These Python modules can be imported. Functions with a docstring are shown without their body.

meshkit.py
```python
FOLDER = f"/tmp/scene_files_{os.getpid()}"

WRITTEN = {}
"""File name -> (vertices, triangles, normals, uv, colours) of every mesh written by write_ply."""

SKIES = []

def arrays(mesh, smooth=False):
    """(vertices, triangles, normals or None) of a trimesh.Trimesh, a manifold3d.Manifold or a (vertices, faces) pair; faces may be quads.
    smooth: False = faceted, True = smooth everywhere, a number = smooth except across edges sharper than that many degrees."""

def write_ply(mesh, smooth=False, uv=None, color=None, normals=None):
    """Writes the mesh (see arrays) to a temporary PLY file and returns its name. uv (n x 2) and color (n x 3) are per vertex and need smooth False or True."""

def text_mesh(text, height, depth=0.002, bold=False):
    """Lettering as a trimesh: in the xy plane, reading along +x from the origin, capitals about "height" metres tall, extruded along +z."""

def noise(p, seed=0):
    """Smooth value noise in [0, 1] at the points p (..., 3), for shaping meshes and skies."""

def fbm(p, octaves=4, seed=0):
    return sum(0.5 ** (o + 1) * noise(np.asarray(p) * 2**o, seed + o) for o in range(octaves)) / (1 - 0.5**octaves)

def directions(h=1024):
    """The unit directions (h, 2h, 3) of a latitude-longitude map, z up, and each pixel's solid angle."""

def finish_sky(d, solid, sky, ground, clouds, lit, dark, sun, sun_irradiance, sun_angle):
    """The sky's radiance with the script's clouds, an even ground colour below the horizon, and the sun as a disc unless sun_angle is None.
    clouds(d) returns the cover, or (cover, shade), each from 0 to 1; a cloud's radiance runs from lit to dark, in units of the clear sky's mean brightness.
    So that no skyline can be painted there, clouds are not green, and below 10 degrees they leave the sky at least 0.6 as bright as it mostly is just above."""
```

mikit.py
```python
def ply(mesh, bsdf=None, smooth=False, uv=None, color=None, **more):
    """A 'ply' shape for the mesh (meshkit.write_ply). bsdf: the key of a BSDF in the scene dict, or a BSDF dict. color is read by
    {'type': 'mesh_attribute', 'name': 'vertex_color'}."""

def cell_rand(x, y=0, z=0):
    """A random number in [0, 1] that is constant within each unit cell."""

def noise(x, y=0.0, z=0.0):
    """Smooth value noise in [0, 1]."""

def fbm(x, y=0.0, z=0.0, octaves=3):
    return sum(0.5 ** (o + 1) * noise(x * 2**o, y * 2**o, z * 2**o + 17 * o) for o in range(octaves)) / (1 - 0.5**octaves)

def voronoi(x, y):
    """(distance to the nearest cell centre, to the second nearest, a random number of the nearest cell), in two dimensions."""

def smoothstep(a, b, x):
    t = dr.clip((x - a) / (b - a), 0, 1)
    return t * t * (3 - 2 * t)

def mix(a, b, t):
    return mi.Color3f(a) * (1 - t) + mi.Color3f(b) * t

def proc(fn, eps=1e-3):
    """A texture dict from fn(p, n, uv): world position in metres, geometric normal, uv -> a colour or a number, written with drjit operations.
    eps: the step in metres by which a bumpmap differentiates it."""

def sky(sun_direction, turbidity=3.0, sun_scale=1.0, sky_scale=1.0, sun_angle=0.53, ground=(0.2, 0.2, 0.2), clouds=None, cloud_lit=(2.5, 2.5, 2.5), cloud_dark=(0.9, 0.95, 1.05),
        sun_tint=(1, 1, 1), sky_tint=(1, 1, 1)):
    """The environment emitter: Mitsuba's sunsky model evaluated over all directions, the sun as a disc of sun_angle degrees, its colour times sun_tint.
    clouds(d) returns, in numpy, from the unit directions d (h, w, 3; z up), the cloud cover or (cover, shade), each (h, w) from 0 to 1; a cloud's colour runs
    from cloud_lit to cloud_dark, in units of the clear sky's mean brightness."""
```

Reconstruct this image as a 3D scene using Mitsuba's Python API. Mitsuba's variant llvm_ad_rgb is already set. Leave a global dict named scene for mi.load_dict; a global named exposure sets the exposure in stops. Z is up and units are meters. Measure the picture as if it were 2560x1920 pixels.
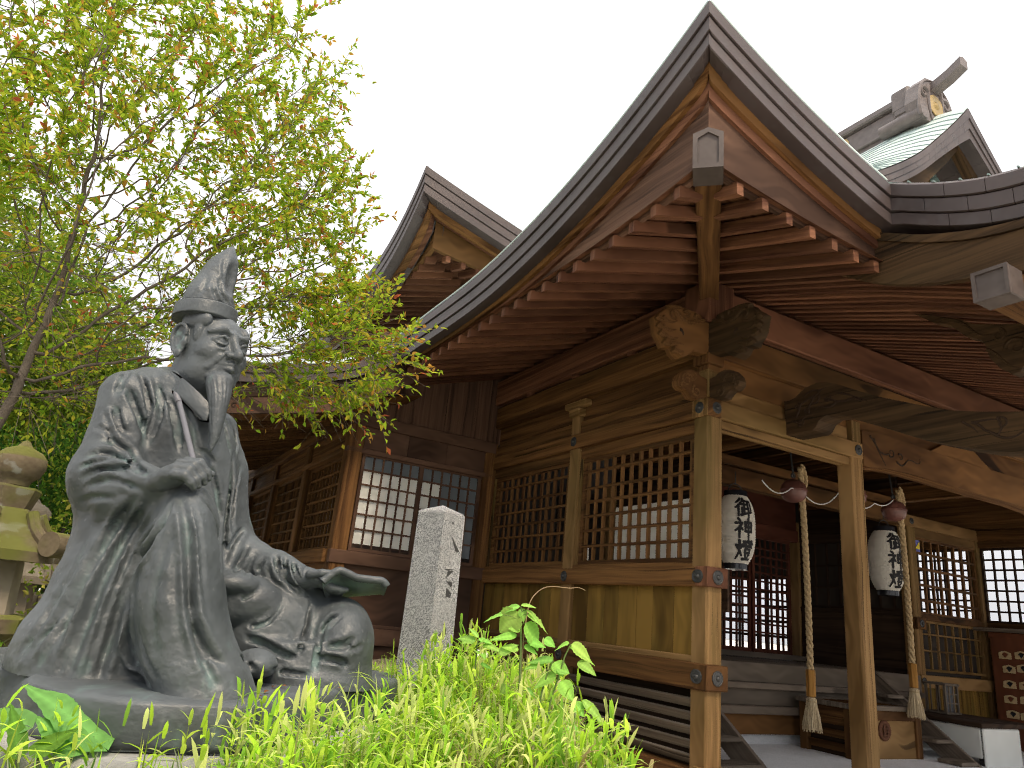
import math, random
import numpy as np, trimesh, manifold3d
import drjit as dr, mitsuba as mi
import mikit, meshkit
from mikit import proc, noise, fbm, voronoi, cell_rand, smoothstep, mix
from manifold3d import Manifold, CrossSection
T = mi.ScalarTransform4f
scene, labels = {}, {}

# ------------------------------------------------------------------ camera, sky, exposure
EYE = np.array([-3.9472, -3.9929, 0.0])
FWD = np.array([0.45497811, 0.83530199, 0.3086511])
UP = np.array([-0.23254616, -0.22312828, 0.94664463])
scene['camera'] = {'type': 'perspective', 'fov': 70.96022, 'fov_axis': 'x', 'near_clip': 0.02, 'far_clip': 3000.0,
                   'to_world': T().look_at(origin=EYE.tolist(), target=(EYE + FWD).tolist(), up=UP.tolist())}
scene['sky'] = mikit.sky([-0.05, -0.62, 0.78], turbidity=3, sun_scale=0.62, sun_angle=18, clouds=lambda d: (1.0, 1 - np.clip(d[..., 2], 0, 1) ** .9),
                         cloud_lit=(4.6, 4.6, 4.65), cloud_dark=(1.75, 1.75, 1.8), ground=(0.25, 0.24, 0.22))
exposure = 2.1

# ------------------------------------------------------------------ helpers
rng = np.random.default_rng(7)
used = {}
def numbered(base):
    k = used.get(base, 0); used[base] = k + 1
    return base if k == 0 else f'{base}_{k:03d}'
def tag(key, label, cat, group=None, kind=None):
    d = {'label': label, 'category': cat}
    if group: d['group'] = group
    if kind: d['kind'] = kind
    labels[key] = d
def thing(name, label, cat, group=None):
    k = numbered(name); tag(k, label, cat, group); return k
def struct(name, mesh, mat, smooth=False, **kw):
    scene[name] = mikit.ply(mesh, mat, smooth=smooth, **kw); labels[name] = {'kind': 'structure'}
def put(parent, name, mesh, mat, smooth=False, **kw):
    k = numbered(parent + '__' + name) if parent else numbered(name)
    scene[k] = mikit.ply(mesh, mat, smooth=smooth, **kw); return k
def again(parent, name, source, xf):
    k = numbered(parent + '__' + name); scene[k] = {**scene[source], 'to_world': xf}; return k
def V(m):
    if isinstance(m, Manifold):
        t = m.to_mesh(); return np.asarray(t.vert_properties[:, :3], float), np.asarray(t.tri_verts, int)
    if isinstance(m, tuple):
        v, f = np.asarray(m[0], float), np.asarray(m[1], int)
        if f.shape[1] == 4: f = np.vstack([f[:, [0, 1, 2]], f[:, [0, 2, 3]]])
        return v, f
    return np.asarray(m.vertices, float), np.asarray(m.faces, int)
def cat(*ms):
    vs, fs, o = [], [], 0
    for m in ms:
        v, f = V(m); vs.append(v); fs.append(f + o); o += len(v)
    return np.vstack(vs), np.vstack(fs)
def box(x0, x1, y0, y1, z0, z1, bev=0.0):
    lo, hi = np.minimum([x0, y0, z0], [x1, y1, z1]), np.maximum([x0, y0, z0], [x1, y1, z1])
    if bev <= 0:
        c = np.array([[i, j, k] for i in (0, 1) for j in (0, 1) for k in (0, 1)])
        v = lo + c * (hi - lo)
        f = np.array([[0, 1, 3, 2], [4, 6, 7, 5], [0, 4, 5, 1], [2, 3, 7, 6], [0, 2, 6, 4], [1, 5, 7, 3]])
        return v, f
    pts = []
    for i in (0, 1):
        for j in (0, 1):
            for k in (0, 1):
                c = lo + np.array([i, j, k]) * (hi - lo); s = 1 - 2 * np.array([i, j, k])
                for a in range(3):
                    q = c + s * bev; q[a] = c[a]; pts.append(q)
    return V(Manifold.hull_points(np.array(pts)))
def move(m, R=None, t=(0, 0, 0)):
    v, f = V(m)
    if R is not None: v = v @ np.asarray(R).T
    return v + np.asarray(t, float), f
def beam(a, b, w, h, bev=0.0, up=(0, 0, 1)):
    """bar from a to b: width w sideways, height h along up, centred on the line"""
    a, b = np.asarray(a, float), np.asarray(b, float); L = np.linalg.norm(b - a); x = (b - a) / L
    y = np.cross(up, x); y /= np.linalg.norm(y); z = np.cross(x, y)
    return move(box(0, L, -w / 2, w / 2, -h / 2, h / 2, bev), np.stack([x, y, z], 1), a)
def sheet(P):
    """grid of points (n, m, 3) -> surface"""
    n, m = P.shape[:2]; i, j = np.meshgrid(np.arange(n - 1), np.arange(m - 1), indexing='ij'); q = i * m + j
    return P.reshape(-1, 3), np.stack([q, q + 1, q + m + 1, q + m], -1).reshape(-1, 4)
def loft(S, caps=True):
    """closed sections (n, m, 3) -> solid"""
    S = np.asarray(S, float); n, m = S.shape[:2]
    i, j = np.meshgrid(np.arange(n - 1), np.arange(m), indexing='ij'); a = i * m + j; b = i * m + (j + 1) % m
    f = np.stack([a, b, b + m, a + m], -1).reshape(-1, 4); f = np.vstack([f[:, [0, 1, 2]], f[:, [0, 2, 3]]])
    if caps:
        k = np.arange(1, m - 1); z = np.zeros_like(k)
        f = np.vstack([f, np.stack([z, k + 1, k], 1), np.stack([z, k, k + 1], 1) + (n - 1) * m])
    v = S.reshape(-1, 3)
    mesh = trimesh.Trimesh(v, f, process=False)
    if mesh.volume < 0: f = f[:, ::-1]
    return v, f
def prism(poly, axis, a, b):
    """polygon (in the two other axes, in order) between a and b along axis"""
    m = Manifold.extrude(CrossSection([np.asarray(poly, float)], manifold3d.FillRule.NonZero), abs(b - a))
    v, f = V(m); lo = min(a, b)
    out = np.zeros_like(v)
    if axis == 'x': out[:, 1], out[:, 2], out[:, 0] = v[:, 0], v[:, 1], v[:, 2] + lo
    elif axis == 'y': out[:, 0], out[:, 2], out[:, 1] = v[:, 0], v[:, 1], v[:, 2] + lo; f = f[:, ::-1]
    else: out = v + [0, 0, lo]
    return out, f
def lathe(prof, n=24, c=(0, 0, 0)):
    p = np.asarray(prof, float); a = np.arange(n) * 2 * np.pi / n
    S = np.stack([p[:, None, 0] * np.cos(a), p[:, None, 0] * np.sin(a), np.broadcast_to(p[:, None, 1], (len(p), n))], -1)
    v, f = loft(S); return v + np.asarray(c, float), f
def tube(pts, r, sides=8, caps=True):
    p = np.asarray(pts, float); r = np.broadcast_to(np.asarray(r, float), (len(p),))
    t = np.gradient(p, axis=0); t /= np.linalg.norm(t, axis=1, keepdims=True) + 1e-12
    n0 = np.array([0, 0, 1.0]) if abs(t[0, 2]) < .9 else np.array([1.0, 0, 0]); N = []
    for k in range(len(p)):
        n0 = n0 - t[k] * (n0 @ t[k]); n0 /= np.linalg.norm(n0) + 1e-12; N.append(n0)
    N = np.array(N); B = np.cross(t, N); a = np.arange(sides) * 2 * np.pi / sides
    S = p[:, None] + r[:, None, None] * (np.cos(a)[None, :, None] * N[:, None] + np.sin(a)[None, :, None] * B[:, None])
    return loft(S, caps)
def grain(m, axis, seed=None):
    """unshared faces with uv in metres along / across the grain"""
    v, f = V(m); ax = {'x': [1, 0, 0], 'y': [0, 1, 0], 'z': [0, 0, 1]}[axis] if isinstance(axis, str) else axis
    ax = np.asarray(ax, float); ax /= np.linalg.norm(ax); b = np.cross(ax, [0.31, 0.52, 0.79]); b /= np.linalg.norm(b); c = np.cross(ax, b)
    o = rng.random(2) * 37 if seed is None else np.random.default_rng(seed).random(2) * 37
    w = v[f].reshape(-1, 3)
    uv = np.stack([w @ ax + o[0], (w @ b) + 0.8 * (w @ c) + o[1]], 1)
    return (w, np.arange(len(w)).reshape(-1, 3)), uv
def wood(parent, name, m, mat, axis, seed=None):
    g, uv = grain(m, axis, seed); return put(parent, name, g, mat, uv=uv)

# ------------------------------------------------------------------ materials
def mat(name, **kw):
    two = kw.pop('two', True); bump = kw.pop('bump', None); b = {'type': 'principled', **kw}
    if bump is not None: b = {'type': 'bumpmap', 'arbitrary': bump[0], 'scale': bump[1], 'bsdf': b}
    scene[name] = {'type': 'twosided', 'bsdf': b} if two else b
    return name
def rgb(*c): return {'type': 'rgb', 'value': list(c)}
def wood_mat(name, dark, light, stain=(0.09, 0.085, 0.05), amount=0.35, rough=0.72, spec=0.16):
    def f(p, n, uv):
        w = uv.y + .03 * noise(uv.x * 1.6, uv.y * 4) + .012 * noise(uv.x * 5, uv.y * 9); a = fbm(uv.x * .8, w * 27, 1.0, 3); b = fbm(uv.x * 4, w * 150, 3.0, 2)
        c = fbm(p.x * 1.7, p.y * 1.7, p.z * 1.7, 2)
        t = dr.clip((a - 0.5) * 1.7 + 0.5 + (b - 0.5) * 0.6 + (c - .5) * .35, 0, 1)
        s = smoothstep(.48, .75, fbm(uv.x * .7 + 9, uv.y * 6, p.z * .8, 3)) * amount
        crack = smoothstep(.80, .86, noise(uv.x * .9 + 3, w * 55)) * smoothstep(.5, .7, noise(uv.x * 1.3, w * 7 + 5))
        tone = .78 + .5 * noise(uv.x * .11, uv.y * .17, 7.0)
        return mix(mix(dark, light, t), stain, s) * (tone * (1 - .6 * crack))
    return mat(name, base_color=proc(f), roughness=rough, specular=spec)
wood_mat('wood_red', (0.074, 0.029, 0.016), (0.205, 0.092, 0.050), stain=(.055, .028, .017))
wood_mat('wood_brown', (0.058, 0.025, 0.008), (0.178, 0.086, 0.030), stain=(.048, .032, .011))
wood_mat('wood_tan', (0.120, 0.065, 0.022), (0.300, 0.180, 0.076), stain=(.10, .074, .02), amount=.5)
wood_mat('wood_plank', (0.080, 0.044, 0.009), (0.24, 0.140, 0.032), stain=(.095, .080, .018), amount=.6)
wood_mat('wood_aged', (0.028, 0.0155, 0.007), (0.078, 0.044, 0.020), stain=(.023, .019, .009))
wood_mat('wood_wing', (0.050, 0.026, 0.017), (0.140, 0.078, 0.052), stain=(.04, .026, .02))
wood_mat('wood_grey', (0.095, 0.076, 0.058), (0.215, 0.174, 0.136), stain=(.10, .078, .055))
wood_mat('wood_door', (0.055, 0.017, 0.010), (0.130, 0.045, 0.028), stain=(.035, .013, .009))
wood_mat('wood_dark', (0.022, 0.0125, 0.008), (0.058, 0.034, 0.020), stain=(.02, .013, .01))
wood_mat('wood_fresh', (0.30, 0.14, 0.03), (0.52, 0.29, 0.09), stain=(.3, .14, .03))
wood_mat('wood_slat', (0.11, 0.086, 0.066), (0.22, 0.175, 0.135), stain=(.07, .052, .04))
mat('cap_metal', base_color=proc(lambda p, n, uv: mix((0.050, 0.038, 0.034), (0.105, 0.084, 0.077), fbm(p.x * 14, p.y * 14, p.z * 14, 3))), roughness=.55, specular=.4)
def f_copper(p, n, uv):
    a = fbm(p.x * 2.3, p.y * 2.3, p.z * 3, 3); b = fbm(p.x * 17, p.y * 17, p.z * 9, 2)
    return mix(mix((0.044, 0.033, 0.032), (0.086, 0.066, 0.064), dr.clip(a * 1.5 - .25, 0, 1)), (0.07, .06, .06), smoothstep(.55, .75, b) * .5)
mat('copper_brown', base_color=proc(f_copper), roughness=0.5, specular=0.4)
def f_verdigris(p, n, uv):
    return mix((0.36, 0.46, 0.44), (0.58, 0.66, 0.64), fbm(p.x * 3, p.y * 3, p.z * 3, 3))
mat('copper_green', base_color=proc(f_verdigris), roughness=0.5)
mat('copper_seam', base_color=rgb(.20, .27, .26), roughness=0.6)
mat('metal_dark', base_color=proc(lambda p, n, uv: mix((0.012, 0.0125, 0.013), (0.042, 0.043, 0.044), fbm(p.x * 60, p.y * 60, p.z * 60, 2))), roughness=0.5, specular=.6)
mat('metal_cap', base_color=proc(lambda p, n, uv: mix((0.085, 0.068, 0.064), (0.16, 0.132, 0.125), fbm(p.x * 14, p.y * 14, p.z * 14, 3))), roughness=0.5, specular=.6)
def f_concrete(p, n, uv):
    s = fbm(p.x * 90, p.y * 90, p.z * 90, 2); d = fbm(p.x * 2, p.y * 2, p.z * 2, 3)
    return mix((0.50, 0.51, 0.52), (0.78, 0.79, 0.80), dr.clip(.55 * s + .7 * d - .15, 0, 1))
mat('rough_grey', base_color=proc(lambda p, n, uv: mix((0.13, 0.13, 0.125), (0.30, 0.295, 0.28), dr.clip(.5 * fbm(p.x * 60, p.y * 60, p.z * 60, 2) + .7 * fbm(p.x * 4, p.y * 4, p.z * 4, 3) - .1, 0, 1))), roughness=.9)
mat('concrete', base_color=proc(f_concrete), roughness=.85)
mat('plaster', base_color=proc(lambda p, n, uv: mix((0.62, 0.62, 0.60), (0.76, 0.76, 0.74), fbm(p.x * 3, p.y * 3, p.z * 3, 3))), roughness=.9)
mat('paper_screen', base_color=proc(lambda p, n, uv: mix((0.60, 0.60, 0.56), (0.78, 0.78, 0.75), fbm(p.x * 5, p.y * 5, p.z * 9, 3))), roughness=.85)
mat('window_grey', base_color=rgb(.13, .15, .17), roughness=.12, specular=.6)
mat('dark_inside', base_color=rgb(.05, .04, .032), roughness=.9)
from scipy.interpolate import PchipInterpolator, CubicSpline

# ------------------------------------------------------------------ sculpting: signed distances on a grid, surface nets
def smin(a, b, k):
    h = np.clip(.5 + .5 * (b - a) / k, 0, 1); return b * (1 - h) + a * h - k * h * (1 - h)
def sd_cap(P, a, b, ra, rb):
    a, b = np.asarray(a), np.asarray(b); ba = b - a; t = np.clip((P - a) @ ba / (ba @ ba + 1e-12), 0, 1)
    return np.linalg.norm(P - a - t[:, None] * ba, axis=1) - (ra + (rb - ra) * t)
def sd_ell(P, c, r, R=None):
    q = P - np.asarray(c)
    if R is not None: q = q @ np.asarray(R)
    r = np.asarray(r); k0 = np.linalg.norm(q / r, axis=1); k1 = np.linalg.norm(q / (r * r), axis=1)
    return k0 * (k0 - 1) / (k1 + 1e-9)
def sd_stack(P, rows, p=2.3):
    """horizontal super-ellipses (w, u, v, ru, rv), listed from low to high"""
    r = np.asarray(rows); w = np.clip(P[:, 2], r[0, 0], r[-1, 0]); c = [PchipInterpolator(r[:, 0], r[:, i])(w) for i in range(1, 5)]
    k = (np.abs((P[:, 0] - c[0]) / c[2]) ** p + np.abs((P[:, 1] - c[1]) / c[3]) ** p) ** (1 / p)
    d = (k - 1) * np.minimum(c[2], c[3]); e = np.maximum(r[0, 0] - P[:, 2], P[:, 2] - r[-1, 0])
    return np.where(e > 0, np.sqrt(np.maximum(d, 0) ** 2 + e ** 2), np.maximum(d, e))
def eval_prims(P, prims):
    d = np.full(len(P), 9.0)
    for q in prims:
        kind, k, args = q[0], q[1], q[2:]
        e = {'cap': sd_cap, 'ell': sd_ell, 'stack': sd_stack}[kind.strip('-')](P, *args)
        d = -smin(-d, e, k) if kind[0] == '-' else smin(d, e, k)
    return d
def groove(P, d, grooves, band=.07, limit=.023):
    """carves soft creases along polylines; returns the new distance and how deep each point lies in a crease"""
    near = np.abs(d) < band; Q = P[near]; dn = d[near] / .65; cut = np.zeros(len(Q))
    for line, w, h in grooves:
        line = np.asarray(line); lo, hi = line.min(0) - 4.5 * w - .02, line.max(0) + 4.5 * w + .02
        m = np.all((Q > lo) & (Q < hi), axis=1)
        if not m.any(): continue
        q = Q[m]; r = np.full(len(q), 9.0); L = np.linalg.norm(np.diff(line, axis=0), axis=1); L = np.concatenate([[0], np.cumsum(L)]) / L.sum(); s = np.zeros(len(q))
        for i in range(len(line) - 1):
            a, b = line[i], line[i + 1]; t = np.clip((q - a) @ (b - a) / ((b - a) @ (b - a) + 1e-12), 0, 1); e = np.linalg.norm(q - a - t[:, None] * (b - a), axis=1)
            s = np.where(e < r, L[i] + t * (L[i + 1] - L[i]), s); r = np.minimum(r, e)
        far = r > 6 * w + .02; r = np.sqrt(np.maximum(r * r - dn[m] ** 2, 0)); r[far] = 9
        fade = np.clip(np.minimum(s, 1 - s) * 4 + .05, 0, 1)
        cut[m] += h * fade * (np.exp(-(r / w) ** 2) - .25 * np.exp(-((r - 1.9 * w) / w) ** 2))
    cut = np.where(cut > 0, limit * np.tanh(cut / limit), cut)
    out, depth = d.copy(), np.zeros(len(P)); out[near] += cut; depth[near] = cut
    return out, depth
def nets(D, origin, h):
    """surface nets of the zero level of grid D"""
    s = D < 0; nx, ny, nz = D.shape; idx = -np.ones((nx - 1, ny - 1, nz - 1), int)
    C = np.stack([s[i:nx - 1 + i, j:ny - 1 + j, k:nz - 1 + k] for i in (0, 1) for j in (0, 1) for k in (0, 1)]).sum(0)
    cells = np.argwhere((C > 0) & (C < 8)); idx[tuple(cells.T)] = np.arange(len(cells)); acc, n = np.zeros((len(cells), 3)), np.zeros(len(cells))
    cor = [(i, j, k) for i in (0, 1) for j in (0, 1) for k in (0, 1)]
    for a in range(8):
        for b in range(a + 1, 8):
            if sum(abs(x - y) for x, y in zip(cor[a], cor[b])) != 1: continue
            A, B = cells + cor[a], cells + cor[b]; da, db = D[tuple(A.T)], D[tuple(B.T)]; m = (da < 0) != (db < 0)
            t = da[m] / (da[m] - db[m]); acc[m] += A[m] + t[:, None] * (B[m] - A[m]); n[m] += 1
    v = acc / n[:, None] * h + origin; F = []
    for ax in range(3):
        o = [(1, 2), (2, 0), (0, 1)][ax]; sl = [slice(None)] * 3
        lo, hi = [slice(None)] * 3, [slice(None)] * 3; lo[ax], hi[ax] = slice(0, -1), slice(1, None)
        e = np.argwhere(s[tuple(lo)] != s[tuple(hi)]); e = e[(e[:, o[0]] > 0) & (e[:, o[1]] > 0) & (e[:, o[0]] < D.shape[o[0]] - 1) & (e[:, o[1]] < D.shape[o[1]] - 1)]
        d1, d2 = np.eye(3, dtype=int)[o[0]], np.eye(3, dtype=int)[o[1]]
        q = np.stack([idx[tuple((e - d1 - d2).T)], idx[tuple((e - d2).T)], idx[tuple(e.T)], idx[tuple((e - d1).T)]], 1)
        flip = ~s[tuple(e.T)]; q[flip] = q[flip][:, ::-1]; F.append(q)
    F = np.vstack(F); F = F[(F >= 0).all(1)]
    return v, np.vstack([F[:, [0, 1, 2]], F[:, [0, 2, 3]]])
def relax(v, f, n):
    from scipy.sparse import coo_matrix
    e = np.vstack([f[:, [0, 1]], f[:, [1, 2]], f[:, [2, 0]]]); e = np.vstack([e, e[:, ::-1]])
    A = coo_matrix((np.ones(len(e)), (e[:, 0], e[:, 1])), (len(v), len(v))).tocsr(); A.data[:] = 1; dg = np.maximum(np.asarray(A.sum(1)).ravel(), 1)
    for k in range(2 * n): v = v + (.55 if k % 2 == 0 else -.57) * ((A @ v) / dg[:, None] - v)
    return v
def sculpt(prims, lo, hi, h, grooves=(), chunk=400000, rough=0.0, smooth=1):
    lo, hi = np.asarray(lo, float), np.asarray(hi, float); n = np.ceil((hi - lo) / h).astype(int) + 1
    ax = [lo[i] + h * np.arange(n[i]) for i in range(3)]; G = np.stack(np.meshgrid(*ax, indexing='ij'), -1).reshape(-1, 3); D = np.empty(len(G)); K = np.zeros(len(G))
    for i in range(0, len(G), chunk): D[i:i + chunk] = eval_prims(G[i:i + chunk], prims)
    if grooves: D, K = groove(G, D, grooves)
    if rough:
        m = np.abs(D) < .05; D[m] += rough * (meshkit.fbm(G[m] * 22, 3) - .5) * 2 + rough * .6 * (meshkit.noise(G[m] * 90) - .5)
    v, f = nets(D.reshape(n), lo, h); v = relax(v, f, smooth); i = np.clip(np.round((v - lo) / h).astype(int), 0, n - 1); return (v, f), K.reshape(n)[tuple(i.T)]

# ------------------------------------------------------------------ ground
GZ = -1.12
def f_path(p, n, uv):
    a = fbm(p.x * 70, p.y * 70, 0, 2); b = fbm(p.x * 1.5, p.y * 1.5, 0, 3)
    return mix((0.34, 0.325, 0.295), (0.60, 0.58, 0.54), dr.clip(.6 * a + .6 * b - .1, 0, 1))
mat('gravel', base_color=proc(f_path), roughness=.9)
def f_soil(p, n, uv):
    return mix((0.06, 0.05, 0.032), (0.17, 0.145, 0.10), fbm(p.x * 14, p.y * 14, 0, 4))
mat('soil', base_color=proc(f_soil), roughness=.95)
g = 900.0
struct('ground', (np.array([[-g, -g, GZ], [g, -g, GZ], [g, g, GZ], [-g, g, GZ]]), np.array([[0, 1, 2], [0, 2, 3]])), 'gravel')

# ------------------------------------------------------------------ small builders used on the buildings
def petal_disc(c, axis, r=0.046):
    """round iron nail cover with scalloped rim, domed middle"""
    a = np.arange(48) * 2 * np.pi / 48; R = r * (1 + .05 * np.abs(np.sin(a * 6)))
    prof = [(1.0, 0), (1.0, .006), (.88, .009), (.80, .006), (.45, .009), (.36, .007), (.30, .015), (.18, .021), (.02, .023)]
    S = np.stack([np.stack([R * q * np.cos(a), R * q * np.sin(a), np.full(48, h)], -1) for q, h in prof])
    v, f = loft(S)
    if axis == 'x-': v = np.stack([-v[:, 2], v[:, 0], v[:, 1]], 1)
    else: v = np.stack([v[:, 0], -v[:, 2], v[:, 1]], 1)
    return v + np.asarray(c), f
def lattice(parent, name, axis, const, a0, a1, z0, z1, va, hz, m='wood_brown', bar=.0225, dep=.03, frame=.04, label=None):
    """lattice window in the plane axis=const spanning a0..a1 (the other horizontal axis) and z0..z1; va, hz: bar centres"""
    sw = lambda b: b if axis == 'y' else (b[0][:, [1, 0, 2]], b[1][:, ::-1])
    def B(p0, p1, d0, d1, q0, q1): return sw(box(p0, p1, d0, d1, q0, q1))
    c = const; fr = cat(B(a0, a1, c - dep / 2 - .006, c + dep / 2 + .006, z0, z0 + frame), B(a0, a1, c - dep / 2 - .006, c + dep / 2 + .006, z1 - frame, z1),
             B(a0, a0 + frame, c - dep / 2 - .005, c + dep / 2 + .005, z0 + frame, z1 - frame), B(a1 - frame, a1, c - dep / 2 - .005, c + dep / 2 + .005, z0 + frame, z1 - frame))
    h = 'x' if axis == 'y' else 'y'
    k = wood(parent, name, fr, m, h)
    if label: labels[k] = {'label': label}
    protos = []
    for i, a in enumerate(va):
        if len(protos) < 3:
            key = wood(k, 'bar', B(a - bar / 2, a + bar / 2, c - dep / 2, c + dep / 2, z0 + frame, z1 - frame), m, 'z'); protos.append((key, a))
        else:
            s, a_s = protos[i % 3]; d = a - a_s
            again(k, 'bar', s, T().translate([d, 0, 0] if axis == 'y' else [0, d, 0]))
    protos = []
    for i, z in enumerate(hz):
        if len(protos) < 2:
            key = wood(k, 'bar', B(a0 + frame, a1 - frame, c - dep / 2 - .003, c + dep / 2 + .003, z - bar / 2, z + bar / 2), m, h); protos.append((key, z))
        else:
            s, z_s = protos[i % 2]; again(k, 'bar', s, T().translate([0, 0, z - z_s]))
    return k
def eave(parent, c, along, length, zf, bands, label=None, dep=.24, step=.012, n=26, end=None, mat_='copper_brown', pieces=None):
    """layered copper eave from the hip corner c=(x, y) running along +x or +y; zf(t): top edge height at distance t"""
    out, top = [], 0.0
    ts = np.linspace(0, 1, n) ** 1.25 * length
    for b, h in enumerate(bands):
        d0 = b * step; S = []
        lip = .022 if b == 0 else .004
        prof = [(d0 + lip, -top), (d0, -top - lip), (d0, -top - h + .006), (d0 + .008, -top - h + .001), (dep + .1, -top - h + .001), (dep + .1, -top)]
        for i, t in enumerate(ts):
            row = []
            for d, dz in prof:
                s = (d if i == 0 else max(t, d)) if i < n - 1 or end is None else length + end * d
                row.append((c[0] + d, c[1] + s, zf(t) + dz) if along == 'y' else (c[0] + s, c[1] + d, zf(t) + dz))
            S.append(row)
        k = put(parent, 'eave_band', loft(S), mat_, smooth=35)
        out.append(k); top += h + .004
    return out
def strip(parent, name, c, along, ts, zf_top, zf_bot, d0, d1, m, mitre=True):
    S = []
    for i, t in enumerate(ts):
        row = []
        for d, z in ((d0, zf_top(t)), (d0, zf_bot(t)), (d1, zf_bot(t)), (d1, zf_top(t))):
            s = d if (i == 0 and mitre) else max(t, d)
            row.append((c[0] + d, c[1] + s, z) if along == 'y' else (c[0] + s, c[1] + d, z))
        S.append(row)
    g, uv = grain(loft(S), along); return put(parent, name, g, m, uv=uv)
def hip_beam(parent, tip, root, w, h, cap_len):
    """hip rafter with a metal cap: tip and root give the middle of the bottom edge"""
    tip, root = np.asarray(tip, float), np.asarray(root, float); x = root - tip; L = np.linalg.norm(x); x /= L
    y = np.cross([0, 0, 1], x); y /= np.linalg.norm(y); z = np.cross(x, y)
    sec = lambda s, g: [(-w / 2 - g, -g), (w / 2 + g, -g), (w / 2 + g, h + g), (0, h + .035 + g), (-w / 2 - g, h + g)]
    P = lambda s, pts: [tip + x * s + y * a + z * b for a, b in pts]
    k = put(parent, 'hip_rafter', *[grain(loft([P(.02, sec(0, 0)), P(L, sec(0, 0))]), x)[0]], 'wood_tan' if False else 'wood_brown', uv=grain(loft([P(.02, sec(0, 0)), P(L, sec(0, 0))]), x, 5)[1])
    put(k, 'metal_cap', loft([P(0, sec(0, .008)), P(cap_len, sec(0, .008))]), 'cap_metal')
    rim = lambda g0, s0, s1: loft([P(s0, sec(0, g0)), P(s1, sec(0, g0))])
    o, i_ = np.array(sec(0, .008)), np.array(sec(0, -.018)); i_[2:, 1] -= .004
    bars = []
    for q in range(5):
        r = (q + 1) % 5
        bars.append(loft([[*(tip + y * a + z * b - x * s for a, b in (o[q], o[r], i_[r], i_[q]))] for s in (.0005, .012)]))
    put(k, 'cap_rim', cat(*bars), 'cap_metal')
    return k

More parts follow.
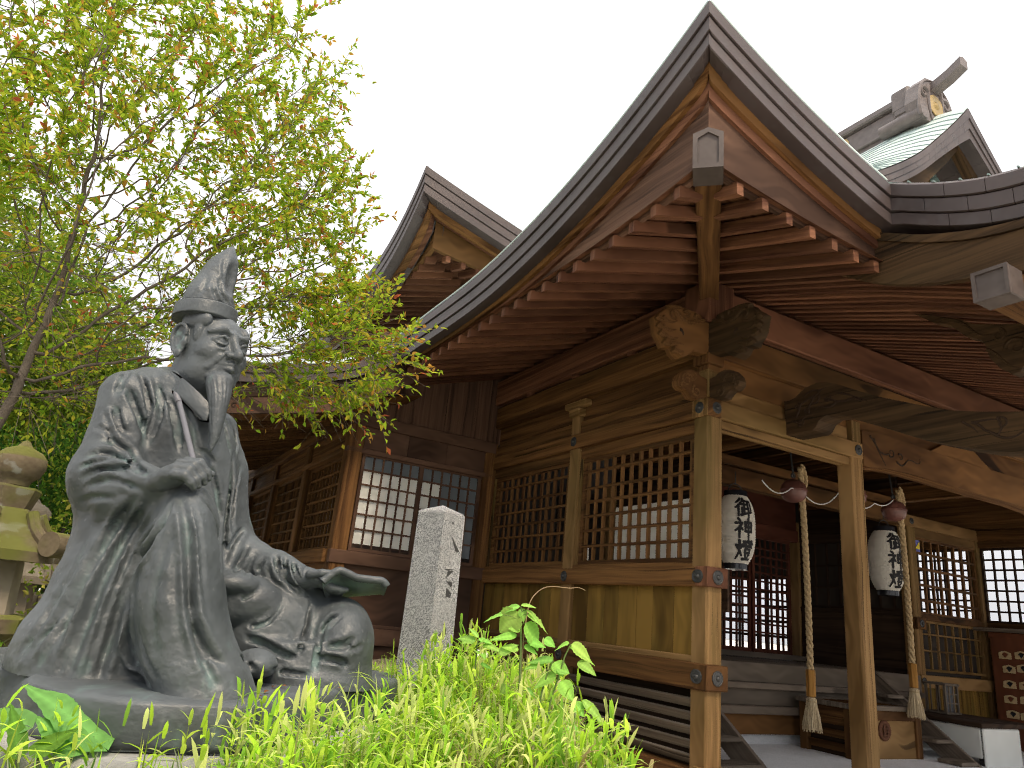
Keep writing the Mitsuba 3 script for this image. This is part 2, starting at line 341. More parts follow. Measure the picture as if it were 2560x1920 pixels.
# ------------------------------------------------------------------ front pavilion
W = .16
XS, YS = [0.0, 1.75, 5.33, 7.08], [0.0, 1.745, 3.5]
FP = thing('front_pavilion', 'weathered brown timber shrine pavilion with upswept copper eaves and lattice walls, nearest the viewer', 'shrine building')
def post(x, y, z0=-1.0, z1=1.80, m='wood_tan', w=W):
    return wood(FP, 'post', box(x, x + w, y, y + w, z0, z1, .012), m, 'z')
for x, y in [(0, 0), (0, YS[1]), (XS[1], 0), (XS[2], 0), (XS[3] - W, 0), (XS[2], YS[1]), (XS[1] - .0, YS[1]), (XS[3] - W, YS[1]), (XS[3] - W, YS[2]), (XS[2], YS[2]), (XS[1], YS[2])]:
    post(x, y, -1.0 if x < 1 else -1.1)
# left wall, x = 0
for z0, z1, x0, x1, y0, y1, m in [(1.652, 1.80, -.014, .13, -.02, 3.5, 'wood_brown'), (.352, .492, -.022, .12, -.02, 3.5, 'wood_brown'), (-.36, -.18, -.022, .12, -.02, 3.5, 'wood_brown'),
                                  (1.803, 1.935, .02, .15, .03, 3.5, 'wood_brown'), (2.155, 2.41, -.03, .14, .0, 3.5, 'wood_brown')]:
    wood(FP, 'cross_beam', box(x0, x1, y0, y1, z0, z1, .008), m, 'y')
wood(FP, 'purlin', box(-.06, .16, -.06, 3.55, 2.445, 2.745, .01), 'wood_red', 'y')
wood(FP, 'wall_board', box(.05, .08, .1, 3.5, 1.935, 2.155), 'wood_brown', 'y')
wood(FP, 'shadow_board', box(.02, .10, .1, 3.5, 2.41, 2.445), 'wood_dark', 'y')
for j in range(2):
    y0, y1 = (YS[0] + W, YS[1]) if j == 0 else (YS[1] + W, 3.5)
    wood(FP, 'lintel', box(.03, .11, y0, y1, 1.545, 1.652, .004), 'wood_brown', 'y')
    wood(FP, 'sill', box(.012, .13, y0, y1, .492, .53, .004), 'wood_brown', 'y')
    wood(FP, 'base_rail', box(.015, .12, y0, y1, -.18, -.135, .004), 'wood_tan', 'y')
    wood(FP, 'jamb', box(.03, .10, y1 - .035, y1, .53, 1.545), 'wood_tan', 'z'); wood(FP, 'jamb', box(.03, .10, y0, y0 + .02, .53, 1.545), 'wood_brown', 'z')
    n = 7; e = np.linspace(y0, y1, n + 1); e[1:-1] += rng.uniform(-.03, .03, n - 1)
    for i in range(n):
        d = rng.uniform(0, .006); wood(FP, 'plank', box(.038 + d, .07, e[i] + .002, e[i + 1] - .002, -.137, .354, .003), 'wood_plank', 'z')
    lat = lattice(FP, 'lattice_window', 'x', .065, y0 + .02, y1 - .035, .53, 1.545, [y0 + .075 + .1265 * i for i in range(12) if y0 + .075 + .1265 * i < y1 - .09], [.70, .843, .978, 1.115, 1.243, 1.406],
                  'wood_brown')
for i in range(6):                                                   # open louvre slats under the wall
    z = -.455 - .092 * i; wood(FP, 'louvre_slat', beam((.07, -.0 + W, z), (.07, 3.5, z), .02, .075, .003, up=(-.75, 0, 1)), 'wood_slat', 'y')
wood(FP, 'backing_board', box(.16, .18, W, 3.5, -1.0, -.36), 'wood_dark', 'y')
wood(FP, 'infill_board', box(.05, .08, -.06, 3.5, 2.745, 3.0), 'wood_red', 'y'); wood(FP, 'infill_board', box(.08, 7.0, .05, .08, 2.743, 3.1), 'wood_red', 'x')
wood(FP, 'ground_sill', box(-.015, .14, W, 3.5, -1.0, -.88, .006), 'wood_brown', 'y')
put(FP, 'foundation_stone', box(-.05, 7.1, -.05, 3.6, GZ - .02, -1.0, .01), 'concrete')
# paper panels standing behind the near lattice
put(FP, 'paper_panel', box(.34, .36, -.0 + .3, 1.55, .50, 1.10), 'paper_screen')
put(FP, 'paper_panel', box(.34, .36, 1.98, 2.36, .50, .74), 'paper_screen')
wood(FP, 'inner_board', box(.42, .44, .2, 3.4, .2, .52), 'wood_dark', 'y')
# front wall, y = 0
for x0, x1, y0, y1, z0, z1, m in [(-.02, 1.90, -.014, .16, 1.652, 1.80, 'wood_tan'), (.03, 1.75, .03, .15, 1.803, 1.935, 'wood_tan'), (0, 7.0, -.03, .14, 2.155, 2.41, 'wood_brown'), (5.3, 7.1, -.014, .16, 1.652, 1.80, 'wood_tan'),
                                  (W, 1.75, .02, .14, 1.585, 1.652, 'wood_tan')]:
    wood(FP, 'cross_beam', box(x0, x1, y0, y1, z0, z1, .008), m, 'x')
wood(FP, 'purlin', box(-.06, 7.2, -.062, .158, 2.447, 2.743, .01), 'wood_red', 'x')
wood(FP, 'wall_board', box(.1, 7.0, .05, .08, 1.935, 2.155), 'wood_brown', 'x')
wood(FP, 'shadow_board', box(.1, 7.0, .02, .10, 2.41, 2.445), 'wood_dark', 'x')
RB = [(1.91, 1.925), (2.098, 1.95), (2.272, 1.957), (2.629, 1.952), (3.199, 1.942), (3.54, 1.94), (3.88, 1.942), (4.45, 1.952), (4.81, 1.957), (4.98, 1.95), (5.33, 1.925), (5.33, 1.60), (5.13, 1.605), (4.85, 1.635), (4.5, 1.652), (3.54, 1.648), (2.6, 1.652), (2.23, 1.635), (2.0, 1.60), (1.91, 1.60)]
rb = wood(FP, 'rainbow_beam', prism(RB, 'y', -.005, .165), 'wood_brown', 'x')
def scroll(parent, curves, to3, r, m, name='carved_scroll'):
    """raised carved tendrils: curves in a flat (a, b) plane"""
    ms = []
    for c in curves:
        c = np.asarray(c, float); t = np.linspace(0, 1, len(c)); from scipy.interpolate import CubicSpline
        s = np.linspace(0, 1, 28); p = CubicSpline(t, c)(s); ms.append(tube(np.array([to3(a, b) for a, b in p]), r * (1.05 - .85 * s) + .001, 6))
    return put(parent, name, cat(*ms), m, smooth=40)
def spiral(cx, cy, r, turns=1.4, a0=0, tail=None, sgn=1):
    p = [(cx + r * (1 - i / 22) * math.cos(a0 + sgn * turns * 2 * math.pi * i / 22), cy + r * (1 - i / 22) * math.sin(a0 + sgn * turns * 2 * math.pi * i / 22)) for i in range(20)]
    return (list(tail) if tail else []) + p
scroll(rb, [spiral(2.33, 1.80, .05, 1.4, 3.6, [(2.02, 1.90), (2.10, 1.83), (2.18, 1.76)]), spiral(2.47, 1.78, .04, 1.2, 2.6, None, -1), [(2.40, 1.73), (2.52, 1.72), (2.60, 1.78), (2.72, 1.77), (2.78, 1.82)], [(2.08, 1.89), (2.13, 1.79), (2.20, 1.70), (2.23, 1.655)]],
       lambda a, b: (a, -.0045, b), .0085, 'wood_dark')
# beams of the recess row, y = 1.745
wood(FP, 'cross_beam', box(1.9, 5.33, 1.76, 1.90, 1.65, 1.86, .01), 'wood_brown', 'x')
wood(FP, 'cross_beam', box(1.9, 5.33, 1.80, 1.88, 1.90, 2.0, .006), 'wood_brown', 'x')
wood(FP, 'cross_beam', box(5.2, 7.08, 1.73, 1.88, 1.648, 1.80, .008), 'wood_tan', 'x')
for x0 in (5.49,):
    wood(FP, 'lintel', box(5.49, 6.92, 1.76, 1.87, 1.53, 1.648, .005), 'wood_tan', 'x')
    wood(FP, 'cross_beam', box(5.49, 6.92, 1.75, 1.87, .47, .545, .005), 'wood_brown', 'x')
    wood(FP, 'cross_beam', box(5.36, 7.0, 1.725, 1.87, -.345, -.195, .008), 'wood_tan', 'x')
    lattice(FP, 'lattice_window', 'y', 1.80, 5.49, 6.92, .545, 1.53, [5.53 + .178 * i for i in range(1, 8)], [.72, .915, 1.125, 1.325], 'wood_brown', .03, .03, .03)
    lattice(FP, 'lattice_window', 'y', 1.80, 5.49, 6.92, -.15, .47, [5.53 + .178 * i for i in range(1, 8)], [.10, .30], 'wood_tan', .02, .03, .03)
    for i in range(7): wood(FP, 'plank', box(5.49 + .204 * i + .002, 5.49 + .204 * (i + 1) - .002, 1.79 + .003 * (i % 2), 1.83, -1.0, -.345), 'wood_plank', 'z')
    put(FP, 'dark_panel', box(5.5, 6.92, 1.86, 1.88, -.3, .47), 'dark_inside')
# right wall, x = 7.08
for j in range(2):
    y0, y1 = (W, YS[1]) if j == 0 else (YS[1] + W, 3.5)
    lattice(FP, 'lattice_window', 'x', 7.02, y0, y1, .55, 1.56, [y0 + .115 + .131 * i for i in range(11)], [.70, .84, .98, 1.12, 1.26, 1.40], 'wood_dark', .022, .03, .03)
    wood(FP, 'wall_board', box(7.0, 7.04, y0, y1, -1.0, .55), 'wood_brown', 'y'); wood(FP, 'lintel', box(6.96, 7.08, y0, y1, 1.56, 1.655), 'wood_brown', 'y')
for z0, z1 in [(1.657, 1.80), (1.803, 2.41), (2.445, 2.745)]: wood(FP, 'cross_beam', box(6.94, 7.09, 0, 3.5, z0, z1, .006), 'wood_brown', 'y')
put(FP, 'plaster_panel', box(5.5, 6.62, 3.3, 3.34, -.2, 1.5), 'plaster')
# recess side wall x = 5.33 and its mirror
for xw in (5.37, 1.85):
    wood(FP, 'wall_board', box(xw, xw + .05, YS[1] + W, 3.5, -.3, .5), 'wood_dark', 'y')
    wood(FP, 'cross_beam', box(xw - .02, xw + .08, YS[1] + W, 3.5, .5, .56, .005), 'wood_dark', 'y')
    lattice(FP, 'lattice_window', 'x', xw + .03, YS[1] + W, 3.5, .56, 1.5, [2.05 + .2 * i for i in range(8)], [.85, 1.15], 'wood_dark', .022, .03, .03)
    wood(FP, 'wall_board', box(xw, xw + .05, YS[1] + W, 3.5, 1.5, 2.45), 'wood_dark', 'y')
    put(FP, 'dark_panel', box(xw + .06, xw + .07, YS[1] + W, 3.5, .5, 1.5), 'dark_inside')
# doors, y = 3.5
wood(FP, 'cross_beam', box(1.9, 5.33, 3.48, 3.62, 1.49, 1.66, .006), 'wood_door', 'x')
wood(FP, 'wall_board', box(1.9, 5.33, 3.52, 3.56, 1.66, 2.45), 'wood_door', 'x')
wood(FP, 'threshold', box(1.9, 5.33, 3.40, 3.62, -.2, -.13, .006), 'wood_grey', 'x')
for i in range(4):
    x0 = 2.0 + .785 * i; y = 3.52 + .035 * (i % 2 == 0)
    d = lattice(FP, 'sliding_door', 'y', y, x0, x0 + .80, -.13, 1.49, [x0 + .05 + .117 * k for k in range(1, 6)], [.02 + .117 * k for k in range(1, 12)], 'wood_door', .024, .026, .05)
# back hall seen through the door lattice, open to the sky at the rear
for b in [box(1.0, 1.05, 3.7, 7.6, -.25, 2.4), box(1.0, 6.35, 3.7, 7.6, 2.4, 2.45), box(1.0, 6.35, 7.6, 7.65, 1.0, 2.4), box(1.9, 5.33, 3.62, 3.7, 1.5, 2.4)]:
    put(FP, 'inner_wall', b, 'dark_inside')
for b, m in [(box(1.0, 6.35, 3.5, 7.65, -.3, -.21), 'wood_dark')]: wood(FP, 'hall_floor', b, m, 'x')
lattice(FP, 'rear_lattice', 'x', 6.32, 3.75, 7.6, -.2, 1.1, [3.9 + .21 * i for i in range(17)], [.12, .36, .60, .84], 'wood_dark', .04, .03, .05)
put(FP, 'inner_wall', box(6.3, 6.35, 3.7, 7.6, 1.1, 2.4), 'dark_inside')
# porch floor with its stepped front
for z0, z1, y, m in [(-.40, -.205, 1.72, 'wood_grey'), (-.46, -.40, 1.66, 'wood_slat'), (-.625, -.46, 1.74, 'wood_grey'), (-.70, -.625, 1.64, 'wood_slat'), (-.90, -.70, 1.73, 'wood_brown')]:
    wood(FP, 'floor_edge', box(1.9 if z0 > -.7 else .4, 5.33, y, y + .14, z0, z1, .006), m, 'x')
for i in range(12): wood(FP, 'floor_board', box(.2 if i < 0 else 1.9, 5.33, 1.86 + .14 * i, 1.995 + .14 * i, -.24, -.208), 'wood_grey', 'x')
put(FP, 'concrete_base', box(.3, 6.9, 1.80, 1.9, GZ, -.90), 'concrete')
put(FP, 'concrete_course', box(.3, 6.9, 1.792, 1.80, GZ, -1.075), 'concrete')
# stairs: two short flights with slanted stringers
for xa, xb in ((.62, 1.30), (3.72, 4.42)):
    st = None
    for xx in (xa, xb):
        p0, p1 = np.array([xx, 1.72, -.70]), np.array([xx, .98, -1.12 - .1])
        poly = [(1.72, -.20), (.43, -1.117), (.80, -1.117), (1.72, -.47)]
        if xx == 3.72: continue
        st = wood(FP, 'stair_stringer', prism(poly, 'x', xx - .02, xx + .02), 'wood_slat', (0, .8, .6))
    for z, y in ((-.42, 1.50), (-.61, 1.24), (-.79, .99), (-.96, .75)): wood(FP, 'stair_tread', box(max(xa + .02, 4.12 if xa > 3 else 0), xb - .02, y - .13, y + .12, z - .035, z, .004), 'wood_grey', 'x')
# porch ceiling with joists
wood(FP, 'ceiling', box(.15, 6.95, .16, 3.5, 2.44, 2.46), 'wood_brown', 'x')
for i in range(14): wood(FP, 'ceiling_joist', box(.6 + .46 * i, .66 + .46 * i, .16, 3.48, 2.30, 2.44), 'wood_brown', 'y')
for x in (1.78, 5.36): wood(FP, 'tie_beam', box(x, x + .13, .16, 3.5, 1.98, 2.18, .01), 'wood_brown', 'y')
wood(FP, 'tie_beam', box(.15, 6.95, .95, 1.10, 2.10, 2.30, .01), 'wood_brown', 'x')
# iron nail covers
for x in (.077, XS[1] + .08, XS[2] + .08): put(FP, 'nail_cover', petal_disc((x, -.014, 1.727), 'y-'), 'metal_dark', smooth=40)
for y in (.077, YS[1] + .08): 
    for z, o in ((1.727, -.014), (.422, -.022), (-.27, -.022)): put(FP, 'nail_cover', petal_disc((o, y, z), 'x-'), 'metal_dark', smooth=40)
for z, m in ((.422, 'wood_red'), (-.27, 'wood_brown'), (-.93, 'wood_tan')):
    h = .072 if z > 0 else .085
    b = wood(FP, 'beam_end', box(-.024, .185, -.034, .10, z - h, z + h, .006), m, 'x')
    if z > -.5: put(FP, 'nail_cover', petal_disc((.077, -.034, z), 'y-', .05), 'metal_dark', smooth=40); put(FP, 'nail_cover', petal_disc((-.024, .06, z), 'x-', .046), 'metal_dark', smooth=40)
for x, y, z, w in ((XS[2] + .07, 1.73, 1.72, .04), (XS[2] + .07, 1.725, -.27, .045), (XS[2] + .075, 1.70, .42, .045)):
    if z == .42: wood(FP, 'beam_end', box(5.31, 5.50, 1.70, 1.80, .35, .49, .005), 'wood_brown', 'x')
    put(FP, 'nail_cover', petal_disc((x, y, z), 'y-', w), 'metal_dark', smooth=40)
# carved bracket noses over the corner post
NOSE = [(-.02, 2.40), (-.119, 2.405), (-.148, 2.444), (-.223, 2.455), (-.288, 2.452), (-.343, 2.455), (-.397, 2.44), (-.46, 2.436), (-.50, 2.392), (-.585, 2.32), (-.57, 2.255), (-.558, 2.20), (-.535, 2.165), (-.50, 2.13), (-.485, 2.095), (-.414, 2.105), (-.378, 2.06), (-.324, 2.039), (-.248, 2.088), (-.226, 2.112), (-.02, 2.141)]
CLOUD = [(-.052, 1.93), (-.12, 1.94), (-.15, 1.965), (-.223, 1.968), (-.285, 1.945), (-.338, 1.892), (-.356, 1.845), (-.344, 1.806), (-.308, 1.788), (-.264, 1.791), (-.228, 1.764), (-.209, 1.742), (-.146, 1.741), (-.052, 1.78)]
def carved(poly, flip, name, m, half, parent=FP):
    cs = CrossSection([np.asarray(poly, float)], manifold3d.FillRule.NonZero)
    body = cat(*[prism(np.asarray(c), 'y', -h, h) for g_, h in ((0, half - .008), (-.010, half - .003), (-.02, half)) for c in cs.offset(g_, manifold3d.JoinType.Round).to_polygons()])
    v, f = body
    if flip: v = v[:, [1, 0, 2]]; f = f[:, ::-1]
    return wood(parent, name, (v, f), m, 'y' if flip else 'x')
S1 = [spiral(-.43, 2.35, .055, 1.3, 0.5, [(-.12, 2.40), (-.2, 2.37), (-.30, 2.34)]), spiral(-.30, 2.40, .035, 1.2, 3, None, -1), [(-.55, 2.31), (-.47, 2.29), (-.40, 2.32)], [(-.545, 2.24), (-.47, 2.22), (-.41, 2.245)], [(-.52, 2.17), (-.45, 2.155), (-.39, 2.18)], [(-.47, 2.11), (-.41, 2.13), (-.33, 2.14)], spiral(-.19, 2.40, .03, 1.1, 2)]
S2 = [spiral(-.27, 1.87, .06, 1.9, 0), spiral(-.17, 1.80, .045, 1.9, 2.0), spiral(-.20, 1.92, .035, 1.6, 4), spiral(-.31, 1.82, .022, 1.2, 1)]
for flip in (0, 1):
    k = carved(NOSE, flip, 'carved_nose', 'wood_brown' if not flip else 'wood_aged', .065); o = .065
    f3 = (lambda a, b: (a, -.066, b)) if not flip else (lambda a, b: (-.066, a, b))
    scroll(k, S1, f3, .017, 'wood_brown' if not flip else 'wood_aged'); scroll(k, [[(-.37, 2.255), (-.345, 2.245), (-.335, 2.215)]], f3, .013, 'wood_dark', 'eye_hollow')
    LIP = [[(-.60, 2.305), (-.53, 2.285), (-.44, 2.30)], [(-.585, 2.245), (-.51, 2.225), (-.43, 2.24)], [(-.565, 2.185), (-.49, 2.165), (-.41, 2.18)], [(-.52, 2.125), (-.45, 2.11), (-.37, 2.125)], [(-.43, 2.08), (-.37, 2.075), (-.29, 2.095)], [(-.49, 2.40), (-.42, 2.43), (-.33, 2.44), (-.24, 2.41)]]
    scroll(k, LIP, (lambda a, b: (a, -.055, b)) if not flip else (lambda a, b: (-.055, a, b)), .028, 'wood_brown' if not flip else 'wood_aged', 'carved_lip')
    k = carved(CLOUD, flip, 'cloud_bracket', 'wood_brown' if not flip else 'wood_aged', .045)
    f3 = (lambda a, b: (a, -.046, b)) if not flip else (lambda a, b: (-.046, a, b))
    scroll(k, S2, f3, .009, 'wood_brown' if not flip else 'wood_aged')
wood(FP, 'corner_strut', box(-.05, .06, -.05, .06, 1.80, 2.02, .004), 'wood_tan', 'z')
wood(FP, 'bearing_block', cat(box(-.075, .10, -.075, .10, 2.06, 2.15, .006), box(-.05, .08, -.05, .08, 1.99, 2.06, .006)), 'wood_brown', 'x')
wood(FP, 'corner_block', box(-.085, .2, -.085, .2, 2.41, 2.78, .006), 'wood_red', 'z')
wood(FP, 'strut', box(-.005, .12, YS[1] + .02, YS[1] + .15, 1.80, 1.99, .006), 'wood_tan', 'z')
wood(FP, 'bearing_block', cat(box(-.035, .14, YS[1] - .005, YS[1] + .175, 1.99, 2.07, .008), box(-.03, .12, YS[1] - .10, YS[1] + .27, 2.085, 2.15, .01)), 'wood_tan', 'y')
for i in range(1, 4): wood(FP, 'purlin_block', box(-.045, .1, .9 * i + .02, .9 * i + .10, 2.408, 2.447), 'wood_red', 'y')
wood(FP, 'strut', box(1.77, 1.89, -.004, .12, 1.80, 2.0, .006), 'wood_tan', 'z')
wood(FP, 'carved_crest', cat(prism([(3.0, 1.95), (3.15, 2.02), (3.3, 2.10), (3.45, 2.15), (3.63, 2.15), (3.78, 2.10), (3.93, 2.02), (4.08, 1.95)], 'y', .01, .06)), 'wood_brown', 'x')
# ---- rafters, soffit boards, eaves
ER, RS, RZ = 1.47, .32, 2.33
def raft_up(t): return .12 * max(0, 1 - t / 1.7) ** 2
def rafter(a0, a1, pos, axis, kz=0.0, hb=.078, w=.052, m='wood_red'):
    def P(a): z = RZ + RS * (a + ER) + kz; return z
    q = [(a0, P(a0)), (a1, P(a1)), (a1, P(a1) + hb), (a0, P(a0) + hb)]
    if axis == 'x': v, f = prism(q, 'y', pos - w / 2, pos + w / 2); d = (1, 0, RS)
    else: v, f = prism(q, 'x', pos - w / 2, pos + w / 2); d = (0, 1, RS)
    return wood(FP, 'rafter', (v, f), m, d)
ys = np.arange(-1.22, 3.5, .205)
for y in ys:
    t = y + 1.6
    rafter(-ER, min(.05, y - .07) if y < .12 else .05, y, 'x', raft_up(t))
for x in np.concatenate([np.arange(-1.22, .1, .205), np.arange(.135, 6.6, .125)]):
    t = x + 1.6
    if x < .12: rafter(-ER, min(.05, x - .07), x, 'y', raft_up(t))
    else:
        q = [(-2.95, 1.78), (-2.2, 2.02), (-1.65, 2.24), (-1.2, 2.416), (.05, 2.816), (.05, 2.901), (-1.2, 2.50), (-1.65, 2.325), (-2.2, 2.105), (-2.95, 1.865)]
        wood(FP, 'rafter', prism(q, 'x', x - .024, x + .024), 'wood_red', (0, 1, .35))
def soff(d, t): return RZ + .086 + RS * d + raft_up(t)
ts = np.concatenate([np.linspace(0.02, 1.7, 14), np.linspace(2.0, 5.15, 8)])
P = np.array([[(-ER - .02 + d, max(-1.6 + t, -ER - .02 + d), soff(d, t)) for d in np.linspace(0, 1.75, 8)] for t in ts]); wood(FP, 'sheathing', sheet(P), 'wood_red', 'y')
P = np.array([[(max(-1.6 + t, -ER - .02 + d), -ER - .02 + d, soff(d, t)) for d in np.linspace(0, 1.75, 8)] for t in np.linspace(.02, 1.72, 14)]); wood(FP, 'sheathing', sheet(P), 'wood_red', 'x')
P = np.array([[(x, y, z) for y, z in ((-3.0, 1.85), (-2.2, 2.107), (-1.65, 2.327), (-1.2, 2.502), (.2, 2.95))] for x in (.1, 3, 8.6)]); wood(FP, 'sheathing', sheet(P), 'wood_red', 'x')
def z_eave(t): return 2.78 + .72 * max(0, 1 - t / 3.2) ** 2.1
BANDS = (.112, .10, .088)
ROOF = 'front_pavilion__copper_roof'
C0 = (-1.6, -1.6)
eave(FP, C0, 'y', 5.4, z_eave, BANDS, n=30)
eave(FP, C0, 'x', 1.62, z_eave, BANDS, n=20, end=1.0)
TSL, TSF = np.linspace(0, 5.3, 26) ** 1.0, np.linspace(0, 1.66, 14)
sor = lambda t: max(0, 1 - t / 3.2) ** 2.1
rtop = lambda t: RZ + .085 + raft_up(t)
for al, tt in (('y', TSL), ('x', TSF)):
    strip(FP, 'eave_board', C0, al, tt, lambda t: z_eave(t) - .28, lambda t: z_eave(t) - .345 - .05 * sor(t), .11, .17, 'wood_brown')
    strip(FP, 'eave_board', C0, al, tt, lambda t: z_eave(t) - .32, lambda t: max(rtop(t) + .0, z_eave(t) - .38 - .10 * sor(t)) - .004, .14, .19, 'wood_red')
    strip(FP, 'filler_board', C0, al, tt, lambda t: z_eave(t) - .33, lambda t: rtop(t) - .004, .165, .20, 'wood_wing')
hip_beam(FP, (-1.485, -1.485, 2.465), (-.02, -.02, 2.62), .15, .20, .19)
for al in 'yx':
    tt = np.linspace(.02, 5.3 if al == 'y' else 1.6, 30); put(FP, 'roof_rim', tube([(-1.585, -1.6 + t, z_eave(t) + .003) if al == 'y' else (-1.6 + t, -1.585, z_eave(t) + .003) for t in tt], .011, 6), 'copper_green', smooth=True)
# ---- kohai (step canopy) on the right: verge facing left, its bargeboard, purlin and shrimp beam

VY = np.array([-3.05, -2.7, -2.37, -2.17, -1.95, -1.75, -1.6]); VZ = np.array([2.66, 2.63, 2.645, 2.685, 2.765, 2.862, 2.945])
vz = PchipInterpolator(VY, VZ)
top = 0.0
for b, h in enumerate(BANDS):
    d0 = b * .012; lip = .022 if b == 0 else .004
    cuts = [-1.6, -1.93, -2.16, -2.42, -2.72, -3.05] if b != 1 else [-1.6, -1.8, -2.05, -2.29, -2.56, -2.88, -3.05]
    for c0, c1 in zip(cuts[:-1], cuts[1:]):
        S = []; yy = np.linspace(c0, c1 + .004, 7)
        for i, y in enumerate(yy):
            row = []
            for d, dz in [(d0 + lip, -top), (d0, -top - lip), (d0, -top - h + .006), (d0 + .008, -top - h + .001), (.34, -top - h + .001), (.34, -top)]:
                row.append((.02 + d, (y if not (i == 0 and c0 == -1.6) else y + d), float(vz(y)) + dz))
            S.append(row)
        put(FP, 'verge_band', loft(S), 'copper_brown', smooth=35)
    top += h + .004
def ribbon(top_pts, bot_pts, n=24):
    ft, fb = PchipInterpolator(*np.array(sorted(top_pts)).T), PchipInterpolator(*np.array(sorted(bot_pts)).T)
    lo, hi = max(min(top_pts)[0], min(bot_pts)[0]), min(max(top_pts)[0], max(bot_pts)[0]); a = np.linspace(lo, hi, n)
    return [(x, float(fb(x))) for x in a] + [(x, float(ft(x))) for x in a[::-1]]
wood(FP, 'verge_board', prism(ribbon([(-3.05, 2.335), (-2.7, 2.325), (-2.3, 2.34), (-2.1, 2.375), (-1.8, 2.47), (-1.45, 2.64), (-1.3, 2.70)], [(-3.05, 2.29), (-2.7, 2.275), (-2.3, 2.29), (-2.1, 2.32), (-1.8, 2.415), (-1.45, 2.58), (-1.3, 2.64)]), 'x', .045, .2), 'wood_aged', 'y')
wood(FP, 'barge_board', prism(ribbon([(-3.05, 2.285), (-2.7, 2.27), (-2.3, 2.285), (-2.1, 2.315), (-1.8, 2.41), (-1.45, 2.575), (-1.18, 2.56), (-1.05, 2.50)], [(-3.05, 1.98), (-2.7, 1.98), (-2.28, 2.04), (-2.09, 2.08), (-1.78, 2.15), (-1.5, 2.25), (-1.3, 2.36), (-1.12, 2.47), (-1.05, 2.49)]), 'x', .06, .115), 'wood_aged', 'y')
kp = wood(FP, 'canopy_purlin', box(.03, 6.9, -2.27, -2.10, 1.86, 2.02, .008), 'wood_brown', 'x')
put(kp, 'metal_cap', cat(box(-.11, .035, -2.278, -2.092, 1.852, 2.028, .006)), 'cap_metal')
put(kp, 'cap_rim', cat(box(-.122, -.108, -2.278, -2.258, 1.852, 2.028), box(-.122, -.108, -2.112, -2.092, 1.852, 2.028), box(-.122, -.109, -2.258, -2.112, 1.852, 1.872), box(-.122, -.109, -2.258, -2.112, 2.008, 2.028)), 'cap_metal')
EBI = [(.0, 1.968), (-.06, 1.966), (-.12, 1.982), (-.215, 2.042), (-.328, 2.060), (-.436, 2.038), (-.559, 1.982), (-.715, 1.899), (-.899, 1.807), (-1.155, 1.70), (-1.388, 1.61), (-1.571, 1.566), (-1.815, 1.519), (-2.2, 1.50), (-2.2, 1.24), (-1.785, 1.255), (-1.579, 1.304), (-1.366, 1.372), (-1.135, 1.462), (-.883, 1.583), (-.701, 1.67), (-.605, 1.716), (-.506, 1.759), (-.402, 1.77), (-.336, 1.739), (-.301, 1.687), (-.267, 1.669), (-.014, 1.668)]
eb = wood(FP, 'shrimp_beam', prism(EBI, 'x', .88, 1.09), 'wood_aged', 'y')
labels[eb] = {'label': 'curved carved beam of the step canopy'}
scroll(eb, [spiral(-.30, 1.93, .05, 1.5, 2.5, [(-.12, 1.80), (-.15, 1.87), (-.2, 1.93)]), spiral(-.43, 1.91, .035, 1.4, 0, [(-.72, 1.82), (-.64, 1.86), (-.55, 1.85), (-.47, 1.88)], -1), [(-.08, 1.78), (-.15, 1.76), (-.2, 1.79), (-.27, 1.80)], [(-.16, 1.72), (-.12, 1.76), (-.08, 1.82)], [(-.24, 1.86), (-.33, 1.97), (-.42, 2.0)], spiral(-1.68, 1.47, .04, 1.4, 1, [(-1.5, 1.51), (-1.55, 1.47), (-1.6, 1.42), (-1.68, 1.40)]), [(-1.62, 1.41), (-1.75, 1.37), (-1.85, 1.43), (-1.95, 1.44)], spiral(-.22, 1.84, .032, 1.5, 4, None, -1), spiral(-.13, 1.90, .03, 1.4, 2), [(-.5, 1.86), (-.42, 1.83), (-.36, 1.85), (-.30, 1.83)], [(-.34, 1.99), (-.26, 2.0), (-.19, 1.96)], [(-.52, 1.93), (-.6, 1.90), (-.68, 1.86), (-.78, 1.80)], spiral(-.17, 1.745, .026, 1.3, 1), [(-1.5, 1.50), (-1.6, 1.505), (-1.68, 1.49)], [(-1.44, 1.52), (-1.5, 1.47), (-1.53, 1.43)]],
       lambda a, b: (.8805, a, b), .0085, 'wood_dark')
TAB = [(-1.15, 2.42), (-1.35, 2.33), (-1.456, 2.28), (-1.55, 2.21), (-1.70, 2.16), (-1.878, 2.11), (-2.1, 2.04), (-2.1, 1.86), (-1.845, 1.855), (-1.80, 1.80), (-1.75, 1.795), (-1.691, 1.846), (-1.633, 1.937), (-1.614, 2.033), (-1.592, 2.08), (-1.50, 2.13), (-1.40, 2.25), (-1.28, 2.31)]
tb = wood(FP, 'carved_gusset', prism(TAB, 'x', .93, 1.04), 'wood_aged', 'y')
scroll(tb, [spiral(-1.80, 1.97, .07, 1.5, 0), spiral(-1.70, 2.08, .045, 1.4, 2), [(-1.35, 2.31), (-1.5, 2.22), (-1.56, 2.14), (-1.66, 2.10)], [(-1.62, 2.0), (-1.69, 1.93), (-1.74, 1.86), (-1.80, 1.83)], spiral(-1.93, 2.05, .04, 1.3, 1)], lambda a, b: (.929, a, b), .012, 'wood_aged')
wood(FP, 'canopy_post', box(.93, 1.11, -2.28, -2.10, -1.1, 1.45, .02), 'wood_tan', 'z')
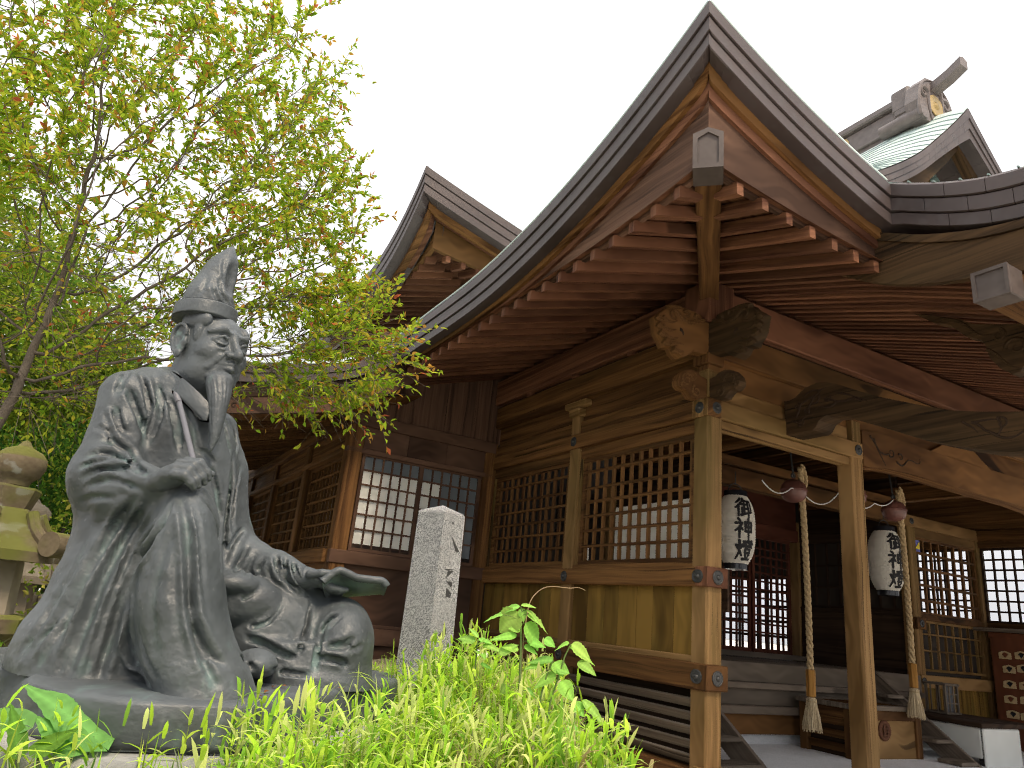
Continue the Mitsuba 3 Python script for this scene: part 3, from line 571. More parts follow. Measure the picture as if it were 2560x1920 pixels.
# ---- copper roof surface (hip and gable), ridge and its gable end
def roof_h(d): return 2.78 + .30 * d + .0645 * d * d
nx, ny = 90, 60
gx, gy = np.linspace(-1.585, 8.665, nx), np.linspace(-1.585, 4.6, ny)
X, Y = np.meshgrid(gx, gy, indexing='ij'); dx = np.minimum(X + 1.6, 8.68 - X); dy = Y + 1.6
def roof_z(dx, dy, Y):
    d = np.minimum(np.minimum(dx, np.where(Y > .35, 2.95, dy)), 2.95); m = np.maximum(dx, dy); lo = np.minimum(dx, dy)
    return roof_h(d) + .72 * np.clip(1 - m / 3.2, 0, 1) ** 2.1 * np.exp(-lo / .8)
v, f = sheet(np.stack([X, Y, roof_z(dx, dy, Y)], -1))
put(FP, 'copper_roof', (v, f), 'copper_green', smooth=50)
P = np.array([[(x, y, float(vz(y)) + .002) for y in np.linspace(-3.05, -1.5, 14)] for x in (.045, 2, 5, 8.6)]); put(FP, 'canopy_roof', sheet(P), 'copper_green', smooth=True)
put(FP, 'canopy_fascia', box(.1, 8.6, -3.06, -2.96, 2.3, 2.66), 'copper_brown')
for y in np.arange(-2.95, -1.55, .155):
    put(FP, 'roof_seam', tube([(.03, y, float(vz(y)) + .006), (.1, y + .01, float(vz(y)) + .012), (.9, y + .16, float(vz(y + .16)) + .012)], .007, 5), 'copper_seam')
# gable: verges in three courses of copper shingles, recessed wall, struts
g_top = PchipInterpolator([0, .18, .37, .67, 1.06, 1.49, 1.82, 2.2], [6.0, 5.80, 5.60, 5.30, 4.93, 4.60, 4.38, 4.16])
us = np.linspace(0, 2.15, 20)
YG = -.46
for s in (-1, 1):
    for c_ in range(3):
        n_ = 9; off = .5 * (c_ % 2)
        e = [max(0, min(2.15, (i - off) * .25)) for i in range(0, n_ + 2)]
        for a, b in zip(e[:-1], e[1:]):
            if b - a < .02: continue
            S = []
            for u in np.linspace(a + (.0015 if a > 0 else 0), b - .0015, 4):
                h = .068 + .062 * math.exp(-u / .45); z = float(g_top(u)) - c_ * (h + .003); y0 = YG + c_ * .012
                S.append([(3.54 + s * u, y0, z), (3.54 + s * u, y0 + .5, z), (3.54 + s * u, y0 + .5, z - h), (3.54 + s * u, y0, z - h)])
            put(FP, 'verge_shingle', loft(S), 'copper_brown')
    wood(FP, 'gable_board', loft([[(3.54 + s * u, -.30, g_top(u) - .22), (3.54 + s * u, -.2, g_top(u) - .22), (3.54 + s * u, -.2, g_top(u) - .46), (3.54 + s * u, -.30, g_top(u) - .46)] for u in us]), 'wood_aged', 'x')
    for k in (.35, .8): wood(FP, 'gable_strut', beam((3.54 + s * k, .12, g_top(k + .1) - .55), (3.54 + s * (k - .22), .12, 3.4), .09, .09, .004, up=(0, 1, 0)), 'wood_brown', 'z')
    # upper roof between gable and ridge with standing courses
    lift = lambda y: .20 * min(1, max(0, (y - YG) / .7)) ** .7
    P = np.array([[(3.54 + s * u, y, g_top(u) + .004 + lift(y)) for y in (YG + .01, -.3, -.1, .15, .4, 4.6)] for u in us]); put(FP, 'upper_roof', sheet(P), 'copper_green', smooth=True)
    for u in np.arange(.12, 2.15, .125):
        put(FP, 'roof_seam', tube([(3.54 + s * u, y, g_top(u) + .008 + lift(y)) for y in (YG + .01, -.3, -.1, .15, .4, 4.2)], .008, 5), 'copper_seam')
wood(FP, 'gable_wall', prism([(1.3, 3.3), (5.78, 3.3), (3.54, 5.85)], 'y', .2, .25), 'wood_brown', 'z')
rd = put(FP, 'ridge', cat(box(3.40, 3.68, .15, 4.6, 5.9, 6.42, .02), box(3.34, 3.74, .12, 4.6, 6.42, 6.52, .02), box(3.36, 3.72, .12, 4.6, 6.10, 6.14, .01)), 'metal_cap')
put(rd, 'ridge_head', cat(box(3.33, 3.75, .08, .32, 6.30, 6.62, .03), box(3.30, 3.78, .06, .30, 6.18, 6.34, .05), box(3.26, 3.82, .02, .26, 6.02, 6.2, .04)), 'metal_cap')
put(rd, 'end_plaque', prism([(3.24, 5.98), (3.84, 5.98), (3.90, 6.2), (3.84, 6.45), (3.70, 6.60), (3.54, 6.64), (3.38, 6.60), (3.24, 6.45), (3.18, 6.2)], 'y', -.10, .06), 'metal_cap')
scroll(rd, [spiral(3.32, 6.36, .09, 1.4, .5), spiral(3.76, 6.36, .09, 1.4, 2.6, None, -1), [(3.22, 6.0), (3.2, 6.2), (3.27, 6.45), (3.42, 6.58), (3.54, 6.62)], [(3.86, 6.0), (3.88, 6.2), (3.81, 6.45), (3.66, 6.58), (3.54, 6.62)], [(3.42, 6.5), (3.40, 6.3), (3.42, 6.1), (3.46, 5.99)], [(3.66, 6.5), (3.68, 6.3), (3.66, 6.1), (3.62, 5.99)]], lambda a, b: (a, -.105, b), .026, 'metal_cap')
mat('gilt', base_color=rgb(.42, .30, .13), roughness=.5, metallic=.3)
v, f = petal_disc((0, 0, 0), 'y-', .14); put(rd, 'gilt_crest', (v * [1, 1.6, 1] + [3.54, -.105, 6.26], f), 'gilt', smooth=40)
v, f = petal_disc((0, 0, 0), 'x-', .11); put(rd, 'gilt_crest', (v + [3.40, 1.06, 6.30], f), 'gilt', smooth=40)
for s in (-1, 1): put(rd, 'ridge_roll', tube([(3.54 + s * .26, -.12, 6.06), (3.54 + s * .26, .42, 6.06)], .085, 16), 'metal_cap', smooth=40)
put(rd, 'finial_bar', loft([[(3.54 + a * .075, y, z + b * .068) for a, b in ((-1, -1), (1, -1), (1, .6), (0, 1), (-1, .6))] for y, z in ((.02, 6.50), (-.12, 6.52), (-.30, 6.57), (-.47, 6.65))]), 'metal_cap')

# ------------------------------------------------------------------ side wing with the sliding paper windows
SW = thing('side_wing', 'low reddish timber wing with paper lattice windows set back behind the stone pillar', 'shrine building')
Y2 = 3.52
for y, m in ((Y2 - .03, 'wood_brown'), (5.18, 'wood_brown'), (7.0, 'wood_brown'), (8.8, 'wood_brown')): wood(SW, 'post', box(-1.79, -1.62, y, y + .17, -1.1, 2.0, .01), m, 'z')
wood(SW, 'post', box(-.12, .03, Y2 - .03, Y2 + .1, -1.1, 1.97, .008), 'wood_brown', 'z')
wood(SW, 'wall_board', box(-.118, .06, Y2 - .012, Y2 + .03, 1.97, 3.0), 'wood_wing', 'z')
for z0, z1, d, m in [(.372, .508, .045, 'wood_wing'), (-.40, -.235, .045, 'wood_wing'), (-.235, -.20, .03, 'wood_wing'), (1.845, 1.975, .04, 'wood_wing'), (1.545, 1.60, .03, 'wood_wing')]:
    wood(SW, 'cross_beam', box(-1.80, .0, Y2 - d, Y2 + .06, z0, z1, .005), m, 'x'); wood(SW, 'cross_beam', box(-1.76 - d - .02, -1.64, Y2 + .14, 14.0, z0, z1, .005), 'wood_brown', 'y')
for x0, x1 in ((-1.62, -1.1), (-1.1, -.62), (-.62, -.12)):
    wood(SW, 'wall_board', box(x0 + .002, x1 - .002, Y2 + .002 * (x0 > -1), Y2 + .03, 1.60, 1.845), 'wood_wing', 'x')
    wood(SW, 'wall_board', box(x0 + .002, x1 - .002, Y2 + .003 * (x0 > -1), Y2 + .03, 1.975, 3.0), 'wood_wing', 'z')
for z0, z1 in ((-.20, .372), (-1.0, -.40)): wood(SW, 'wall_board', box(-1.62, -.12, Y2 + .0, Y2 + .03, z0, z1), 'wood_wing', 'x')
for z0, z1 in ((-1.0, .372), (1.60, 1.845), (1.97, 2.6)): wood(SW, 'wall_board', box(-1.74, -1.70, Y2 + .1, 14.0, z0, z1), 'wood_brown', 'y')
for i, (x0, x1) in enumerate(((-1.605, -.885), (-.895, -.12))):
    y = Y2 + .02 + .03 * i; nc = 6; xx = np.linspace(x0 + .035, x1 - .035, nc + 1); zz = np.linspace(.585, 1.535, 7)
    k = lattice(SW, 'sliding_window', 'y', y, x0, x1, .515, 1.56, xx[1:-1], zz[1:-1], 'wood_wing', .018, .022, .034)
    for r in range(6):
        for c_ in range(nc):
            grey = r == 5 or (i == 1 and not (r == 4 and c_ < 2))
            if i == 1 and r < 4 and c_ == 0: grey = False
            put(k, 'pane', box(xx[c_] + .008, xx[c_ + 1] - .008, y + .006, y + .010, zz[r] + .008, zz[r + 1] - .008), 'window_grey' if grey else 'paper_screen')
for y0, y1 in ((3.69, 5.16), (5.37, 6.98), (7.19, 8.78), (8.99, 11.0)):
    n = int((y1 - y0) / .135); yy = np.linspace(y0 + .04, y1 - .04, n + 1)
    lattice(SW, 'lattice_window', 'x', -1.70, y0, y1, .515, 1.545, yy[1:-1], [.68, .82, .96, 1.1, 1.24, 1.38], 'wood_brown', .024, .03, .04)
put(SW, 'dark_panel', box(-1.66, -1.65, 3.66, 14.0, .5, 1.6), 'window_grey')
WV = PchipInterpolator([-4.6, -3.9, -3.4, -3.19, -2.72, -2.09, -1.89, -1.2], [2.14, 2.03, 2.02, 2.035, 2.14, 2.32, 2.43, 2.95])
top = 0
for b, h in enumerate((.095, .085)):
    ex = np.linspace(-3.36, -1.2, 7); ex[1:-1] += .15 * b
    for a, c_ in zip(ex[:-1], ex[1:]):
        S = [[(x, 2.9 + b * .012, float(WV(x)) - top), (x, 3.2, float(WV(x)) - top), (x, 3.2, float(WV(x)) - top - h), (x, 2.9 + b * .012, float(WV(x)) - top - h)] for x in np.linspace(a + .001, c_ - .001, 4)]
        put(SW, 'verge_band', loft(S), 'copper_brown')
    top += h + .004
put(SW, 'copper_roof', sheet(np.array([[(x, y, float(WV(x)) + .003) for y in (2.92, 9.5)] for x in np.linspace(-3.36, -1.2, 16)])), 'copper_green', smooth=True)
put(SW, 'roof_rim', tube([(x, 2.905, float(WV(x)) + .004) for x in np.linspace(-3.36, -1.2, 16)], .012, 6), 'copper_green', smooth=True)
hz_ = lambda x: float(WV(x)) - .32
bb = wood(SW, 'barge_board', loft([[(x, 2.96, hz_(x)), (x, 3.02, hz_(x)), (x, 3.02, hz_(x) - .16 - .02 * (x + 3.3)), (x, 2.96, hz_(x) - .16 - .02 * (x + 3.3))] for x in np.linspace(-3.25, -1.3, 20)]), 'wood_wing', 'x')
wood(SW, 'verge_board', loft([[(x, 2.93, float(WV(x)) - .19), (x, 3.05, float(WV(x)) - .19), (x, 3.05, hz_(x)), (x, 2.95, hz_(x))] for x in np.linspace(-3.3, -1.3, 20)]), 'wood_dark', 'x')
scroll(bb, [spiral(-3.08, 1.64, .03, 1.2, 1)], lambda a, b: (a, 2.958, b), .006, 'wood_dark')
for y in np.arange(3.12, 8.6, .15):
    wood(SW, 'rafter', prism([(-3.28, 1.61), (-3.2, 1.62), (-2.6, 1.74), (-1.70, 1.99), (-1.70, 2.05), (-2.6, 1.80), (-3.2, 1.68), (-3.28, 1.67)], 'y', y - .022, y + .022), 'wood_brown', 'x')
wood(SW, 'sheathing', sheet(np.array([[(x, y, z) for y in (3.03, 9)] for x, z in ((-3.34, 1.67), (-3.2, 1.685), (-2.6, 1.805), (-1.2, 2.2))])), 'wood_brown', 'y')

# ------------------------------------------------------------------ main hall behind: the second upswept corner
MH = thing('main_hall', 'taller shrine hall behind, only its upswept roof corner showing above the front eave', 'shrine building')
M0 = (-1.5, 3.2); MB = (.125, .115, .11)
z_ml = lambda t: 4.33 + .78 * max(0, 1 - t / 2.2) ** 2.6
z_mr = lambda t: 4.33 + .78 * max(0, 1 - t / 3.5) ** 1.3
eave(MH, M0, 'y', 5.0, z_ml, MB, n=26); eave(MH, M0, 'x', 4.0, z_mr, MB, n=22)
for al, zf in (('y', z_ml), ('x', z_mr)):
    tt = np.linspace(0, 3.9, 24)
    strip(MH, 'eave_board', M0, al, tt, lambda t: zf(t) - .34, lambda t: zf(t) - .43, .16, .24, 'wood_brown')
    strip(MH, 'eave_board', M0, al, tt, lambda t: zf(t) - .34, lambda t: max(4.17, zf(t) - .40), .24, .32, 'wood_red')
    strip(MH, 'filler_board', M0, al, tt, lambda t: max(zf(t) - .36, 4.30), lambda t: 4.155 + .15 * max(0, 1 - t / 2) ** 2, .36, .42, 'wood_brown')
hip_beam(MH, (-1.07, 3.63, 4.385), (.0, 4.70, 4.50), .15, .20, .17)
mr_ = lambda t: .15 * max(0, 1 - t / 2) ** 2
def mraft(pos, axis, a0, a1, t):
    z = 4.07 + mr_(t); q = [(a0, z), (a1, z + .30 * (a1 - a0)), (a1, z + .09 + .30 * (a1 - a0)), (a0, z + .09)]
    wood(MH, 'rafter', prism(q, 'y' if axis == 'x' else 'x', pos - .03, pos + .03), 'wood_red', (1, 0, .3) if axis == 'x' else (0, 1, .3))
for y in np.arange(3.80, 8.0, .215): mraft(y, 'x', -1.12, min(.1, y - 4.78) if y < 4.86 else .1, y - 3.2)
for x in np.arange(-.90, 2.4, .215): mraft(x, 'y', 3.58, min(4.8, x + 4.62) if x < .16 else 4.8, x + 1.5)
P = np.array([[(-1.14 + d, max(3.56 + t, 3.56 + d), 4.16 + .3 * d + mr_(t)) for d in np.linspace(0, 1.7, 6)] for t in np.linspace(0, 5, 20)]); wood(MH, 'sheathing', sheet(P), 'wood_red', 'y')
P = np.array([[(max(-1.14 + t, -1.14 + d), 3.56 + d, 4.16 + .3 * d + mr_(t)) for d in np.linspace(0, 1.7, 6)] for t in np.linspace(0, 4.2, 18)]); wood(MH, 'sheathing', sheet(P), 'wood_red', 'x')
wood(MH, 'wall', box(.0, 7.0, 4.7, 4.8, 2.5, 4.6), 'wood_brown', 'x'); wood(MH, 'wall', box(0, .1, 4.8, 9, -1.1, 4.6), 'wood_brown', 'y')
gx, gy = np.linspace(-1.49, 4.0, 40), np.linspace(3.21, 9, 40); X, Y = np.meshgrid(gx, gy, indexing='ij'); dx, dy = X + 1.5, Y - 3.2
zr_ = 4.33 + .45 * np.minimum(dx, dy) + .05 * np.minimum(dx, dy) ** 2 + np.exp(-np.minimum(dx, dy) / .5) * np.where(dx < dy, .78 * np.clip(1 - dy / 2.2, 0, 1) ** 2.6, .78 * np.clip(1 - dx / 3.5, 0, 1) ** 1.3)
put(MH, 'copper_roof', sheet(np.stack([X, Y, zr_], -1)), 'copper_green', smooth=50)

# statue: measured in metres from the middle of its base: (sideways, away, up)
BODY_ = [['stack',0.06,[[-0.3441,-0.1103,0.06,0.2652,0.4],[-0.2824,-0.1221,0.06,0.2632,0.4],[-0.2404,-0.1301,0.06,0.2618,0.39],[-0.1601,-0.1339,0.06,0.248,0.38],[-0.0706,-0.1243,0.05,0.2188,0.36],[0.0442,-0.125,0.04,0.1944,0.33],[0.1791,-0.1451,0.04,0.1609,0.28],[0.2756,-0.1674,0.04,0.1498,0.22]],2.3],['stack',0.05,[[-0.2876,0.1175,0.12,0.2042,0.26],[-0.043,0.0539,0.12,0.2077,0.25],[0.1705,-0.0163,0.1,0.2084,0.22],[0.337,-0.0642,0.08,0.2069,0.205],[0.467,-0.0947,0.06,0.1983,0.195],[0.5455,-0.1161,0.05,0.1752,0.17],[0.6178,-0.1465,0.05,0.1449,0.13],[0.667,-0.1532,0.05,0.097,0.09]],2.3],['cap',0.05,[-0.2634,-0.03,0.5772],[-0.1563,0.05,0.6445],np.float64(0.0598),np.float64(0.067)],['cap',0.06,[-0.2626,-0.05,0.5481],[-0.2488,-0.12,0.2996],np.float64(0.0722),np.float64(0.0928)],['cap',0.05,[-0.2537,-0.12,0.2926],[-0.0864,-0.37,0.2694],np.float64(0.0828),np.float64(0.0338)],['cap',0.06,[-0.2549,-0.08,0.2854],[-0.178,-0.08,0.1377],np.float64(0.079),np.float64(0.102)],['cap',0.05,[-0.1917,-0.22,0.2304],[-0.112,-0.3,0.2167],np.float64(0.0602),np.float64(0.0442)],['cap',0.05,[0.0322,0.16,0.5461],[0.0773,0.15,0.3978],np.float64(0.067),np.float64(0.0751)],['cap',0.05,[0.0773,0.15,0.3978],[0.1226,0.1,0.1888],np.float64(0.0751),np.float64(0.0847)],['cap',0.05,[0.1352,0.08,0.122],[0.3122,-0.06,0.0706],np.float64(0.0976),np.float64(0.054)],['cap',0.03,[0.298,-0.06,0.078],[0.3566,-0.1,0.0648],np.float64(0.0591),np.float64(0.0455)],['cap',0.04,[0.3171,0.0,0.0161],[0.4499,-0.02,-0.0032],np.float64(0.0579),np.float64(0.0574)],['stack',0.055,[[-0.2893,0.1341,-0.4,0.1398,0.2],[-0.2563,0.1308,-0.4,0.1345,0.195],[-0.2121,0.1096,-0.4,0.1363,0.185],[-0.1589,0.0801,-0.39,0.1287,0.18],[-0.0615,0.0396,-0.38,0.1183,0.175],[0.0512,0.0165,-0.365,0.1042,0.165],[0.168,0.0001,-0.355,0.0769,0.15],[0.2283,-0.0033,-0.345,0.0567,0.115],[0.2662,-0.007,-0.34,0.0337,0.07]],2.3],['cap',0.07,[0.0016,-0.3,0.1815],[-0.0777,0.05,-0.1267],np.float64(0.0675),np.float64(0.1609)],['cap',0.05,[0.2417,0.02,-0.1117],[0.5375,-0.06,-0.1284],np.float64(0.1379),np.float64(0.1079)],['ell',0.04,[0.5325,-0.06,-0.1224],[np.float64(0.1079),0.19,np.float64(0.1362)]],['stack',0.04,[[-0.3044,0.4729,-0.05,0.2087,0.21],[-0.239,0.4585,-0.05,0.207,0.21],[-0.2031,0.4494,-0.05,0.2049,0.2],[-0.1298,0.4415,-0.05,0.1871,0.18]],2.3],['ell',0.02,[0.3097,-0.1,-0.1267],[np.float64(0.1366),0.09,np.float64(0.1062)]],['ell',0.03,[0.3398,-0.05,-0.0694],[np.float64(0.1226),0.12,np.float64(0.1084)]],['ell',0.004,[0.2176,-0.105,-0.0308],[np.float64(0.1262),0.085,np.float64(0.0833)]],['ell',0.004,[0.1698,-0.125,0.0202],[np.float64(0.0877),0.085,np.float64(0.0426)]],['ell',0.01,[0.268,-0.26,-0.193],[np.float64(0.0592),0.1,np.float64(0.0403)]],['cap',0.02,[-0.1534,-0.05,0.6335],[-0.042,-0.1,0.569],np.float64(0.0335),np.float64(0.0278)],['cap',0.03,[-0.0784,0.02,0.6251],[-0.0866,0.02,0.7475],np.float64(0.0742),np.float64(0.0663)]]
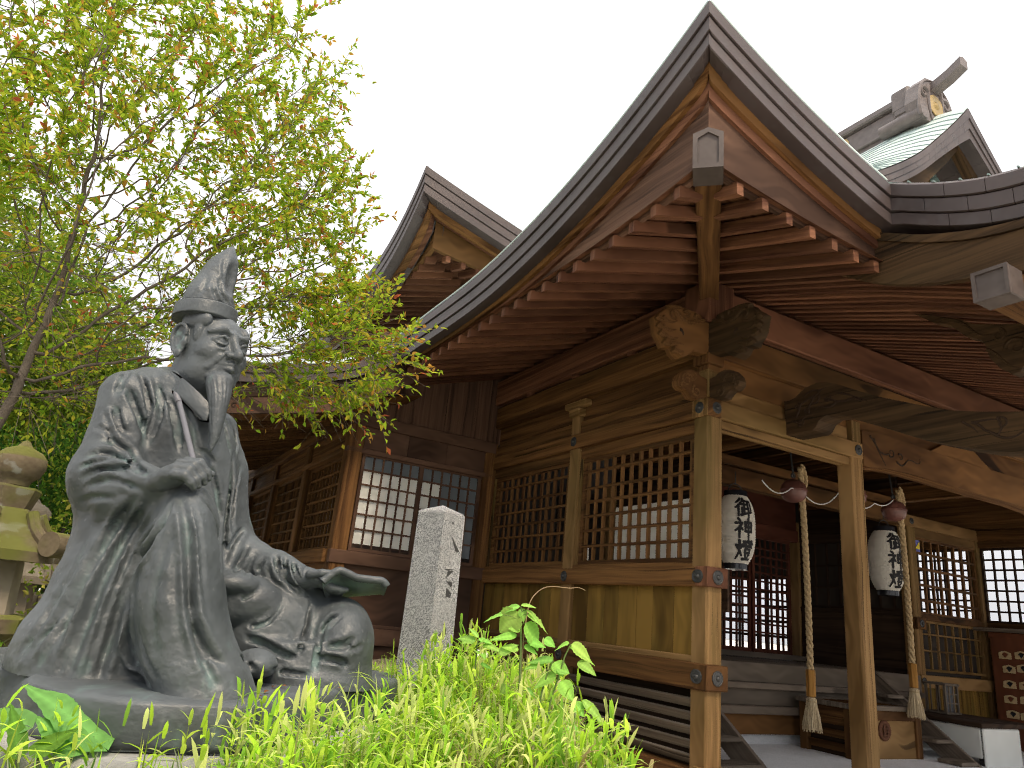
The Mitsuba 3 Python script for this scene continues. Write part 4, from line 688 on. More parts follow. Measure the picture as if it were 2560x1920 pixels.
GROOVES_ = [[[[-0.2622,-0.1249,0.5763],[-0.247,-0.1279,0.5581],[-0.2314,-0.1326,0.537],[-0.2143,-0.1369,0.5125],[-0.1964,-0.1392,0.4852],[-0.1882,-0.1401,0.4635],[-0.1841,-0.1428,0.4461],[-0.1813,-0.1431,0.4337]],0.0106,0.024],[[[-0.2428,-0.0692,0.6443],[-0.2305,-0.087,0.6288],[-0.219,-0.0992,0.6115],[-0.2084,-0.1083,0.5924],[-0.1975,-0.1139,0.5703],[-0.1866,-0.1199,0.5444],[-0.1781,-0.1279,0.5172],[-0.1738,-0.1339,0.489],[-0.1723,-0.1365,0.4607],[-0.1718,-0.1388,0.4363],[-0.1718,-0.1397,0.4166],[-0.1723,-0.1435,0.3987],[-0.1735,-0.1512,0.3833]],0.0099,0.0216],[[[-0.185,-0.0852,0.6183],[-0.1734,-0.097,0.5936],[-0.1642,-0.1102,0.5688],[-0.1573,-0.12,0.5451],[-0.1529,-0.1274,0.5222],[-0.1521,-0.1305,0.5005],[-0.1529,-0.1337,0.4786],[-0.1537,-0.134,0.4568],[-0.1552,-0.1345,0.4343],[-0.1577,-0.1354,0.4114],[-0.1607,-0.1387,0.3877]],0.0106,0.0264],[[[-0.1572,-0.0984,0.5914],[-0.1456,-0.1053,0.5785],[-0.1342,-0.1132,0.563],[-0.1233,-0.121,0.5458],[-0.1128,-0.1278,0.5268],[-0.102,-0.1332,0.5051],[-0.0922,-0.1346,0.4826],[-0.0845,-0.1361,0.4595],[-0.0776,-0.1347,0.4363],[-0.0711,-0.1331,0.4123],[-0.0652,-0.1305,0.3876]],0.0099,0.0264],[[[-0.2789,-0.1387,0.5127],[-0.2682,-0.1495,0.4874],[-0.2552,-0.1599,0.4621],[-0.2391,-0.1668,0.4367],[-0.2251,-0.1669,0.4292],[-0.2101,-0.1594,0.4297]],0.0092,0.018],[[[-0.2868,-0.1792,0.3935],[-0.2637,-0.188,0.3905],[-0.2416,-0.1914,0.3863],[-0.2194,-0.1911,0.3807],[-0.1993,-0.1889,0.3723],[-0.1821,-0.1976,0.358],[-0.1614,-0.2933,0.3273]],0.0119,0.0216],[[[-0.2736,-0.056,0.6459],[-0.2764,-0.0968,0.6195],[-0.2793,-0.1147,0.5944],[-0.281,-0.1228,0.5666],[-0.28,-0.1322,0.5327]],0.0106,0.012],[[[-0.0799,-0.1171,0.5543],[-0.0711,-0.1222,0.5365],[-0.062,-0.1278,0.5167],[-0.0526,-0.1315,0.4957],[-0.043,-0.1317,0.474],[-0.033,-0.1315,0.4502],[-0.0225,-0.1289,0.4248],[-0.0117,-0.1243,0.398]],0.0079,0.0096],[[[0.063,0.1082,0.5815],[0.0798,0.1103,0.5602],[0.0925,0.108,0.5335],[0.1014,0.0886,0.4991],[0.1065,0.0052,0.45]],0.0079,0.0168],[[[0.0361,-0.0465,0.5487],[0.0447,-0.0572,0.5282],[0.0546,-0.0627,0.5061],[0.0657,-0.0635,0.4825],[0.0785,-0.0589,0.4567],[0.0929,-0.046,0.4291]],0.0073,0.012],[[[-0.3112,-0.1996,0.3203],[-0.29,-0.2048,0.3401],[-0.2659,-0.212,0.3499],[-0.2391,-0.2219,0.3494],[-0.2108,-0.2366,0.3438],[-0.1781,-0.287,0.3257],[-0.1437,-0.3498,0.2977]],0.0106,0.0192],[[[-0.307,-0.201,0.2626],[-0.2866,-0.2216,0.2805],[-0.2658,-0.2383,0.2944],[-0.2433,-0.2554,0.3015],[-0.2202,-0.2736,0.3056],[-0.1969,-0.2913,0.3085],[-0.1725,-0.3146,0.307],[-0.1459,-0.3489,0.2961],[-0.1186,-0.3848,0.2803]],0.0092,0.0192],[[[-0.3196,-0.1946,0.2904],[-0.2959,-0.2139,0.3098],[-0.2685,-0.2273,0.3205],[-0.2374,-0.2431,0.3264]],0.0079,0.012],[[[-0.1373,-0.3503,0.2263],[-0.1464,-0.3351,0.2081],[-0.1557,-0.3143,0.1896],[-0.1657,-0.2843,0.1709],[-0.1749,-0.2631,0.1505],[-0.1829,-0.2567,0.1286],[-0.1898,-0.2617,0.1054],[-0.1966,-0.2654,0.0814],[-0.203,-0.2712,0.0566],[-0.2092,-0.2751,0.0319],[-0.2152,-0.2772,0.0076],[-0.2209,-0.278,-0.0158],[-0.2263,-0.2781,-0.0385],[-0.2314,-0.2783,-0.061],[-0.2361,-0.2794,-0.083],[-0.2403,-0.2839,-0.1043],[-0.2443,-0.2864,-0.1248],[-0.2482,-0.2887,-0.1443],[-0.2518,-0.2924,-0.163],[-0.2555,-0.2931,-0.1814],[-0.2591,-0.2931,-0.1991],[-0.2625,-0.2927,-0.2163],[-0.2657,-0.2923,-0.2329]],0.0119,0.0216],[[[-0.1053,-0.3581,0.2193],[-0.1128,-0.3477,0.2028],[-0.1203,-0.335,0.1858],[-0.1286,-0.304,0.1694],[-0.1369,-0.2731,0.1519],[-0.1437,-0.2666,0.1321],[-0.1496,-0.271,0.1111],[-0.1555,-0.2765,0.0892],[-0.1611,-0.283,0.0667],[-0.1664,-0.2877,0.044],[-0.171,-0.2939,0.0214],[-0.1751,-0.2967,-0.0006],[-0.1783,-0.2987,-0.0221],[-0.1809,-0.3005,-0.0433],[-0.1828,-0.3045,-0.0644],[-0.1848,-0.3066,-0.0858],[-0.1867,-0.3087,-0.1077],[-0.1888,-0.3128,-0.1302],[-0.191,-0.315,-0.1532],[-0.1931,-0.3175,-0.1768],[-0.1952,-0.3213,-0.2006],[-0.1973,-0.323,-0.225],[-0.1993,-0.326,-0.2495]],0.0119,0.024],[[[-0.0659,-0.4115,0.2034],[-0.0697,-0.4175,0.1857],[-0.0735,-0.4203,0.1682],[-0.0774,-0.4189,0.1508],[-0.0815,-0.4105,0.1337],[-0.0867,-0.3719,0.1181],[-0.0917,-0.3404,0.1016],[-0.096,-0.3264,0.0837],[-0.0999,-0.3175,0.065],[-0.1034,-0.3127,0.0452],[-0.1066,-0.3119,0.0243],[-0.1096,-0.3111,0.0026],[-0.1123,-0.3111,-0.0196],[-0.1145,-0.3119,-0.042],[-0.1158,-0.3141,-0.0643],[-0.1165,-0.3146,-0.087],[-0.1169,-0.317,-0.1099],[-0.1179,-0.318,-0.1335],[-0.1202,-0.3207,-0.1576],[-0.1239,-0.3245,-0.1824],[-0.1289,-0.328,-0.2077],[-0.135,-0.33,-0.2337],[-0.1417,-0.3373,-0.2594]],0.0132,0.0288],[[[-0.054,-0.4557,0.1956],[-0.0582,-0.4632,0.1752],[-0.0627,-0.4662,0.1547],[-0.0674,-0.4643,0.134],[-0.0725,-0.4575,0.1129],[-0.0788,-0.4457,0.0908],[-0.0857,-0.4199,0.0683],[-0.0935,-0.3381,0.0468],[-0.0966,-0.3308,0.0235],[-0.0994,-0.3246,0.0002],[-0.1003,-0.3235,-0.0227],[-0.0976,-0.3263,-0.0446],[-0.0923,-0.3316,-0.065],[-0.087,-0.3354,-0.0848],[-0.0815,-0.3329,-0.105],[-0.0753,-0.3307,-0.1263],[-0.0661,-0.3324,-0.1487],[-0.0548,-0.3377,-0.1713],[-0.0429,-0.3419,-0.1931],[-0.0302,-0.4467,-0.2038],[-0.0187,-0.4627,-0.221],[-0.0069,-0.4702,-0.2382],[0.0053,-0.4938,-0.2526]],0.0132,0.0408],[[[-0.2035,-0.2554,0.1042],[-0.2092,-0.258,0.0829],[-0.215,-0.2606,0.0619],[-0.2206,-0.2634,0.041],[-0.2261,-0.2671,0.0205],[-0.2318,-0.2674,0.0001],[-0.2375,-0.2668,-0.0201],[-0.2431,-0.2641,-0.0401],[-0.2481,-0.2653,-0.0599],[-0.2536,-0.265,-0.0795],[-0.2595,-0.2658,-0.0991],[-0.2661,-0.2668,-0.1185],[-0.2737,-0.267,-0.1378],[-0.2821,-0.2655,-0.1572],[-0.2914,-0.2614,-0.1766],[-0.3016,-0.2549,-0.1961],[-0.313,-0.2437,-0.216]],0.0119,0.0168],[[[-0.1123,-0.3162,-0.0973],[-0.1162,-0.3166,-0.1196],[-0.1189,-0.32,-0.1424],[-0.1206,-0.3234,-0.1656],[-0.1213,-0.3251,-0.1893],[-0.1211,-0.3288,-0.2134],[-0.1201,-0.3312,-0.2382],[-0.1179,-0.3392,-0.2628]],0.0106,0.0144],[[[-0.2105,-0.2726,0.038],[-0.2145,-0.2756,0.0174],[-0.2182,-0.2775,-0.0034],[-0.2217,-0.2788,-0.0243],[-0.225,-0.2801,-0.0455],[-0.228,-0.2817,-0.0669],[-0.2304,-0.2863,-0.0883],[-0.2326,-0.2898,-0.1099],[-0.2346,-0.2936,-0.1317],[-0.2361,-0.2991,-0.1535],[-0.2377,-0.3019,-0.1757],[-0.2392,-0.3037,-0.1981],[-0.2404,-0.3052,-0.2206]],0.0092,0.012],[[[-0.271,-0.2247,-0.0102],[-0.277,-0.2237,-0.0377],[-0.2831,-0.2226,-0.0637],[-0.289,-0.2239,-0.0881],[-0.2943,-0.2304,-0.1106],[-0.2998,-0.2363,-0.1314],[-0.3059,-0.2376,-0.151],[-0.3125,-0.2356,-0.1697],[-0.3196,-0.2293,-0.1876],[-0.327,-0.2229,-0.2043],[-0.335,-0.2124,-0.2201]],0.0106,0.012],[[[-0.0361,-0.4371,0.2376],[-0.0267,-0.4652,0.2193],[-0.018,-0.4857,0.201],[-0.0101,-0.5011,0.1824],[-0.0031,-0.5102,0.1635],[0.0032,-0.5144,0.1446],[0.0093,-0.5198,0.1247],[0.0155,-0.5227,0.1032],[0.0222,-0.5257,0.0789],[0.0298,-0.5326,0.0483],[0.0379,-0.5392,0.0153],[0.0455,-0.5456,-0.0148],[0.0519,-0.5503,-0.0378],[0.0577,-0.5556,-0.0561],[0.0636,-0.5582,-0.0727],[0.0701,-0.5605,-0.0895],[0.0782,-0.5628,-0.1085],[0.0886,-0.5653,-0.1286],[0.1001,-0.5679,-0.1487],[0.1115,-0.5713,-0.1675],[0.1221,-0.5762,-0.1845],[0.1327,-0.5827,-0.2003],[0.1438,-0.5834,-0.2157],[0.1548,-0.5859,-0.23]],0.0099,0.0288],[[[0.0153,-0.4379,0.2455],[0.0314,-0.4404,0.2325],[0.0459,-0.4345,0.2186],[0.0579,-0.4252,0.2033],[0.0679,-0.4137,0.1872],[0.078,-0.3978,0.1681],[0.09,-0.3697,0.1425],[0.1009,-0.4086,0.1038],[0.1129,-0.4348,0.0602]],0.0092,0.0168],[[[0.0677,-0.5576,-0.0727],[0.0844,-0.5602,-0.1009],[0.101,-0.5618,-0.1249],[0.1172,-0.5624,-0.1434],[0.1334,-0.5616,-0.1579],[0.1499,-0.5595,-0.1698],[0.1669,-0.5527,-0.1781]],0.0106,0.0216],[[[-0.03,-0.5042,0.1532],[-0.0337,-0.5085,0.1282],[-0.0369,-0.5094,0.1041],[-0.0393,-0.5099,0.0808],[-0.0409,-0.513,0.0581],[-0.0414,-0.5152,0.0362],[-0.0417,-0.5175,0.0153],[-0.0421,-0.5195,-0.0047],[-0.0419,-0.5214,-0.0243],[-0.0403,-0.5236,-0.0439],[-0.0368,-0.5267,-0.064],[-0.0313,-0.5296,-0.0847],[-0.0243,-0.532,-0.1058],[-0.0158,-0.5348,-0.1272],[-0.0058,-0.5388,-0.1488],[0.0056,-0.5471,-0.1703]],0.0132,0.0072],[[[0.095,-0.0348,0.4438],[0.0988,-0.0433,0.4121],[0.1026,-0.0459,0.3824],[0.106,-0.0502,0.3533],[0.1091,-0.0531,0.3254],[0.1116,-0.0572,0.2987],[0.1133,-0.0616,0.2739],[0.1147,-0.067,0.2495],[0.1168,-0.0721,0.2241],[0.1202,-0.0754,0.1963],[0.1244,-0.0783,0.1661],[0.1293,-0.0817,0.134],[0.1346,-0.0878,0.1],[0.1407,-0.0924,0.0647]],0.0086,0.0216],[[[0.1328,0.0721,0.4257],[0.1299,0.0304,0.3832],[0.1278,-0.014,0.342],[0.1284,-0.0311,0.3058],[0.1307,-0.0412,0.2712],[0.1336,-0.0498,0.2373],[0.1373,-0.0558,0.2043],[0.1421,-0.0598,0.1719]],0.0079,0.0168],[[[0.1802,0.0001,0.2067],[0.1621,-0.0386,0.1786],[0.1499,-0.0625,0.1474],[0.1426,-0.0776,0.1118],[0.1395,-0.0912,0.0707]],0.0086,0.0192],[[[0.0253,-0.1118,0.386],[0.041,-0.1059,0.3579],[0.0555,-0.0997,0.3288],[0.0684,-0.0946,0.2986],[0.0801,-0.0926,0.2673],[0.091,-0.089,0.2353],[0.1007,-0.0876,0.2024]],0.0079,0.012],[[[-0.0184,-0.1263,0.4213],[0.0103,-0.1186,0.4111],[0.0307,-0.1098,0.3967],[0.0455,-0.1011,0.3781]],0.0079,0.0096],[[[0.2005,-0.0448,0.1483],[0.1843,-0.0644,0.1042],[0.1767,-0.0688,0.0752],[0.1662,-0.1799,0.0541]],0.0079,0.0168],[[[0.2521,-0.0918,0.1146],[0.2429,-0.0951,0.0926],[0.2374,-0.0905,0.0714],[0.2274,-0.1613,0.049]],0.0079,0.012],[[[0.2834,-0.0914,0.1309],[0.2903,-0.1196,0.0962],[0.3052,-0.1302,0.0655],[0.3379,-0.135,0.0387],[0.3718,-0.1265,0.0197],[0.4075,-0.1125,0.0064]],0.0073,0.0216],[[[0.3114,-0.1079,0.121],[0.3182,-0.1317,0.0837],[0.3354,-0.1372,0.0486],[0.3786,-0.1247,0.0161]],0.0066,0.0168],[[[0.3372,-0.1171,0.1112],[0.3469,-0.1437,0.0769],[0.3636,-0.1435,0.0502],[0.3906,-0.1131,0.0296]],0.0066,0.0168],[[[0.1436,-0.4222,-0.0232],[0.2037,-0.19,-0.0214],[0.2399,-0.1829,0.0041],[0.2463,-0.1689,0.0271]],0.0046,0.0096],[[[0.156,-0.4534,-0.0692],[0.2442,-0.176,-0.0964],[0.2693,-0.1804,-0.0905],[0.2929,-0.182,-0.0775],[0.3134,-0.1732,-0.0474],[0.3229,-0.161,-0.023],[0.3267,-0.1451,-0.0009]],0.0059,0.012],[[[0.2323,-0.176,-0.1304],[0.2677,-0.1865,-0.1362],[0.3019,-0.1963,-0.1462],[0.334,-0.2169,-0.1612],[0.3606,-0.2307,-0.1686],[0.3835,-0.2371,-0.1718]],0.0073,0.0288],[[[0.3835,-0.2371,-0.1718],[0.3921,-0.2326,-0.146],[0.4077,-0.1718,-0.1176],[0.4126,-0.1583,-0.0735],[0.4165,-0.141,-0.035],[0.42,-0.124,-0.0146],[0.4222,-0.1124,-0.0045]],0.0073,0.0192],[[[0.4512,-0.1878,-0.1017],[0.4622,-0.1863,-0.07],[0.4758,-0.1897,-0.0503],[0.4922,-0.1939,-0.0387]],0.0079,0.024],[[[0.4411,-0.2417,-0.1677],[0.4838,-0.2439,-0.1676],[0.5158,-0.246,-0.1731],[0.5416,-0.2417,-0.1898]],0.0079,0.0264],[[[0.4605,-0.2363,-0.1356],[0.4908,-0.2431,-0.1316],[0.5204,-0.2511,-0.1232],[0.5513,-0.2453,-0.1025]],0.0106,0.0144],[[[0.1962,-0.4582,-0.1457],[0.2089,-0.4582,-0.1652],[0.2381,-0.3487,-0.1914],[0.2636,-0.3568,-0.2057]],0.0073,0.0192],[[[0.4407,-0.2538,-0.2112],[0.4407,-0.2462,-0.1844],[0.4417,-0.2367,-0.1483],[0.4512,-0.1878,-0.1017]],0.0079,0.0144],[[[0.3078,-0.3355,-0.2001],[0.3503,-0.2355,-0.214],[0.3786,-0.2461,-0.2155],[0.4087,-0.2527,-0.2151],[0.441,-0.2548,-0.2139]],0.0066,0.0168],[[[-0.2368,-0.0813,0.6343],[-0.2202,-0.0979,0.614],[-0.209,-0.1084,0.5926],[-0.1998,-0.1146,0.5701],[-0.1932,-0.1202,0.5457],[-0.1879,-0.1285,0.5189],[-0.1843,-0.1353,0.4906]],0.0066,0.006],[[[-0.3017,-0.1353,0.4902],[-0.2857,-0.1557,0.4589],[-0.2702,-0.1689,0.4345],[-0.2546,-0.1764,0.4159],[-0.2382,-0.1811,0.4022]],0.0079,0.0075],[[[-0.3182,-0.1424,0.4305],[-0.3007,-0.1582,0.428],[-0.2829,-0.1699,0.4228],[-0.2635,-0.1781,0.4102],[-0.243,-0.1882,0.3911],[-0.2237,-0.1989,0.3718],[-0.2029,-0.2328,0.3468]],0.0079,0.0075],[[[-0.1291,-0.122,0.543],[-0.1204,-0.1282,0.525],[-0.1122,-0.1332,0.5047],[-0.1052,-0.1346,0.4828],[-0.0987,-0.1361,0.4583],[-0.092,-0.1348,0.4315],[-0.0853,-0.132,0.4024]],0.0053,0.0053],[[[-0.0687,-0.1341,0.4426],[-0.0507,-0.1314,0.4213],[-0.0399,-0.1294,0.3985],[-0.0327,-0.1269,0.3752]],0.0053,0.0045],[[[-0.1633,-0.319,0.2036],[-0.1708,-0.2976,0.1836],[-0.1789,-0.2695,0.1639],[-0.1859,-0.2559,0.1429],[-0.1917,-0.2564,0.1212],[-0.1973,-0.2599,0.0995],[-0.2028,-0.2631,0.0781],[-0.2082,-0.2682,0.0569],[-0.2138,-0.2712,0.0362],[-0.2196,-0.2727,0.0158],[-0.2254,-0.273,-0.0045],[-0.231,-0.2727,-0.0248],[-0.2361,-0.2723,-0.0452],[-0.2407,-0.2725,-0.0658],[-0.2447,-0.2741,-0.0864],[-0.2481,-0.2792,-0.1069],[-0.2513,-0.2827,-0.1275],[-0.2542,-0.2859,-0.148],[-0.2566,-0.2904,-0.1685],[-0.2591,-0.2918,-0.1892]],0.0079,0.0075],[[[-0.084,-0.3751,0.2152],[-0.0886,-0.3643,0.2009],[-0.0932,-0.3558,0.1851],[-0.0981,-0.3407,0.1688],[-0.1034,-0.32,0.1517],[-0.1085,-0.3031,0.1333],[-0.1134,-0.2936,0.1136],[-0.118,-0.2924,0.0921],[-0.1228,-0.2917,0.069],[-0.1273,-0.2955,0.0449],[-0.1316,-0.2993,0.0203],[-0.1355,-0.303,-0.0042],[-0.1389,-0.3063,-0.0281],[-0.1417,-0.3097,-0.0517],[-0.1442,-0.3132,-0.0753],[-0.1465,-0.3144,-0.0989],[-0.1483,-0.3176,-0.1225],[-0.1499,-0.3189,-0.1462],[-0.151,-0.3235,-0.1697]],0.0066,0.0075],[[[-0.2463,-0.2144,0.1231],[-0.2484,-0.2179,0.0945],[-0.2506,-0.2262,0.0664],[-0.2534,-0.233,0.0391],[-0.2569,-0.2376,0.0124],[-0.261,-0.2394,-0.0136],[-0.2658,-0.2397,-0.0392],[-0.2714,-0.2397,-0.0657],[-0.2771,-0.2439,-0.0922],[-0.2831,-0.2485,-0.1175],[-0.2892,-0.2536,-0.1403],[-0.2957,-0.2534,-0.1598],[-0.3021,-0.2506,-0.1756],[-0.3088,-0.2446,-0.1905],[-0.3152,-0.2396,-0.2041],[-0.3216,-0.2335,-0.2161],[-0.3284,-0.2241,-0.2265],[-0.3355,-0.2132,-0.2347]],0.0079,0.0075],[[[-0.1073,-0.3177,0.1566],[-0.1129,-0.2937,0.1335],[-0.1173,-0.2911,0.1082],[-0.1213,-0.2914,0.0822],[-0.125,-0.2936,0.0556],[-0.1283,-0.298,0.0283],[-0.1313,-0.3025,0.0005],[-0.1342,-0.3059,-0.0277]],0.0066,0.006],[[[-0.1403,-0.3156,-0.0997],[-0.144,-0.3183,-0.1272],[-0.1471,-0.3218,-0.1532],[-0.1497,-0.3243,-0.1775],[-0.1517,-0.3259,-0.2003],[-0.1533,-0.3296,-0.2217],[-0.1545,-0.332,-0.2418],[-0.1551,-0.3365,-0.2602]],0.0079,0.009],[[[-0.199,-0.303,-0.0951],[-0.2045,-0.3078,-0.1277],[-0.2093,-0.3105,-0.1571],[-0.2131,-0.3126,-0.1829],[-0.2157,-0.3157,-0.2048],[-0.2181,-0.3168,-0.2246],[-0.2198,-0.3182,-0.2418],[-0.2206,-0.3207,-0.256]],0.0079,0.009],[[[-0.0651,-0.4651,-0.0875],[-0.0582,-0.4702,-0.1081],[-0.0494,-0.4778,-0.1285],[-0.0393,-0.4873,-0.1488],[-0.0283,-0.499,-0.169],[-0.0147,-0.5154,-0.1887],[0.0012,-0.5311,-0.2083],[0.0185,-0.5434,-0.2282]],0.0079,0.0075],[[[-0.0494,-0.438,0.2193],[-0.0513,-0.4622,0.1924],[-0.0529,-0.4786,0.1652],[-0.0543,-0.4862,0.1378],[-0.0554,-0.4913,0.1092],[-0.0562,-0.4933,0.0796]],0.0066,0.006],[[[-0.007,-0.4621,0.2286],[0.0028,-0.4786,0.2119],[0.0121,-0.4916,0.1938],[0.0209,-0.5022,0.1743],[0.0289,-0.5059,0.1538],[0.0368,-0.5108,0.1307],[0.0447,-0.5133,0.1059],[0.0521,-0.518,0.0803],[0.0592,-0.5214,0.0548],[0.066,-0.5259,0.0289],[0.0726,-0.5333,0.0024],[0.079,-0.5393,-0.0244]],0.0066,0.006],[[[-0.0119,-0.52,0.1139],[-0.0089,-0.523,0.091],[-0.0053,-0.5283,0.0683],[-0.0013,-0.5323,0.046],[0.0031,-0.537,0.0238],[0.008,-0.5418,0.002],[0.0134,-0.5467,-0.0196],[0.0192,-0.5532,-0.0409],[0.0253,-0.5571,-0.0619],[0.0317,-0.5603,-0.0828],[0.0396,-0.5629,-0.1035],[0.0491,-0.5655,-0.1239],[0.0598,-0.5683,-0.1441],[0.0711,-0.572,-0.164]],0.0092,0.0045],[[[0.0832,-0.4086,0.1486],[0.092,-0.4001,0.1288],[0.1,-0.4209,0.1015],[0.1087,-0.4397,0.0685],[0.1181,-0.4556,0.0292]],0.0066,0.009],[[[0.2272,-0.0603,0.1317],[0.2153,-0.0719,0.0939],[0.2094,-0.0671,0.067],[0.196,-0.1916,0.0454]],0.0059,0.006],[[[0.2659,-0.1102,0.0969],[0.2709,-0.1146,0.0678],[0.281,-0.1165,0.0423],[0.3152,-0.1252,0.022]],0.0059,0.0067],[[[-0.283,-0.2253,0.2979],[-0.2577,-0.2438,0.2995],[-0.2296,-0.2678,0.3008],[-0.1964,-0.3021,0.2925],[-0.1583,-0.3457,0.2735]],0.0066,0.0075],[[[-0.2856,-0.212,0.2417],[-0.2524,-0.2574,0.2585],[-0.2199,-0.2872,0.2655],[-0.1834,-0.3189,0.2585],[-0.1521,-0.3461,0.2466],[-0.1317,-0.3607,0.2391],[-0.1184,-0.3644,0.2331]],0.0079,0.009],[[[-0.2944,-0.1702,0.1991],[-0.268,-0.2199,0.2127],[-0.2314,-0.2717,0.2148],[-0.1862,-0.3047,0.2127]],0.0079,0.0075],[[[0.4696,-0.2084,-0.0874],[0.4781,-0.2098,-0.0703],[0.49,-0.2099,-0.0556],[0.5056,-0.209,-0.043]],0.0053,0.0075],[[[0.4962,-0.2447,-0.1411],[0.5285,-0.2512,-0.1384],[0.5577,-0.2453,-0.1342],[0.5824,-0.231,-0.1186]],0.0066,0.0075],[[[0.3363,-0.1798,-0.0644],[0.3588,-0.1823,-0.0924],[0.3752,-0.1895,-0.1253],[0.382,-0.234,-0.1609]],0.0066,0.0045]]
HAT_ = [['stack',0.0,[[0.8997,-0.0885,0.02,0.0908,0.125],[0.936,-0.0915,0.02,0.0892,0.125],[0.9641,-0.0915,0.02,0.0863,0.125],[0.9995,-0.0938,0.02,0.0765,0.11],[1.0478,-0.0859,0.02,0.0649,0.095],[1.0914,-0.0794,0.02,0.0582,0.08],[1.1327,-0.0716,0.02,0.0443,0.06],[1.159,-0.066,0.02,0.0301,0.045],[1.1819,-0.0611,0.02,0.0158,0.028],[1.1962,-0.0577,0.02,0.0073,0.012]],2.1],['-ell',0.012,[-0.0305,-0.06,1.0577],[0.027,0.05,0.078]]]
HATG_ = [[[[-0.0664,-0.0763,1.0359],[-0.0697,-0.0817,1.0179],[-0.0673,-0.0882,0.9969],[-0.0571,-0.0968,0.9719],[-0.0416,-0.0877,0.9519],[-0.0231,-0.0658,0.9373]],0.0066,0.009],[[[-0.0894,-0.09,1.0042],[-0.083,-0.1035,0.9761],[-0.0757,-0.1054,0.9544],[-0.0625,-0.1014,0.9379],[-0.0447,-0.0904,0.9263],[-0.0266,-0.0736,0.918],[-0.0064,-0.035,0.9188]],0.0066,0.0075],[[[-0.1098,-0.081,1.026],[-0.117,-0.089,0.9982],[-0.1172,-0.101,0.9711],[-0.1146,-0.1038,0.9488]],0.0079,0.0037],[[[-0.0707,-0.0446,1.1273],[-0.0719,-0.0566,1.1047],[-0.0709,-0.0647,1.0833],[-0.0671,-0.07,1.0625],[-0.0615,-0.073,1.0415],[-0.0549,-0.0733,1.0211],[-0.0457,-0.0685,1.003],[-0.0338,-0.067,0.9835],[-0.0226,-0.0631,0.9641],[-0.0116,-0.0406,0.9507]],0.0066,0.0105],[[[-0.1418,-0.0864,0.9105],[-0.1335,-0.0936,0.9334],[-0.1243,-0.0985,0.9575],[-0.1145,-0.096,0.985],[-0.1039,-0.0854,1.0162]],0.0099,0.003]]
HAND_R_ = [['cap',0.02,[-0.1005,-0.37,0.2657],[-0.0814,-0.405,0.2726],np.float64(0.029),np.float64(0.0274)],['cap',0.02,[-0.0814,-0.405,0.2726],[-0.0556,-0.43,0.2928],np.float64(0.0274),np.float64(0.0239)],['ell',0.02,[-0.0563,-0.43,0.2844],[0.036,0.034,0.026]],['cap',0.006,[-0.0587,-0.465,0.2836],[-0.0315,-0.475,0.2835],np.float64(0.0133),np.float64(0.0128)],['cap',0.006,[-0.0315,-0.475,0.2835],[-0.0129,-0.475,0.2665],np.float64(0.0128),np.float64(0.0112)],['cap',0.006,[-0.0129,-0.475,0.2665],[-0.0039,-0.468,0.2553],np.float64(0.0112),np.float64(0.0091)],['cap',0.006,[-0.0604,-0.45,0.3029],[-0.024,-0.462,0.3029],np.float64(0.014),np.float64(0.0134)],['cap',0.006,[-0.024,-0.462,0.3029],[-0.0001,-0.462,0.2784],np.float64(0.0134),np.float64(0.0112)],['cap',0.006,[-0.0001,-0.462,0.2784],[0.0074,-0.456,0.2629],np.float64(0.0112),np.float64(0.0091)],['cap',0.006,[-0.0514,-0.43,0.3195],[-0.014,-0.445,0.3192],np.float64(0.0141),np.float64(0.0135)],['cap',0.006,[-0.014,-0.445,0.3192],[0.0125,-0.445,0.2909],np.float64(0.0135),np.float64(0.0113)],['cap',0.006,[0.0125,-0.445,0.2909],[0.0206,-0.438,0.276],np.float64(0.0113),np.float64(0.0092)],['cap',0.006,[-0.0357,-0.41,0.3308],[-0.0013,-0.425,0.33],np.float64(0.0137),np.float64(0.0125)],['cap',0.006,[-0.0013,-0.425,0.33],[0.0224,-0.425,0.3064],np.float64(0.0125),np.float64(0.0109)],['cap',0.006,[0.0224,-0.425,0.3064],[0.029,-0.42,0.2908],np.float64(0.0109),np.float64(0.0093)],['cap',0.006,[-0.0236,-0.39,0.3121],[0.0129,-0.4,0.3112],np.float64(0.0144),np.float64(0.0116)],['cap',0.006,[0.0129,-0.4,0.3112],[0.0356,-0.405,0.3074],np.float64(0.0116),np.float64(0.0088)]]
